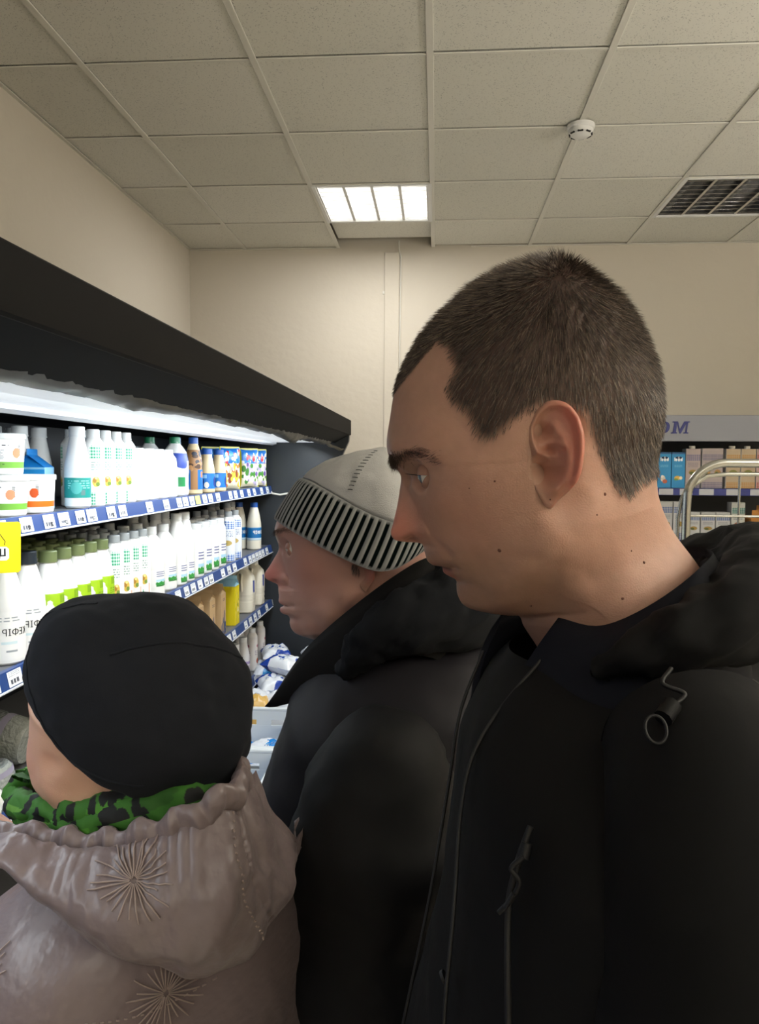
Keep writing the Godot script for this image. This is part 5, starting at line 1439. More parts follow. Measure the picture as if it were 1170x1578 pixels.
# short hairs on a surface: one mesh, thousands of copies
func strands(called: String, roots: Array, parent: Node3D, width: float, cols: Array, r: RandomNumberGenerator):
	var g := Geo.new()
	for i in 3:
		var a := TAU * i / 3
		g.pt(Vector3(cos(a), 0, sin(a)))
	for i in 3:
		var a := TAU * i / 3
		g.pt(Vector3(cos(a) * 0.7, 0.55, sin(a) * 0.7 + 0.4))
	g.pt(Vector3(0, 1, 1.0))
	for i in 3:
		var j := (i + 1) % 3
		g.quad(i, i + 3, j + 3, j)
		g.tri(i + 3, 6, j + 3)
	var mm := MultiMesh.new()
	mm.transform_format = MultiMesh.TRANSFORM_3D
	mm.use_colors = true
	mm.mesh = g.mesh()
	mm.instance_count = roots.size()
	for k in roots.size():
		var q: Array = roots[k]      # place, direction with length, normal
		var y: Vector3 = q[1]
		var x := y.cross(q[2]).normalized() * width
		if x.length_squared() < 1e-12: x = y.cross(Vector3(0.3, 0.5, 0.8)).normalized() * width
		var z := x.cross(y).normalized() * width
		mm.set_instance_transform(k, Transform3D(Basis(x, y, z), q[0]))
		mm.set_instance_color(k, cols[r.randi() % cols.size()])
	var o := MultiMeshInstance3D.new()
	o.name = called
	o.multimesh = mm
	var m := vmat(0.42, 0.5)
	o.material_override = m
	o.set_meta("kind", "stuff")
	parent.add_child(o, true)
	return o

# hand hanging from a wrist: palm, four unequal bent fingers and a thumb; axes: fingers' way, palm's way, thumb's way
func hand(g: Geo, wrist: Vector3, down: Vector3, palm: Vector3, thumb: Vector3, k := 1.0):
	var bones := [[wrist - down * 0.03 * k, wrist + down * 0.02 * k, 0.024 * k, 0.024 * k]]
	for f in 4:
		var side := (1.5 - f) * 0.0195 * k
		var knuckle := wrist + down * (0.088 - 0.004 * absf(f - 1.2)) * k + thumb * side
		bones.append([wrist + down * 0.01 * k + thumb * side * 0.7, knuckle, 0.0145 * k, 0.0115 * k])
		var ln: float = [0.042, 0.047, 0.043, 0.033][f] * k
		var d1 := (down + palm * 0.28).normalized(); var d2 := (down + palm * 0.75).normalized(); var d3 := (down * 0.8 + palm * 1.1).normalized()
		var p1 := knuckle + d1 * ln; var p2 := p1 + d2 * ln * 0.62; var p3 := p2 + d3 * ln * 0.48
		bones.append([knuckle, p1, 0.0098 * k, 0.0086 * k]); bones.append([p1, p2, 0.0086 * k, 0.0078 * k]); bones.append([p2, p3, 0.0078 * k, 0.0066 * k])
	var t0 := wrist + down * 0.02 * k + thumb * 0.02 * k; var t1 := t0 + (down * 0.7 + thumb * 0.6 + palm * 0.3).normalized() * 0.042 * k
	var t2 := t1 + (down * 0.95 + thumb * 0.25 + palm * 0.35).normalized() * 0.034 * k; var t3 := t2 + (down + palm * 0.4).normalized() * 0.026 * k
	bones.append([t0, t1, 0.0155 * k, 0.0115 * k]); bones.append([t1, t2, 0.0108 * k, 0.0096 * k]); bones.append([t2, t3, 0.0096 * k, 0.0074 * k])
	var h := Geo.new(); h.col = lin(0.78, 0.57, 0.47)
	sdf(bones, 0.0042 * k, 0.0026 * k, h)
	g.add(h)

func put(called: String, g: Geo, m: Material, root: Node3D, label := "") -> MeshInstance3D:
	g.xf(Transform3D(Basis.IDENTITY, -root.position))
	return part(called, g, m, root, label)

# legs with trousers and shoes under a person, and the bones of the body down to the feet
func lower_body(root: Node3D, fr: Transform3D, hip: float, half: float, cloth: Material, shoe: Material) -> Array:
	# fr: at the middle of the hips' height line on the floor; axes forward, up, side
	var bones := []
	for s in [-1.0, 1.0]:
		var a := fr * Vector3(0, hip, s * half * 0.85); var kn := fr * Vector3(0.02, hip * 0.53, s * half * 0.9); var an := fr * Vector3(-0.02, 0.09, s * half * 0.95)
		bones.append([a, kn, 0.072, 0.05]); bones.append([kn, an, 0.048, 0.034]); bones.append([an, fr * Vector3(0.11, 0.045, s * half * 1.05), 0.034, 0.026])
		var n := FastNoiseLite.new(); n.seed = 3 + int(s); n.frequency = 1.0
		var tr := Geo.new().tube(smooth([a + Vector3(0, 0.12, 0), a, (a + kn) / 2, kn, (kn + an) / 2, an + Vector3(0, 0.0, 0), an - Vector3(0, 0.035, 0)], 40), spread([0.085, 0.1, 0.092, 0.078, 0.072, 0.07, 0.074], 40), 28)
		tr.wrinkle(n, 0.008, Vector3(9, 16, 9))
		put("trouser_leg", tr, cloth, root)
		var sh := Geo.new()
		sdf([[fr * Vector3(-0.05, 0.055, s * half * 0.95), fr * Vector3(0.06, 0.05, s * half), 0.042, 0.040], [fr * Vector3(0.06, 0.05, s * half), fr * Vector3(0.17, 0.042, s * half * 1.08), 0.042, 0.034], [fr * Vector3(-0.02, 0.06, s * half * 0.95), fr * Vector3(-0.02, 0.12, s * half * 0.95), 0.042, 0.044]], 0.011, 0.006, sh)
		for k in sh.v.size(): sh.v[k].y = maxf(sh.v[k].y, 0.001)
		put("shoe", sh, shoe, root)
	return bones

# ---------------------------------------------------------------- the bareheaded man
const F1 := Transform3D(Basis(Vector3(-0.9986, 0, -0.0523), Vector3(0, 1, 0), Vector3(-0.0523, 0, 0.9986)), Vector3(0.0652, 1.6729, -0.568))
const HAIRLINE := [Vector3(93.9, 38.6, 40), Vector3(83.6, 57.6, 48), Vector3(76.6, 66.9, 52), Vector3(65.9, 69.9, 58), Vector3(57.7, 63.3, 62), Vector3(52.9, 48.8, 64), Vector3(59.6, 37.3, 66), Vector3(54.0, 26.6, 68), Vector3(44.8, 20.0, 70), Vector3(40.7, 11.9, 70), Vector3(37.7, 3.7, 71), Vector3(28.3, 1.9, 72), Vector3(21.2, 6.0, 72), Vector3(13.4, 13.5, 73), Vector3(4.7, 18.8, 74), Vector3(-6.6, 24.1, 74), Vector3(-28.9, 19.0, 70), Vector3(-34.2, 3.1, 66), Vector3(-43.0, -13.9, 62), Vector3(-52.0, -30.3, 58), Vector3(-62.1, -34.1, 52), Vector3(-72.3, -25.1, 40), Vector3(-90.7, -18.7, 10)]
var hair_poly := PackedVector2Array()
var mottle := FastNoiseLite.new()
func in_hair(v: Vector3) -> float:
	# 1 well inside the hair, 0 outside, soft at the edge
	if v.y < -40: return 0.0
	var q := Vector2(v.x, v.y)
	if v.z < 34.0 and v.x > 40.0: return clampf((v.y - (37.0 + v.z * v.z * 0.026)) / 4.0, 0, 1)
	if not Geometry2D.is_point_in_polygon(q, hair_poly): return 0.0
	var d := 1e9
	for k in HAIRLINE.size() - 1:
		var a := Vector2(HAIRLINE[k].x, HAIRLINE[k].y); var b := Vector2(HAIRLINE[k + 1].x, HAIRLINE[k + 1].y)
		d = minf(d, q.distance_to(Geometry2D.get_closest_point_to_segment(q, a, b)))
	return clampf(d / 6.0, 0, 1)

func skin_man(v: Vector3) -> Color:
	var c := lin(0.72, 0.56, 0.485)
	# redder nose, wings and lips, greyer shaven jaw, darker under the brow
	var nose: float = exp(-(v - Vector3(92.8, -59.8, 6)).length_squared() / 420.0)
	c = c.lerp(lin(0.80, 0.50, 0.43), nose * 0.75)
	c = c.lerp(lin(0.74, 0.50, 0.42), 0.25 * exp(-(v - Vector3(47.9, -49.2, 58)).length_squared() / 900.0))
	var jaw := clampf((-62.0 - v.y) / 22.0, 0, 1) * clampf((v.x + 32.0) / 30.0, 0, 1) * clampf((v.y + 150) / 25.0, 0, 1)
	c = c.lerp(lin(0.64, 0.50, 0.41), jaw * 0.5)
	if v.z < 26 and v.x > 48:
		var lip := Vector2(v.x, v.y)
		var l1: float = Geometry2D.get_closest_point_to_segment(lip, Vector2(Vector3(65.7, -85.2, 0).x, Vector3(65.7, -85.2, 0).y), Vector2(Vector3(53.9, -86.2, 0).x, Vector3(53.9, -86.2, 0).y)).distance_to(lip)
		var d: float = v.distance_to(Vector3(56.6, -90.1, 6))
		c = c.lerp(lin(0.70, 0.42, 0.37), 0.75 * clampf(1.4 - d / 11.0, 0, 1) * clampf((v.y - -97.0) / 3.0, 0, 1))
		c = c.lerp(lin(0.35, 0.2, 0.17), 0.8 * exp(-l1 * l1 / 1.6))
	var no: Vector3 = v - Vector3(83.5, -65.9, 8.5)
	c = c.lerp(lin(0.14, 0.07, 0.055), 0.95 * exp(-(no.x * no.x / 28.0 + no.y * no.y / 6.0 + no.z * no.z / 30.0)))
	c *= 1.0 + 0.07 * mottle.get_noise_3dv(v * 0.06) + 0.05 * mottle.get_noise_3dv(v * 0.22)
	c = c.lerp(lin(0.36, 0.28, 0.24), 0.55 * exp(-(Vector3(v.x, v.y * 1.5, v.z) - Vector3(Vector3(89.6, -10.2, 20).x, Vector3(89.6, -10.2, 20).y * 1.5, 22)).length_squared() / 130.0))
	var h := in_hair(v)
	if h > 0: c = c.lerp(lin(0.27, 0.22, 0.19), h * 0.92)
	return c

func skin_material() -> StandardMaterial3D:
	var m := vmat(0.52, 0.45)
	m.subsurf_scatter_enabled = true; m.subsurf_scatter_strength = 0.12
	bump(m, noise_tex(0.18, 256, 3, 17), 0.018, 14.0)
	return m

func person(label: String, floor_at: Vector3) -> Node3D:
	return thing("person", label, "person", floor_at)

func in_mm(fr: Transform3D, k := 0.001) -> Transform3D:
	return Transform3D(fr.basis * k, fr.origin)

func cloth(c: Color, rough: float, seed_: int, cm := 0.03, sc := 6.0) -> StandardMaterial3D:
	var m := mat(c, rough, 0, 0.35)
	bump(m, noise_tex(0.03, 256, 4, seed_), cm, sc)
	return m

func collar(fr: Transform3D, colm: Array, thick: float, axis: Vector2, n := 60) -> Geo:
	var tops := smooth(colm.map(func(q): return q[0]), n); var bots := smooth(colm.map(func(q): return q[1]), n)
	var p := PackedVector3Array()
	for row in 13:
		for i in n:
			var t: Vector3 = tops[i]; var b: Vector3 = bots[i]
			var inw := Vector3(axis.x - t.x, 0, axis.y - t.z).normalized() * thick
			var u := row / 6.0 if row <= 6 else (12 - row) / 6.0
			var q := b.lerp(t, u)
			q -= inw.normalized() * 5.0 * sin(u * PI)       # a little outward belly
			if row > 6: q += inw
			elif row == 6: q += inw * 0.5 + Vector3(0, thick * 0.35, 0)
			p.append(q)
	var g := Geo.new()
	g.grid(p, n, 1, PackedColorArray(), Vector3(axis.x, (tops[0].y + bots[0].y) / 2, axis.y))
	# the outer sheet must look outward: rows 0-6 away from the axis
	var nn := g.normals()
	var k := 3 * n + n / 2
	if nn[k].dot(Vector3(g.v[k].x - axis.x, 0, g.v[k].z - axis.y)) < 0: g.flip()
	# close the two ends
	for e in [0, n - 1]:
		var q := []
		for row in 13: q.append(p[row * n + e])
		for row in 6: g.face([q[row], q[row + 1], q[11 - row], q[12 - row]], p[(row + 3) * n + n / 2])
	var out := Geo.new()
	out.add(g, in_mm(fr))
	return out

func make_man():
	mottle.frequency = 1.0; mottle.seed = 7
	for q in HAIRLINE: hair_poly.append(Vector2(q.x, q.y))
	for q in [Vector3(-103.7, 15.3, 0), Vector3(-97.7, 94.6, 0), Vector3(-22.6, 147.7, 0), Vector3(57.7, 142.0, 0), Vector3(107.0, 88.1, 0)]: hair_poly.append(Vector2(q.x, q.y))
	var root := person("bareheaded man with short brown hair in a black jacket, seen in profile facing left", Vector3(F1.origin.x - 0.06, 0, F1.origin.z))
	var r := RandomNumberGenerator.new(); r.seed = 101
	var body := Geo.new()
	var hd := head(FACE, [14, 23, 35], FACE_TOUCHES, skin_man)
	var local := Geo.new()
	local.grid(hd[0], hd[2], 0, hd[1], Vector3(-10, -20, 0))
	var e1 := ear(72.6)
	local.add(e1)
	local.add(e1, Transform3D(Basis(Vector3(1, 0, 0), Vector3(0, 1, 0), Vector3(0, 0, -1)), Vector3.ZERO))
	var eye_at := Vector3(65.0, -18.6, 27)
	var gaze := Vector3(0.96, -0.22, 0.10).normalized()
	for s in [1.0, -1.0]:
		var c := Vector3(eye_at.x, eye_at.y, eye_at.z * s)
		local.add(lids(c, Vector3(gaze.x, gaze.y, gaze.z * s), 11.6, 0.16, 0.5, lin(0.66, 0.505, 0.435)))
	body.add(local, in_mm(F1))
	# body under the clothes
	var hip := Transform3D(F1.basis, Vector3(F1.origin.x, 0, F1.origin.z)).translated_local(Vector3(-0.07, 0, 0))
	var P := func(x: float, y: float, z: float) -> Vector3: return F1 * Vector3(x, y, z)
	var bones := lower_body(root, hip, 0.9, 0.1, cloth(Color(0.1, 0.1, 0.12), 0.85, 5), mat(Color(0.06, 0.06, 0.06), 0.5))
	bones.append_array([[P.call(-0.07, -0.72, 0), P.call(-0.075, -0.5, 0), 0.12, 0.11], [P.call(-0.075, -0.5, 0), P.call(-0.08, -0.28, 0), 0.11, 0.11], [P.call(-0.08, -0.25, -0.12), P.call(-0.08, -0.25, 0.12), 0.06, 0.06], [P.call(-0.08, -0.26, 0), P.call(-0.065, -0.12, 0), 0.07, 0.052]])
	for s in [-1.0, 1.0]:
		var w: float = s if s > 0 else s * 0.76
		bones.append([P.call(-0.085, -0.245, 0.17 * w), P.call(-0.095, -0.50, 0.225 * w), 0.048, 0.04]); bones.append([P.call(-0.095, -0.50, 0.225 * w), P.call(-0.03, -0.745, 0.23 * w), 0.04, 0.028])
	var under := Geo.new(); under.col = lin(0.78, 0.57, 0.47)
	sdf(bones, 0.018, 0.014, under)
	body.add(under)
	for s in [-1.0, 1.0]:
		hand(body, P.call(-0.03, -0.76, 0.23 * (s if s > 0 else s * 0.76)), (F1.basis * Vector3(0.12, -1, 0)).normalized(), F1.basis * Vector3(0.1, 0, -s), F1.basis * Vector3(1, 0.1, 0))
	put("body", body, skin_material(), root)
	# eyes
	var ey := Geo.new()
	for s in [1.0, -1.0]:
		var one := Geo.new()
		one.add(eyeball(Vector3(eye_at.x, eye_at.y, eye_at.z * s), Vector3(gaze.x, gaze.y, gaze.z * s), 11.6), in_mm(F1))
		put("eye", one, vmat(0.12, 0.6), root)
	# moles
	for q in [[Vector3(20.8, -67.1, 62), 1.6], [Vector3(24.0, -22.5, 72), 0.9], [Vector3(-1.4, -107.3, 54), 1.1], [Vector3(-43.4, -30.8, 62), 1.3], [Vector3(-38.2, -43.9, 63), 0.8], [Vector3(-57.0, -97.3, 57), 1.2], [Vector3(-72.5, -76.0, 50), 1.2], [Vector3(40.6, -27.3, 67), 0.6], [Vector3(-63.9, -67.4, 56), 0.7], [Vector3(-8.6, -33.3, 86), 0.7]]:
		var best := Vector3.ZERO; var bd := 1e9
		for k in local.v.size():
			if local.v[k].z < 10: continue
			var d := Vector2(local.v[k].x - q[0].x, local.v[k].y - q[0].y).length_squared() - local.v[k].z * 0.01
			if d < bd: bd = d; best = local.v[k]
		var mo := Geo.new()
		mo.add(Geo.new().ball(best - Vector3(0, 0, q[1] * 0.5), Vector3(q[1], q[1], q[1]) * 0.95, 8, 6), in_mm(F1))
		put("mole", mo, mat(Color(0.40, 0.25, 0.20), 0.6), root)
	# hair
	var pa := Patch.new(hd[0], hd[2])
	var roots := []
	var whorl: Vector3 = Vector3(-26.5, 119.6, 5)
	var tries := 0
	while roots.size() < 26000 and tries < 200000:
		tries += 1
		var u := r.randf(); var v := r.randf() * 0.72
		var p := pa.at(u, v)
		var fu := pa.at(u + 0.004, v) - pa.at(u - 0.004, v); var fv := pa.at(u, v + 0.004) - pa.at(u, v - 0.004)
		var area := fu.cross(fv).length()
		if r.randf() > area / 9.0: continue
		var hm := in_hair(Vector3(p.x, p.y, absf(p.z)))
		if hm <= 0.02 or r.randf() > 0.25 + hm: continue
		var n := fu.cross(fv).normalized()
		if n.dot(p - Vector3(-10, 0, 0)) < 0: n = -n
		var flow := (p - whorl); flow.z *= 0.6
		flow = (flow.normalized() + Vector3(0.12 if p.x > 0 else -0.1, -0.55, 0) + Vector3(r.randf_range(-1, 1), r.randf_range(-1, 1), r.randf_range(-1, 1)) * 0.28)
		flow = (flow - n * flow.dot(n)).normalized()
		var top := clampf((p.y - 30.0) / 60.0, 0, 1)
		var ln := lerpf(7.5, 11.5, top) * r.randf_range(0.7, 1.2) * lerpf(0.5, 1.0, hm) * (1.0 - 0.55 * clampf((p.x - 40.0) / 45.0, 0, 1))
		var rise := lerpf(0.36, 0.75, top)
		var dir := (flow + n * (rise + r.randf_range(-0.15, 0.15))).normalized()
		roots.append([F1 * (p * 0.001) - root.position, F1.basis * (dir * ln * 0.001), F1.basis * n])
	strands("hair", roots, root, 0.00019, [lin(0.27, 0.235, 0.21), lin(0.33, 0.285, 0.255), lin(0.40, 0.35, 0.31), lin(0.22, 0.19, 0.17), lin(0.54, 0.48, 0.42)], r)
	# eyebrows and lashes
	var br := []
	var arch := smooth([Vector3(98.7, -10.2, 8), Vector3(95.4, -9.0, 16), Vector3(87.9, -6.3, 28), Vector3(76.0, -4.6, 40), Vector3(64.7, -8.9, 50)], 40)
	var cand := []
	for row in range(55, 160):
		for col in range(2, 60):
			var q: Vector3 = hd[0][row * int(hd[2]) + col]
			if q.z > 6 and q.z < 56 and q.y > -24 and q.y < 12: cand.append(q)
	tries = 0
	while br.size() < 2200 and tries < 60000:
		tries += 1
		var q: Vector3 = cand[r.randi() % cand.size()]
		var bd := 1e9; var bi := 0
		for i in 40:
			var d: float = q.distance_squared_to(arch[i])
			if d < bd: bd = d; bi = i
		if r.randf() > exp(-bd / (11.0 - 0.12 * bi)) * (1.0 - 0.020 * bi): continue
		var s: float = 1.0 if br.size() % 2 == 0 else -1.0
		var n := Vector3(0.8, 0.1, 0.6)
		var dir := Vector3(0.30 - 0.03 * bi, -0.55 + 0.02 * bi, 0.45 + 0.01 * bi) + Vector3(r.randf_range(-1, 1), r.randf_range(-1, 1), r.randf_range(-1, 1)) * 0.25
		dir = (dir - n * dir.dot(n) * 0.7).normalized() * r.randf_range(4.0, 7.0)
		var p := q + Vector3(r.randf_range(-0.3, 0.3), r.randf_range(-0.6, 0.6), r.randf_range(-0.5, 0.5)); p.z *= s; dir.z *= s
		br.append([F1 * (p * 0.001) - root.position, F1.basis * (dir * 0.001), F1.basis * Vector3(0.8, 0, 0.5 * s)])
	strands("eyebrow", br, root, 0.0001, [lin(0.26, 0.2, 0.17), lin(0.32, 0.25, 0.21)], r)
	var la := []
	for k in 90:
		var s: float = 1.0 if k % 2 == 0 else -1.0
		var lam := r.randf_range(-0.5, 0.85)
		var up := k % 4 < 3
		var sd := Vector3(0, 0, 1)
		var p := Vector3(gaze.x * cos(lam), gaze.y + (0.16 if up else -0.45) * cos(lam), sin(lam)).normalized() * 13.3
		var dir := Vector3(0.8 * cos(lam), 0.05 if up else -0.5, 0.8 * sin(lam)).normalized() * (8.0 if up else 4.5)
		la.append([F1 * (Vector3(eye_at.x + p.x, eye_at.y + p.y, s * (eye_at.z + p.z)) * 0.001) - root.position, F1.basis * (Vector3(dir.x, dir.y, dir.z * s) * 0.001), F1.basis * Vector3(0, 1, 0)])
	strands("eyelash", la, root, 0.00012, [lin(0.1, 0.08, 0.07)], r)
	# jacket
	var fold := FastNoiseLite.new(); fold.seed = 12; fold.frequency = 1.0; fold.fractal_octaves = 3
	var black := cloth(Color(0.034, 0.035, 0.042), 0.85, 21)
	var navy := cloth(Color(0.06, 0.07, 0.11), 0.75, 22)
	var jk := [[-0.142, 0.014, -0.125, 0.075, 2.0, 0.000], [-0.165, 0.028, -0.165, 0.124, 2.1, 0.001], [-0.195, 0.040, -0.195, 0.172, 2.3, 0.013], [-0.235, 0.0465, -0.212, 0.196, 2.5, 0.019], [-0.304, 0.058, -0.22, 0.205, 2.6, 0.020], [-0.355, 0.067, -0.222, 0.208, 2.6, 0.020], [-0.436, 0.082, -0.225, 0.212, 2.6, 0.020], [-0.6, 0.10, -0.225, 0.216, 2.6, 0.020], [-0.8, 0.095, -0.215, 0.216, 2.6, 0.020], [-0.9, 0.088, -0.205, 0.212, 2.6, 0.020]]
	var tg := Geo.new().grid(loft(F1, jk, 90, 96), 97)
	tg.wrinkle(fold, 0.007, Vector3(5, 7, 5))
	var jacket := put("jacket", tg, black, root, "black zipped jacket")
	for s in [-1.0, 1.0]:
		var w: float = s if s > 0 else s * 0.76
		var path := [P.call(-0.085, -0.165, 0.120 * w), P.call(-0.088, -0.19, 0.165 * w), P.call(-0.09, -0.26, 0.205 * w), P.call(-0.1, -0.4, 0.222 * w), P.call(-0.1, -0.5, 0.235 * w), P.call(-0.07, -0.62, 0.24 * w), P.call(-0.03, -0.76, 0.232 * w)]
		var sl := Geo.new().tube(smooth(path, 60), spread([0.05, 0.066, 0.078, 0.076, 0.072, 0.066, 0.055], 60), 36)
		sl.wrinkle(fold, 0.006, Vector3(5, 9, 5))
		var sm := part("sleeve", sl, black, jacket)
		sm.position = -root.position
	var cl := [[Vector3(-17, -115, 45), Vector3(17, -177, 38)], [Vector3(-41, -114, 74), Vector3(-12, -190, 85)], [Vector3(-68, -99, 85), Vector3(-60, -180, 110)], [Vector3(-100, -80, 68), Vector3(-112, -165, 95)], [Vector3(-128, -72, 0), Vector3(-152, -150, 0)], [Vector3(-100, -80, -68), Vector3(-112, -165, -95)], [Vector3(-68, -99, -85), Vector3(-60, -180, -110)], [Vector3(-30, -112, -72), Vector3(-12, -190, -85)], [Vector3(18, -127, -34), Vector3(39, -186, -8)]]
	put("collar", collar(F1, cl, 5.0, Vector2(-55, 0)), navy, root, "dark navy stand-up collar")
	var hp := [Vector3(-40, -136, 92), Vector3(-60, -122, 104), Vector3(-95, -108, 98), Vector3(-140, -98, 62), Vector3(-165, -95, 0), Vector3(-140, -98, -62), Vector3(-95, -108, -98), Vector3(-60, -122, -104), Vector3(-40, -136, -92)]
	var hg := Geo.new().tube(smooth(hp, 70), spread([8, 20, 30, 43, 48, 43, 30, 20, 8], 70), 32, true, 0.85)
	hg.wrinkle(fold, 7.0, Vector3(0.014, 0.03, 0.014), true)
	var hood := Geo.new(); hood.add(hg, in_mm(F1))
	put("hood", hood, black, root, "bunched black hood behind the neck")
	man_details(root, jk)

func man_details(root: Node3D, jk: Array):
	var trim := mat(Color(0.065, 0.065, 0.07), 0.6)
	var grey := mat(Color(0.085, 0.085, 0.09), 0.5, 0.0, 0.4)
	var Q := func(called: String, pts: Array, rad, m: Material, label := "", flat := 1.0):
		var g := Geo.new()
		g.add(Geo.new().tube(smooth(pts, 40), rad, 10, true, flat), F1)
		put(called, g, m, root, label)
	# edge of the front placket and the piping beside it
	Q.call("placket_edge", [Vector3(-0.012, -0.135, 0.050), Vector3(0.020, -0.170, 0.068), Vector3(0.036, -0.194, 0.082), Vector3(0.043, -0.222, 0.096), Vector3(0.046, -0.268, 0.130), Vector3(0.050, -0.316, 0.150), Vector3(0.052, -0.40, 0.165)], 0.0013, trim)
	Q.call("placket_edge", [Vector3(0.030, -0.15, -0.01), Vector3(0.046, -0.19, 0.01), Vector3(0.053, -0.235, 0.03), Vector3(0.064, -0.304, 0.05), Vector3(0.074, -0.355, 0.06), Vector3(0.09, -0.436, 0.065)], 0.0012, trim)
	# chest pocket zip with its slider and pull
	Q.call("pocket_zip", [Vector3(0.006, -0.200, 0.166), Vector3(0.012, -0.216, 0.170), Vector3(0.017, -0.238, 0.175), Vector3(0.017, -0.294, 0.195), Vector3(0.016, -0.36, 0.203)], 0.0018, trim)
	Q.call("zip_slider", [Vector3(0.008, -0.206, 0.172), Vector3(0.010, -0.213, 0.1745)], 0.003, grey)
	Q.call("zip_pull", [Vector3(0.010, -0.211, 0.177), Vector3(0.016, -0.217, 0.178), Vector3(0.012, -0.223, 0.179), Vector3(0.016, -0.232, 0.180), Vector3(0.022, -0.240, 0.179)], 0.0014, grey)
	Q.call("zip_pull_tab", [Vector3(0.015, -0.228, 0.181), Vector3(0.019, -0.236, 0.181)], 0.0022, grey, "", 0.5)
	# drawcord loop and toggle on the hood
	Q.call("drawcord", [Vector3(-0.066, -0.118, 0.150), Vector3(-0.060, -0.124, 0.158), Vector3(-0.070, -0.128, 0.162), Vector3(-0.062, -0.133, 0.169)], 0.0012, grey)
	Q.call("toggle", [Vector3(-0.062, -0.131, 0.171), Vector3(-0.056, -0.136, 0.178)], 0.0048, mat(Color(0.03, 0.03, 0.033), 0.65, 0.0, 0.3), "black cord toggle")
	var loop := []
	for k in 17:
		var a := TAU * k / 16.0
		loop.append(Vector3(-0.051 + 0.005 * cos(a), -0.139 + 0.0055 * sin(a), 0.186 - 0.004 * sin(a)))
	Q.call("drawcord", loop, 0.0008, grey)
	Q.call("snap", [Vector3(0.050, -0.302, 0.1405), Vector3(0.0515, -0.303, 0.1405)], 0.004, grey)

# ---------------------------------------------------------------- the man in the knitted hat
const F2 := Transform3D(Basis(Vector3(-0.9903, 0, -0.1392), Vector3(0, 1, 0), Vector3(-0.1392, 0, 0.9903)), Vector3(-0.1356, 1.5329, -1.0673))
const FACE2 := [
[-4.2, 89.4, -4.2, 89.4, -43.4, 92.0, 8], [35.6, 80.3, 35.6, 80.3, -86.3, 90.5, 40], [60.3, 71.3, 60.3, 71.3, -113.8, 84.6, 58], [76.1, 62.4, 76.1, 62.4, -124.4, 72.3, 66], [84.1, 53.6, 84.1, 53.6, -128.7, 61.9, 70], [88.0, 44.8, 88.0, 44.8, -130.9, 51.6, 73], [89.9, 35.0, 89.9, 35.0, -133.1, 43.3, 75], [87.1, 23.6, 87.1, 23.6, -137.3, 35.1, 75], [84.0, 14.9, 83.1, 15.0, -136.4, 26.7, 74],
[84.4, 7.9, 78.5, 7.0, -135.4, 20.5, 73], [90.4, -3.1, 73.5, -3.7, -135.5, 12.1, 72], [98.7, -16.5, 69.0, -14.5, -135.5, 3.8, 71], [103.8, -23.7, 67.2, -19.9, -135.6, -0.4, 71], [104.7, -28.2, 66.5, -23.1, -135.6, -2.5, 70], [102.9, -33.1, 65.8, -27.4, -135.6, -5.6, 70], [95.1, -36.8, 65.4, -31.8, -135.7, -7.7, 70], [87.3, -39.8, 66.1, -36.2, -136.1, -9.8, 69], [85.0, -42.8, 69.5, -41.8, -136.5, -12.5, 69],
[84.1, -50.0, 78.6, -49.8, -137.4, -17.1, 68], [83.2, -57.6, 83.2, -57.6, -137.9, -21.3, 67.5], [82.3, -64.6, 82.3, -64.6, -138.4, -25.4, 67], [79.1, -67.6, 79.1, -67.6, -138.8, -27.5, 66.5], [74.5, -69.6, 74.5, -69.6, -139.2, -29.6, 66], [79.6, -72.0, 79.6, -72.0, -139.7, -30.8, 66], [80.9, -75.5, 80.9, -75.5, -140.1, -32.7, 65], [78.7, -80.3, 78.7, -80.3, -140.5, -34.8, 64], [70.7, -83.4, 70.7, -83.4, -141.2, -36.9, 63], [67.9, -87.7, 67.9, -87.7, -142.3, -38.9, 62.5], [68.2, -94.3, 68.2, -94.3, -143.3, -42.0, 62], [65.9, -101.9, 65.9, -101.9, -145.5, -46.1, 61], [60.0, -108.2, 60.0, -108.2, -148.7, -50.2, 60], [47.9, -112.6, 47.9, -112.6, -152.9, -56.3, 59], [31.0, -116.5, 31.0, -116.5, -159.2, -64.4, 58], [17.5, -122.4, 17.5, -122.4, -165.6, -72.5, 58], [10.8, -137.3, 10.8, -137.3, -172.0, -89.0, 60], [6.3, -163.2, 6.3, -163.2, -180.6, -113.7, 66]]
const FACE_TOUCHES2 := [
	[Vector3(59.6, 15.9, 29), 16, Vector3(-11, 0, 0)], [Vector3(74.0, 11.8, 13), 10, Vector3(-4, 0, -2)], [Vector3(76.4, 31.8, 22), 17, Vector3(3.0, 0, 0.5)],
	[Vector3(27.8, -0.5, 60), 36, Vector3(0, 0, 3.5)], [Vector3(-1.8, -30.1, 60), 46, Vector3(0, 0, -2.0)], [Vector3(-29.0, -45.2, 60), 30, Vector3(0, 0, 4)], [Vector3(-1.7, -72.4, 52), 30, Vector3(0, 0, 5)], [Vector3(28.8, -93.7, 36), 26, Vector3(0, 0, 4)],
	[Vector3(-40.6, -73.9, 56), 40, Vector3(0, 0, -7)], [Vector3(72.2, -31.0, 15), 11, Vector3(-1, 0, 6)], [Vector3(63.1, -27.8, 20), 6, Vector3(-2, 0, -1.5)], [Vector3(87.8, -36.5, 7.5), 5.5, Vector3(-1, 5, 0)],
	[Vector3(58.4, -43.8, 26), 8, Vector3(-1.2, 0, -1)], [Vector3(54.2, -65.7, 22), 8, Vector3(-2.5, 0, -1.5)], [Vector3(79.4, -63.7, 7), 9, Vector3(1.5, 0, 0)], [Vector3(75.9, -74.5, 8), 10, Vector3(2, 0, 0)], [Vector3(63.2, -83.0, 12), 13, Vector3(-1.2, 0, 0)],
]
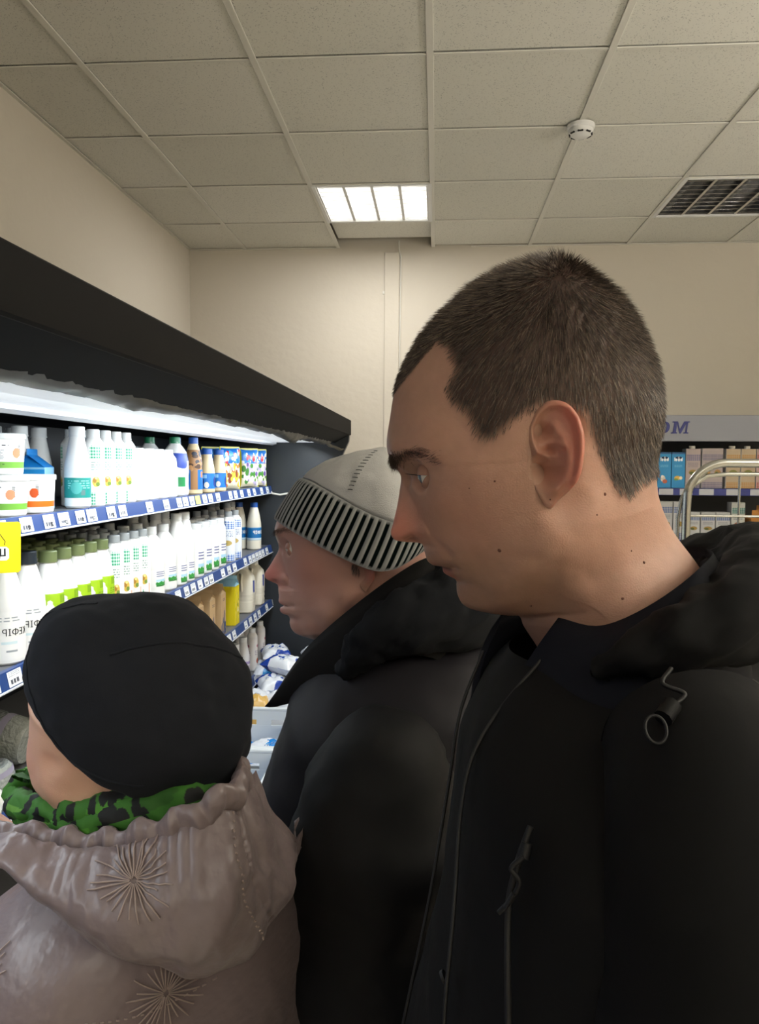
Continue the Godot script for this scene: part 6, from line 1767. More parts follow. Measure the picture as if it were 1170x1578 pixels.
func skin_man2(v: Vector3) -> Color:
	var c := lin(0.74, 0.565, 0.51)
	c = c.lerp(lin(0.82, 0.50, 0.46), 0.8 * exp(-(v - Vector3(94.7, -24.4, 6)).length_squared() / 420.0))
	c = c.lerp(lin(0.80, 0.54, 0.47), 0.4 * exp(-(v - Vector3(26.3, -10.9, 58)).length_squared() / 900.0))
	c = c.lerp(lin(0.66, 0.53, 0.46), 0.35 * clampf((-48.0 - v.y) / 20.0, 0, 1))
	c = c.lerp(lin(0.68, 0.40, 0.38), 0.85 * exp(-(v - Vector3(78.8, -63.5, 6)).length_squared() / 34.0))
	c = c.lerp(lin(0.70, 0.42, 0.40), 0.85 * exp(-(v - Vector3(76.6, -75.1, 6)).length_squared() / 44.0))
	c = c.lerp(lin(0.3, 0.16, 0.14), 0.9 * exp(-Vector3((v.x - Vector3(69.1, -67.9, 8).x) / 6.0, (v.y - Vector3(69.1, -67.9, 8).y) / 0.9, (v.z - 8) / 14.0).length_squared()))
	c = c.lerp(lin(0.14, 0.07, 0.055), 0.95 * exp(-(v - Vector3(88.0, -34.8, 7.5)).length_squared() / 13.0))
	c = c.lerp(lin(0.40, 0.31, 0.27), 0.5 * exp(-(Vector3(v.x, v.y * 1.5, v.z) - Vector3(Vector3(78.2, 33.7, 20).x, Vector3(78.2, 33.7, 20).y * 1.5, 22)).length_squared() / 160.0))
	return c

func make_hat_man():
	var root := person("man in a grey beanie and black puffy coat, standing between the other two shoppers", Vector3(F2.origin.x - 0.04, 0, F2.origin.z))
	var r := RandomNumberGenerator.new(); r.seed = 202
	var body := Geo.new()
	var hd := head(FACE2, [8, 17, 30], FACE_TOUCHES2, skin_man2, 220, 180)
	var local := Geo.new()
	local.grid(hd[0], hd[2], 0, hd[1], Vector3(-40, 0, 0))
	var e1 := ear(70.0)
	for q in e1.v.size(): e1.v[q].z = 67.0 + (e1.v[q].z - 70.0) * 0.6
	var em: Vector3 = Vector3(-8.2, -16.7, 84); var target: Vector3 = Vector3(-53.3, -12.7, 84)
	var mv := Transform3D(Basis(Vector3(0, 0, 1), -0.12), Vector3.ZERO)
	mv.origin = Vector3(target.x, target.y, 0) - mv.basis * Vector3(em.x, em.y, 0)
	local.add(e1, mv)
	var eye_at: Vector3 = Vector3(Vector3(52.0, 14.3, 28).x, Vector3(52.0, 14.3, 28).y, 28)
	var gaze := Vector3(0.97, -0.2, 0.08).normalized()
	local.add(lids(eye_at, gaze, 11.6, 0.2, 0.5, lin(0.70, 0.53, 0.475)))
	local.add(lids(Vector3(eye_at.x, eye_at.y, -28), Vector3(gaze.x, gaze.y, -gaze.z), 11.6, 0.2, 0.5, lin(0.70, 0.53, 0.475)))
	body.add(local, in_mm(F2))
	var hip := Transform3D(F2.basis, Vector3(F2.origin.x, 0, F2.origin.z)).translated_local(Vector3(-0.06, 0, 0))
	var P := func(x: float, y: float, z: float) -> Vector3: return F2 * Vector3(x, y, z)
	var bones := lower_body(root, hip, 0.82, 0.1, cloth(Color(0.11, 0.11, 0.12), 0.85, 6), mat(Color(0.07, 0.06, 0.06), 0.5))
	bones.append_array([[P.call(-0.06, -0.70, 0), P.call(-0.07, -0.48, 0), 0.12, 0.11], [P.call(-0.07, -0.48, 0), P.call(-0.085, -0.28, 0), 0.11, 0.105], [P.call(-0.09, -0.24, -0.11), P.call(-0.09, -0.24, 0.11), 0.06, 0.06], [P.call(-0.09, -0.26, 0), P.call(-0.075, -0.10, 0), 0.07, 0.05]])
	for s in [-1.0, 1.0]:
		bones.append([P.call(-0.09, -0.25, 0.16 * s), P.call(-0.09, -0.47, 0.215 * s), 0.046, 0.038]); bones.append([P.call(-0.09, -0.47, 0.215 * s), P.call(-0.01, -0.68, 0.205 * s), 0.038, 0.028])
	var under := Geo.new(); under.col = lin(0.78, 0.57, 0.47)
	sdf(bones, 0.018, 0.014, under)
	body.add(under)
	for s in [-1.0, 1.0]:
		hand(body, P.call(-0.01, -0.70, 0.205 * s), (F2.basis * Vector3(0.2, -1, 0)).normalized(), F2.basis * Vector3(0.1, 0, -s), F2.basis * Vector3(1, 0.2, 0))
	put("body", body, skin_material(), root)
	for s in [1.0, -1.0]:
		var one := Geo.new()
		one.add(eyeball(Vector3(eye_at.x, eye_at.y, eye_at.z * s), Vector3(gaze.x, gaze.y, gaze.z * s), 11.6), in_mm(F2))
		put("eye", one, vmat(0.12, 0.6), root)
	var br := []
	var arch := smooth([Vector3(84.5, 32.7, 10), Vector3(75.3, 37.1, 22), Vector3(60.0, 40.5, 34), Vector3(43.0, 39.8, 46)], 30)
	for k in 900:
		var a: Vector3 = arch[int(r.randf() * 29)] + Vector3(r.randf_range(-2, 3), r.randf_range(-3, 3), r.randf_range(-2, 2))
		var s: float = 1.0 if k % 2 == 0 else -1.0
		var dir := Vector3(0.5, -0.5, 0.4) + Vector3(r.randf_range(-1, 1), r.randf_range(-1, 1), r.randf_range(-1, 1)) * 0.35
		dir = dir.normalized() * 6.0
		br.append([F2 * (Vector3(a.x, a.y, a.z * s) * 0.001) - root.position, F2.basis * (Vector3(dir.x, dir.y, dir.z * s) * 0.001), F2.basis * Vector3(0.8, 0, 0.5 * s)])
	strands("eyebrow", br, root, 0.00014, [lin(0.24, 0.18, 0.16), lin(0.3, 0.23, 0.2)], r)
	var sb := []
	for k in 110:
		var a := (Vector3(-44.1, 2.0, 78)).lerp(Vector3(-46.9, -10.1, 76), r.randf()) + Vector3(r.randf_range(-5, 4), 0, r.randf_range(-0.5, 1))
		sb.append([F2 * (a * 0.001) - root.position, F2.basis * (Vector3(0.2, -1, 0.15).normalized() * 0.008), F2.basis * Vector3(0, 0, 1)])
	strands("sideburn", sb, root, 0.00014, [lin(0.14, 0.11, 0.1), lin(0.2, 0.16, 0.14)], r)
	# knitted hat: ribbed cuff and crown
	var low := [Vector3(90.3, 51.3, 0), Vector3(60.9, 43.6, 38), Vector3(24.4, 31.0, 64), Vector3(-15.7, 15.2, 80), Vector3(-47.7, 2.7, 86), Vector3(-75.7, -5.0, 86), Vector3(-97.4, -2.4, 76), Vector3(-118.6, 11.0, 50), Vector3(-124.9, 18.1, 0)]
	var upp := [Vector3(53.1, 108.0, 0), Vector3(28.5, 104.2, 36), Vector3(-2.2, 93.8, 62), Vector3(-41.6, 75.8, 79), Vector3(-75.3, 62.2, 86), Vector3(-98.7, 54.9, 85), Vector3(-120.3, 51.7, 74), Vector3(-140.0, 50.2, 48), Vector3(-147.6, 51.9, 0)]
	var ring := func(a: Array) -> Array:
		var b := a.duplicate()
		for k in range(a.size() - 2, -1, -1): b.append(Vector3(a[k].x, a[k].y, -a[k].z))
		return smooth(b, 721)
	var rl: Array = ring.call(low); var ru: Array = ring.call(upp)
	var p := PackedVector3Array(); var cc := PackedColorArray()
	var mid := Vector3(-20, 20, 0)
	var gl := lin(0.64, 0.645, 0.64); var gd := lin(0.075, 0.085, 0.105)
	for row in 15:
		var v := row / 14.0
		for i in 721:
			var a: Vector3 = rl[i]; var b: Vector3 = ru[i]
			var q := a.lerp(b, v)
			var out := Vector3(q.x - mid.x, 0, q.z).normalized()
			var rib := sin(i / 720.0 * TAU * 58)
			var edge := sin(clampf(v, 0.0, 1.0) * PI)
			q += out * (1.0 + 3.2 * pow(maxf(edge, 0.0), 0.4) + 1.3 * rib * clampf(edge * 4, 0, 1))
			p.append(q)
			cc.append(gl if rib > -0.1 or v > 0.93 or v < 0.035 else gd)
	var cuff := Geo.new()
	var cl := Geo.new().grid(p, 721, 0, cc, mid)
	# cuff lips: close top and bottom towards the head
	for e in [[rl, 0], [ru, 14]]:
		var q := PackedVector3Array(); var c2 := PackedColorArray()
		for row in 3:
			for i in 721:
				var a: Vector3 = p[e[1] * 721 + i]
				q.append(a + (Vector3(mid.x, a.y, 0) - a).normalized() * row * 5.0 + Vector3(0, (-0.8 if e[1] == 0 else 0.8) * sin(row * 1.3), 0)); c2.append(gl)
		cl.grid(q, 721, 1 if e[1] == 0 else -1, c2, mid + Vector3(0, 300 if e[1] == 0 else 300, 0))
	cuff.add(cl, in_mm(F2))
	var km := vmat(0.95, 0.1)
	bump(km, noise_tex(0.25, 256, 2, 33, FastNoiseLite.TYPE_CELLULAR), 0.06, 22.0)
	put("hat_cuff", cuff, km, root, "ribbed cuff striped light grey and black")
	var p2 := PackedVector3Array()
	var apex: Vector3 = Vector3(-64.5, 151.7, 0)
	for row in 41:
		var v := row / 40.0
		for i in 181:
			var a: Vector3 = ru[i * 4]
			a += (Vector3(mid.x, a.y, 0) - a).normalized() * (2.0 if v > 0 else 6.0)
			var b := a.lerp(apex, 1.0 - pow(1.0 - v, 1.0))
			# dome: horizontal shrink lags behind the rise
			var s := sin(v * PI / 2); var c := 1.0 - cos(v * PI / 2)
			var q := Vector3(lerpf(a.x, apex.x, lerpf(c, v, 0.45)), lerpf(a.y, apex.y, lerpf(s, v, 0.35)), lerpf(a.z, 0.0, lerpf(c, v, 0.15)))
			p2.append(q)
	var cg := Geo.new().grid(p2, 181, 0, PackedColorArray(), mid)
	var fold := FastNoiseLite.new(); fold.seed = 5; fold.frequency = 1.0
	cg.wrinkle(fold, 2.5, Vector3(0.02, 0.02, 0.02))
	var crown := Geo.new(); crown.add(cg, in_mm(F2))
	var cm := mat(Color(0.72, 0.72, 0.715), 0.95, 0, 0.1)
	bump(cm, noise_tex(0.2, 256, 2, 35, FastNoiseLite.TYPE_CELLULAR), 0.06, 16.0)
	put("hat_crown", crown, cm, root, "plain light grey knitted crown")
	# decrease seam: short dark stitches
	var cp := Patch.new(p2, 181)
	for k in 13:
		var v := 0.16 + 0.055 * k
		var a := cp.at(0.200 - 0.004 * k * 0.2, v); var b := cp.at(0.200 - 0.004 * k * 0.2 + 0.012 + 0.002 * k, v + 0.02)
		var st := Geo.new()
		st.add(Geo.new().tube([a + Vector3(0, 0, 1.2), (a + b) / 2 + Vector3(0, 0.3, 1.6), b + Vector3(0, 0, 1.2)], 0.6, 6), in_mm(F2))
		put("crown_stitch", st, mat(Color(0.36, 0.36, 0.36), 0.9), root)
	# coat
	fold.fractal_octaves = 3
	var coat := cloth(Color(0.10, 0.092, 0.11), 0.65, 41)
	var blk := cloth(Color(0.06, 0.06, 0.065), 0.7, 42)
	var jk := [[-0.095, -0.01, -0.19, 0.09, 2.0, 0], [-0.12, 0.010, -0.235, 0.12, 2.1, 0], [-0.16, 0.035, -0.25, 0.155, 2.2, 0], [-0.195, 0.05, -0.23, 0.185, 2.4, 0], [-0.26, 0.074, -0.23, 0.21, 2.5, 0], [-0.316, 0.088, -0.235, 0.216, 2.5, 0], [-0.45, 0.1, -0.235, 0.222, 2.5, 0], [-0.6, 0.105, -0.23, 0.228, 2.5, 0], [-0.85, 0.105, -0.215, 0.228, 2.5, 0]]
	var tg := Geo.new().grid(loft(F2, jk, 80, 96), 97)
	tg.wrinkle(fold, 0.010, Vector3(5, 8, 5))
	var jacket := put("coat", tg, coat, root, "black puffy coat with a faint purple sheen")
	for s in [-1.0, 1.0]:
		var path := [P.call(-0.1, -0.22, 0.09 * s), P.call(-0.102, -0.225, 0.16 * s), P.call(-0.1, -0.285, 0.203 * s), P.call(-0.1, -0.38, 0.22 * s), P.call(-0.095, -0.47, 0.225 * s), P.call(-0.05, -0.58, 0.222 * s), P.call(-0.01, -0.70, 0.205 * s)]
		var sl := Geo.new().tube(smooth(path, 60), spread([0.04, 0.085, 0.096, 0.09, 0.082, 0.074, 0.055], 60), 40)
		sl.wrinkle(fold, 0.014, Vector3(5, 12, 5))
		var sm := part("sleeve", sl, blk, jacket)
		sm.position = -root.position
	var c3 := [[Vector3(80.5, -195.1, 58), Vector3(77.6, -198.2, 56)], [Vector3(52.1, -149.8, 66), Vector3(36.7, -181.7, 72)], [Vector3(19.0, -107.6, 72), Vector3(-8.2, -158.1, 90)], [Vector3(-59.6, -41.1, 94), Vector3(-65.6, -120.7, 118)], [Vector3(-123.7, 3.4, 88), Vector3(-129.6, -101.0, 118)], [Vector3(-150, 12, 50), Vector3(-170, -120, 70)], [Vector3(-165, 14, 0), Vector3(-185, -120, 0)], [Vector3(-150, 12, -50), Vector3(-170, -120, -70)], [Vector3(-100, -10, -85), Vector3(-110, -140, -110)], [Vector3(-20, -70, -85), Vector3(-20, -165, -105)], [Vector3(40, -130, -66), Vector3(40, -185, -60)], [Vector3(60, -170, -50), Vector3(56, -190, -50)]]
	put("collar", collar(F2, c3, 7.0, Vector2(-55, 0), 90), cloth(Color(0.07, 0.064, 0.062), 0.9, 43), root, "tall open black collar with a pointed tip")
	var hp := [Vector3(-40, -130, 112), Vector3(-75, -85, 118), Vector3(-120, -62, 108), Vector3(-172, -48, 60), Vector3(-190, -45, 0), Vector3(-172, -48, -60), Vector3(-120, -62, -108), Vector3(-75, -85, -118), Vector3(-40, -130, -112)]
	var hg := Geo.new().tube(smooth(hp, 70), spread([12, 28, 42, 56, 62, 56, 42, 28, 12], 70), 32)
	hg.wrinkle(fold, 10.0, Vector3(0.012, 0.03, 0.012), true)
	var hood := Geo.new(); hood.add(hg, in_mm(F2))
	put("hood", hood, cloth(Color(0.07, 0.078, 0.095), 0.85, 44), root, "bunched dark navy hood")

# ---------------------------------------------------------------- the woman in the black hat
func skin_woman(v: Vector3) -> Color:
	return lin(0.84, 0.66, 0.56).lerp(lin(0.82, 0.56, 0.48), 0.4 * exp(-(v - Vector3(47.9, -49.2, 58)).length_squared() / 1200.0))

func make_woman():
	var b := deg_to_rad(36.0)
	var Fw := Vector3(-cos(b), 0, -sin(b)); var Sw := Vector3(-sin(b), 0, cos(b))
	var bh := deg_to_rad(28.0)
	var Fh := Vector3(-cos(bh), 0, -sin(bh)); var Sh := Vector3(-sin(bh), 0, cos(bh))
	var nose := Vector3(-0.4091, 1.401, -0.7754)
	# head: nodding less than the man's
	var a := deg_to_rad(20.0)
	var k := 0.00086
	var rot := func(x: float, y: float) -> Vector2: return Vector2(x * cos(a) - y * sin(a), x * sin(a) + y * cos(a))
	var hb := Basis(Fh, Vector3.UP, Sh) * k
	var tip: Vector3 = Vector3(98.5, -61.4, 0)
	var tip2: Vector2 = rot.call(tip.x, tip.y)
	var fr := Transform3D(hb, nose - hb * Vector3(tip2.x, tip2.y, 0))
	var centre := fr * Vector3(-20, -20, 0)
	var root := person("short woman in a black felt hat and embroidered mauve coat, seen from behind at left", Vector3(centre.x, 0, centre.z))
	var body := Geo.new()
	var cut := [[20.0, 20.0, 20.0, 20.0, -20.0, 15.0, 8.0], [60.0, 16.0, 60.0, 16.0, -55.0, 8.0, 45.0], [85.0, 8.0, 85.0, 8.0, -72.0, 0.0, 62.0]]
	cut.append_array(FACE.slice(11, 38).map(func(q): return q.duplicate()))
	for q in cut:
		for c in [0, 2, 4]:
			var w: Vector2 = rot.call(q[c], q[c + 1])
			q[c] = w.x; q[c + 1] = w.y
	cut.append_array([[40.0, -108.0, 40.0, -108.0, -78.0, -95.0, 58.0], [15.0, -125.0, 15.0, -125.0, -80.0, -118.0, 55.0], [8.0, -145.0, 8.0, -145.0, -84.0, -142.0, 52.0], [5.0, -165.0, 5.0, -165.0, -88.0, -162.0, 50.0]])
	var jowl := []
	for q in FACE_TOUCHES:
		if q[2].z > -6.0 and q[0].y > -95.0 and q[1] < 34:
			var w: Vector2 = rot.call(q[0].x, q[0].y); var w2: Vector2 = rot.call(q[2].x, q[2].y)
			jowl.append([Vector3(w.x, w.y, q[0].z), q[1], Vector3(w2.x, w2.y, q[2].z)])
	jowl.append([Vector3(60, -66, 52), 44, Vector3(4, 0, 5)]); jowl.append([Vector3(75, -14, 45), 32, Vector3(-5, 0, -10)]); jowl.append([Vector3(78, -34, 42), 24, Vector3(-4, 0, -7)])
	var hd := head(cut, [6, 15, 27], jowl, skin_woman, 160, 120)
	var local := Geo.new()
	local.grid(hd[0], hd[2], 0, hd[1], Vector3(-10, -20, 0))
	body.add(local, fr)
	var O := Transform3D(Basis(Fw, Vector3.UP, Sw), Vector3(-0.3259, 1.3187, -0.7861) + Vector3(0, 0.115, 0))
	var P := func(x: float, y: float, z: float) -> Vector3: return O * Vector3(x, y, z)
	var hip := Transform3D(O.basis, Vector3(centre.x, 0, centre.z)).translated_local(Vector3(-0.03, 0, 0))
	var bones := lower_body(root, hip, 0.72, 0.09, cloth(Color(0.12, 0.11, 0.12), 0.85, 7), mat(Color(0.08, 0.06, 0.05), 0.5))
	bones.append_array([[P.call(-0.03, -0.72, 0), P.call(-0.04, -0.5, 0), 0.12, 0.1], [P.call(-0.04, -0.5, 0), P.call(-0.05, -0.3, 0), 0.1, 0.09], [P.call(-0.05, -0.26, -0.09), P.call(-0.05, -0.26, 0.09), 0.05, 0.05], [P.call(-0.05, -0.26, 0), P.call(-0.03, -0.1, 0), 0.06, 0.048]])
	# near arm hangs, far arm reaches up towards the shelf
	var wr := Vector3(-0.4822, 1.243, -0.8656)
	bones.append([P.call(-0.05, -0.27, 0.14), P.call(-0.04, -0.48, 0.18), 0.042, 0.036]); bones.append([P.call(-0.04, -0.48, 0.18), P.call(0.08, -0.6, 0.16), 0.036, 0.026])
	var elbow: Vector3 = P.call(0.10, -0.42, -0.17)
	bones.append([P.call(-0.04, -0.27, -0.13), elbow, 0.042, 0.036]); bones.append([elbow, wr + Vector3(0.03, -0.04, 0.02), 0.036, 0.026])
	var under := Geo.new(); under.col = lin(0.8, 0.6, 0.5)
	sdf(bones, 0.018, 0.013, under)
	body.add(under)
	hand(body, P.call(0.085, -0.615, 0.16), (O.basis * Vector3(0.8, -0.6, 0)).normalized(), O.basis * Vector3(-0.5, -0.7, 0), O.basis * Vector3(0, 0.3, -1), 0.9)
	var reach := (wr - elbow).normalized()
	hand(body, wr + Vector3(0.01, -0.035, 0.01), reach, (Vector3(0, -1, 0) - reach * -reach.y).normalized(), reach.cross((Vector3(0, -1, 0) - reach * -reach.y).normalized()), 0.9)
	put("body", body, skin_material(), root)
	# hat: a soft round crown set on aslant, with a turned edge and stitched seams
	var X := Vector3(0.9974, 0.0058, -0.0724); var Y := Vector3(-0.0101, 0.9982, -0.0594); var Z := Vector3(0.0719, 0.0599, 0.9956)
	var C := Vector3(-0.2901, 1.4284, -0.7475)
	var N := (X * 0.64 + Y * 0.77).normalized(); var T1 := (X * 0.77 - Y * 0.64).normalized(); var T2 := Z
	var fold := FastNoiseLite.new(); fold.seed = 9; fold.frequency = 1.0; fold.fractal_octaves = 3
	var hat_at := func(u: float, v: float, lift: float) -> Vector3:
		var th := v * deg_to_rad(116.0); var ph := u * TAU
		var rn := 0.1026; var rt := 0.1112
		var sq := 1.0 + 0.03 * cos(2 * ph + 0.6)
		var rr := 1.0 + 0.05 * sin(clampf((v - 0.45) / 0.55, 0, 1) * PI)
		return C + N * cos(th) * (rn + lift) + (T1 * cos(ph) * sq + T2 * sin(ph) * 0.95) * sin(th) * (rt + lift) * rr
	var p := PackedVector3Array()
	for row in 71:
		for i in 121:
			var v := row / 66.0
			var q: Vector3
			if row <= 66: q = hat_at.call(i / 120.0, v, 0.0)
			else:
				var e := (row - 66) / 4.0
				q = hat_at.call(i / 120.0, 1.0 + 0.012 * sin(e * PI), -0.010 * e)
				q = q.lerp(hat_at.call(i / 120.0, 0.9, -0.014), maxf(0.0, e - 0.4))
			p.append(q)
	var hg := Geo.new().grid(p, 121, 0, PackedColorArray(), C)
	hg.wrinkle(fold, 0.007, Vector3(11, 11, 11))
	var felt := mat(Color(0.135, 0.142, 0.16), 0.95, 0, 0.15)
	felt.rim_enabled = true; felt.rim = 0.25; felt.rim_tint = 0.5
	bump(felt, noise_tex(0.4, 128, 2, 51), 0.02, 18.0)
	var hg_ := Geo.new(); hg_.add(hg)
	var hat := put("hat", hg_, felt, root, "soft black felt hat")
	var on_hat := func(x: float, y: float) -> Vector3:
		var n := (X * x + Y * y).dot(N) / 0.1026; var t := (X * x + Y * y).dot(T1) / 0.1112
		return C + X * x + Y * y + Z * (0.1107 * sqrt(maxf(0.0, 1.0 - n * n - t * t)))
	for s in [[[-0.031, 0.098], [-0.063, 0.0855], [-0.0805, 0.072], [-0.0835, 0.048], [-0.068, 0.0013], [-0.043, -0.0264], [-0.007, -0.0457], [0.03, -0.055]], [[-0.002, 0.061], [0.029, 0.066], [0.069, 0.061], [0.112, 0.044]]]:
		var path := []
		for q in s: path.append(on_hat.call(q[0], q[1]))
		var pts := smooth(path, 60)
		for w in pts.size():
			# lay the seam on the felt as it really lies
			var best := 1e9; var at: Vector3 = pts[w]
			for vv in hg.v:
				var d: float = (vv - pts[w]).length_squared()
				if d < best: best = d; at = vv
			pts[w] = pts[w] + (pts[w] - C).normalized() * ((at - C).length() - (pts[w] - C).length())
		var sg := Geo.new().tube(smooth(pts, 60), 0.0013, 8)
		sg.xf(Transform3D(Basis.IDENTITY, -root.position))
		part("seam", sg, felt, hat)
	# scarf: three loose loops round the neck, green with black spots
	var r := RandomNumberGenerator.new(); r.seed = 303
	var sp := Paint.new(512, 128, Color(0.19, 0.40, 0.09))
	sp.splotch(0, 0, 1, 1, 60, [Color(0.27, 0.50, 0.13), Color(0.15, 0.34, 0.08), Color(0.36, 0.55, 0.2)], r, 0.05)
	for q in 140: sp.disc(r.randf(), r.randf(), r.randf_range(0.008, 0.016), r.randf_range(0.06, 0.12), Color(0.025, 0.035, 0.03))
	var sm := print_mat(sp, 0.8)
	var loops := [[Vector3(-0.421, 1.3359, -0.7611), Vector3(-0.4243, 1.3232, -0.7553), Vector3(-0.3996, 1.3233, -0.7237), Vector3(-0.3622, 1.331, -0.6983), Vector3(-0.3201, 1.3384, -0.6827), Vector3(-0.2826, 1.346, -0.6811), Vector3(-0.2505, 1.3493, -0.6932), Vector3(-0.2245, 1.3497, -0.7285), Vector3(-0.2597, 1.3179, -0.8194), Vector3(-0.3634, 1.3021, -0.8587), Vector3(-0.424, 1.313, -0.8263), Vector3(-0.4232, 1.3321, -0.7703)],
		[Vector3(-0.4271, 1.3173, -0.7691), Vector3(-0.4119, 1.3116, -0.746), Vector3(-0.376, 1.3193, -0.7061), Vector3(-0.3328, 1.3279, -0.6831), Vector3(-0.2916, 1.3378, -0.6733), Vector3(-0.2565, 1.3468, -0.6764), Vector3(-0.2191, 1.3533, -0.6909), Vector3(-0.2199, 1.3316, -0.7564), Vector3(-0.2798, 1.2994, -0.836), Vector3(-0.3856, 1.2871, -0.8562), Vector3(-0.4382, 1.2985, -0.8244), Vector3(-0.4283, 1.3153, -0.7737)],
		[Vector3(-0.395, 1.2968, -0.7416), Vector3(-0.3512, 1.3101, -0.7074), Vector3(-0.3041, 1.3226, -0.6877), Vector3(-0.2648, 1.3343, -0.6817), Vector3(-0.2264, 1.341, -0.6944), Vector3(-0.2144, 1.3269, -0.7374), Vector3(-0.2665, 1.2911, -0.8173), Vector3(-0.374, 1.2727, -0.8466), Vector3(-0.4051, 1.2833, -0.7877), Vector3(-0.3912, 1.2984, -0.7343)]]
	var li := 0
	for l in loops:
		var sg := Geo.new().tube(smooth(l, 90), spread([0.010, 0.013, 0.015, 0.016, 0.015, 0.014, 0.013, 0.012, 0.010], 90), 16, true, 1.15)
		for q in sg.t.size(): sg.t[q] = Vector2(sg.t[q].y * 1.6 + 0.3 * li, sg.t[q].x * 0.8)
		sg.wrinkle(fold, 0.008, Vector3(26, 40, 26), true)
		put("scarf", sg, sm, root, "green scarf with black spots")
		li += 1
	# coat
	var satin := mat(Color(0.49, 0.435, 0.435), 0.36, 0, 0.5)
	satin.rim_enabled = true; satin.rim = 0.3; satin.rim_tint = 0.6
	bump(satin, noise_tex(0.035, 256, 4, 61), 0.16, 5.0)
	var jk := [[-0.135, -0.005, -0.10, 0.06, 2.0, 0], [-0.165, 0.025, -0.135, 0.115, 2.1, 0], [-0.20, 0.06, -0.155, 0.165, 2.3, 0], [-0.25, 0.10, -0.165, 0.19, 2.4, 0], [-0.35, 0.115, -0.172, 0.205, 2.4, 0], [-0.45, 0.12, -0.175, 0.21, 2.4, 0], [-0.6, 0.125, -0.175, 0.215, 2.4, 0], [-0.85, 0.13, -0.17, 0.22, 2.4, 0]]
	var lp := loft(O, jk, 80, 120)
	var tg := Geo.new().grid(lp, 121)
	tg.wrinkle(fold, 0.005, Vector3(5, 6, 5))
	var cpatch := Patch.new(tg.v.slice(0, lp.size()), 121)
	var coat := put("coat", tg, satin, root, "mauve satin coat")
	for s in [[P.call(-0.05, -0.265, 0.07), P.call(-0.05, -0.262, 0.14), P.call(-0.045, -0.36, 0.185), P.call(-0.03, -0.48, 0.19), P.call(0.08, -0.60, 0.16)], [P.call(-0.05, -0.26, -0.06), P.call(-0.04, -0.26, -0.13), P.call(0.04, -0.36, -0.165), elbow, wr + Vector3(0.065, -0.135, 0.03)]]:
		var sl := Geo.new().tube(smooth(s, 50), spread([0.045, 0.062, 0.066, 0.056, 0.036], 50), 32)
		sl.wrinkle(fold, 0.006, Vector3(5, 8, 5))
		sl.xf(Transform3D(Basis.IDENTITY, -root.position))
		part("sleeve", sl, satin, coat)
	# hood lying on the back: gathered at the rim, sagging below
	var top := smooth([Vector3(-0.4014, 1.322, -0.652), Vector3(-0.3676, 1.3313, -0.6454), Vector3(-0.3368, 1.3269, -0.6426), Vector3(-0.2897, 1.3261, -0.6412), Vector3(-0.2405, 1.336, -0.6406), Vector3(-0.2032, 1.3535, -0.6491), Vector3(-0.1831, 1.3578, -0.6699), Vector3(-0.178, 1.3584, -0.7085), Vector3(-0.1846, 1.3477, -0.7694)], 121)
	var bot := smooth([Vector3(-0.4017, 1.326, -0.6379), Vector3(-0.3654, 1.3213, -0.6307), Vector3(-0.3266, 1.293, -0.627), Vector3(-0.2818, 1.2635, -0.6237), Vector3(-0.2361, 1.2423, -0.6258), Vector3(-0.1907, 1.2258, -0.6424), Vector3(-0.1576, 1.23, -0.6641), Vector3(-0.1372, 1.2479, -0.7096), Vector3(-0.1391, 1.2731, -0.7873)], 121)
	var hp := PackedVector3Array()
	for row in 61:
		for i in 121:
			var u := i / 120.0
			var v := minf(row / 50.0, 1.0)
			var q: Vector3 = top[i].lerp(bot[i], v)
			var edge := sin(clampf(u, 0.02, 0.98) * PI)
			q += Z * (0.040 * pow(sin(v * PI), 0.8) * pow(edge, 0.6))
			# gathers radiating from the rim and from the centre seam at u = 0.74
			q += Z * 0.0022 * pow(1.0 - v, 2.5) * sin(u * 150.0 + 4.0 * sin(u * 23.0)) * pow(edge, 0.5)
			q -= Z * 0.010 * exp(-pow((u - 0.735) / 0.018, 2)) * (1.0 - 0.3 * v)
			q += Z * 0.0018 * exp(-pow((u - 0.735) / 0.035, 2)) * sin(v * 95.0 + 3.0 * sin(v * 19.0))
			if row > 50:
				var e := (row - 50) / 10.0
				var tall: float = clampf(top[i].distance_to(bot[i]) / 0.11, 0.0, 1.0)
				q = q - Z * (0.075 * e * tall) + Y * ((0.03 * e * e - 0.006 * sin(e * PI)) * tall * tall)
			hp.append(q)
	var hg2 := Geo.new().grid(hp, 121, 0, PackedColorArray(), C - Vector3(0, 0.15, 0.1))
	hg2.wrinkle(fold, 0.012, Vector3(6, 5, 6))
	hg2.wrinkle(fold, 0.0045, Vector3(13, 8, 13), true)
	var hpatch := Patch.new(hg2.v.slice(0, hp.size()), 121)
	var hood := put("hood", hg2, satin, root, "mauve satin hood lying on the back")
	# gathered rim: a ruffled casing round the hood's opening
	var rim := smooth([Vector3(-0.4038, 1.3198, -0.666), Vector3(-0.3848, 1.3257, -0.6629), Vector3(-0.3521, 1.3246, -0.6605), Vector3(-0.3158, 1.3247, -0.6536), Vector3(-0.2853, 1.3266, -0.6511), Vector3(-0.2478, 1.3393, -0.6451), Vector3(-0.2184, 1.3511, -0.6431), Vector3(-0.1893, 1.3659, -0.6509), Vector3(-0.1763, 1.3682, -0.6711), Vector3(-0.1776, 1.3676, -0.7043), Vector3(-0.2006, 1.3526, -0.759), Vector3(-0.2597, 1.3179, -0.8194)], 200)
	var rp := PackedVector3Array()
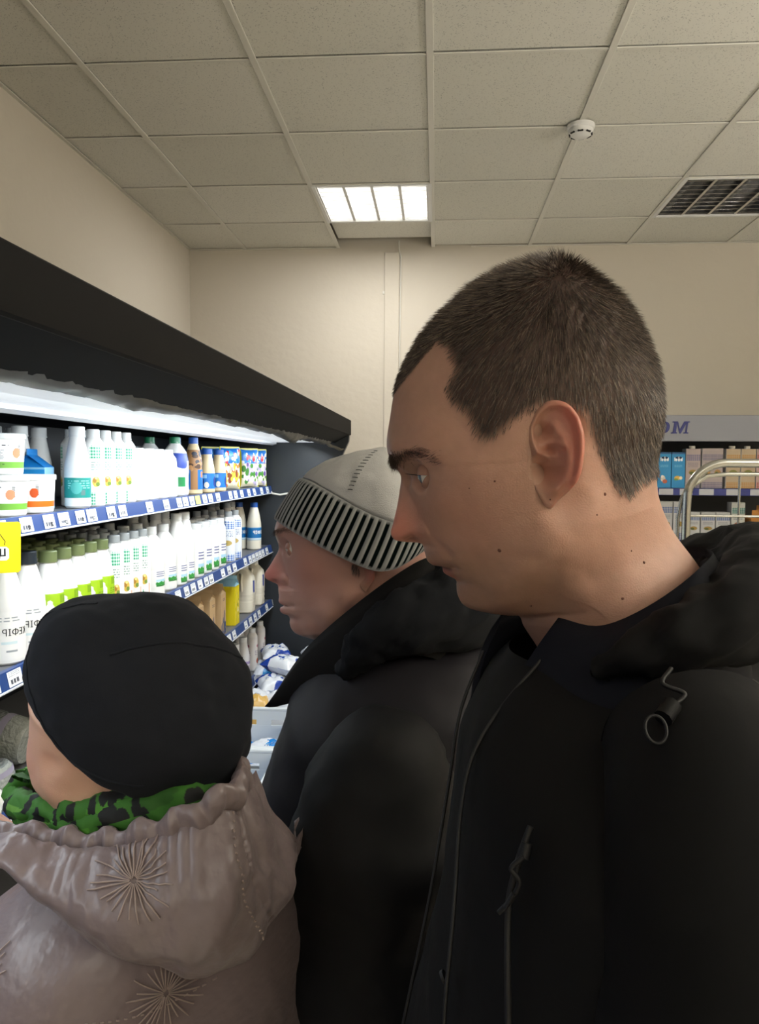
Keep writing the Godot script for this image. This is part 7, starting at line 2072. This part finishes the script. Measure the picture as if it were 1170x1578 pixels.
	for i in 200:
		for j in 25:
			var an := TAU * j / 24
			var ruf := 1.0 + 0.28 * sin(i * 0.55 + 1.5 * sin(i * 0.13)) + 0.16 * sin(i * 1.31 + j * 0.3)
			var d: Vector3 = (rim[mini(i + 1, 199)] - rim[maxi(i - 1, 0)]).normalized()
			var sd := d.cross(Y).normalized(); var up := sd.cross(d).normalized()
			rp.append(rim[i] + up * cos(an) * 0.0125 * (0.85 + 0.15 * ruf) + sd * sin(an) * 0.0075 * ruf + up * 0.0035 * sin(i * 0.37))
	var rg := Geo.new().grid(rp, 25, 0, PackedColorArray(), rim[100])
	# orientation of a bent tube: check one vertex
	var nn := rg.normals()
	if nn[100 * 25].dot(rp[100 * 25] - rim[100]) < 0: rg.flip()
	rg.xf(Transform3D(Basis.IDENTITY, -root.position))
	part("gathered_rim", rg, satin, hood)
	# stitching along the centre seam, the lower quilting line, and the embroidered stars
	var thread := mat(Color(0.62, 0.55, 0.52), 0.6)
	var st := Geo.new()
	for q in 26:
		var v := 0.04 + 0.036 * q
		var a0 := hpatch.at(0.705, v) + Z * 0.0016; var a1 := hpatch.at(0.708, v + 0.014) + Z * 0.0016
		st.tube([a0, a1], 0.0009, 5)
	st.xf(Transform3D(Basis.IDENTITY, -root.position))
	part("stitching", st, thread, hood)
	star(hood, root, hpatch, Vector3(-0.2495, 1.3072, -0.6191), 0.040, 27, thread, r, Z)
	star(coat, root, cpatch, Vector3(-0.2465, 1.1999, -0.6607), 0.040, 27, thread, r, Z)
	star(coat, root, cpatch, Vector3(-0.3779, 1.2059, -0.6324), 0.040, 24, thread, r, Z)
	var st2 := Geo.new()
	var ends := [Vector3(-0.3665, 1.193, -0.6324), Vector3(-0.3129, 1.1911, -0.6362), Vector3(-0.2594, 1.1925, -0.6402), Vector3(-0.2174, 1.192, -0.6623), Vector3(-0.1932, 1.1865, -0.6923)].map(func(q): return nearest(cpatch, q))
	var line := smooth(ends.map(func(q): return Vector3(q.x, q.y, 0)), 69)
	for q in 34:
		var e0 := cpatch.at(line[q * 2].x, line[q * 2].y); var e1 := cpatch.at(line[q * 2 + 1].x, line[q * 2 + 1].y)
		if e0.distance_to(e1) > 0.0015: st2.tube([e0 + Z * 0.002, e0.lerp(e1, 0.8) + Z * 0.002], 0.0009, 5)
	st2.xf(Transform3D(Basis.IDENTITY, -root.position))
	part("stitching", st2, thread, coat)

# where on the patch a point lies
func nearest(pa: Patch, q: Vector3) -> Vector2:
	var best := 1e9; var at := Vector2.ZERO
	for k in pa.p.size():
		var d := pa.p[k].distance_squared_to(q)
		if d < best: best = d; at = Vector2(float(k % pa.nu) / (pa.nu - 1), float(k / pa.nu) / (pa.nv - 1))
	return at

func star(on: Node3D, root: Node3D, pa: Patch, where: Vector3, rad: float, rays: int, m: Material, r: RandomNumberGenerator, out: Vector3):
	var g := Geo.new()
	var w := nearest(pa, where)
	var u0 := w.x; var v0 := w.y
	for k in rays:
		var a := TAU * k / rays + r.randf_range(-0.05, 0.05)
		var l := rad * r.randf_range(0.65, 1.05)
		var path := []
		for j in 7:
			var d := l * (0.08 + 0.92 * j / 6.0)
			var f := pa.frame(u0, v0)
			var u: float = u0 + cos(a) * d / f[2]; var v: float = v0 + sin(a) * d / f[3]
			var n: Vector3 = pa.frame(u, v)[4]
			if n.dot(out) < 0: n = -n
			path.append(pa.at(u, v) + n * 0.0016)
		g.tube(path, spread([0.0004, 0.0007, 0.0008, 0.0006], 7), 5)
	g.xf(Transform3D(Basis.IDENTITY, -root.position))
	part("embroidered_star", g, m, on)

func _ready():
	make_light()
	make_materials()
	make_room()
	make_case()
	make_end_shelves()
	make_cage()
	make_goods()
	make_man()
	make_hat_man()
	make_woman()
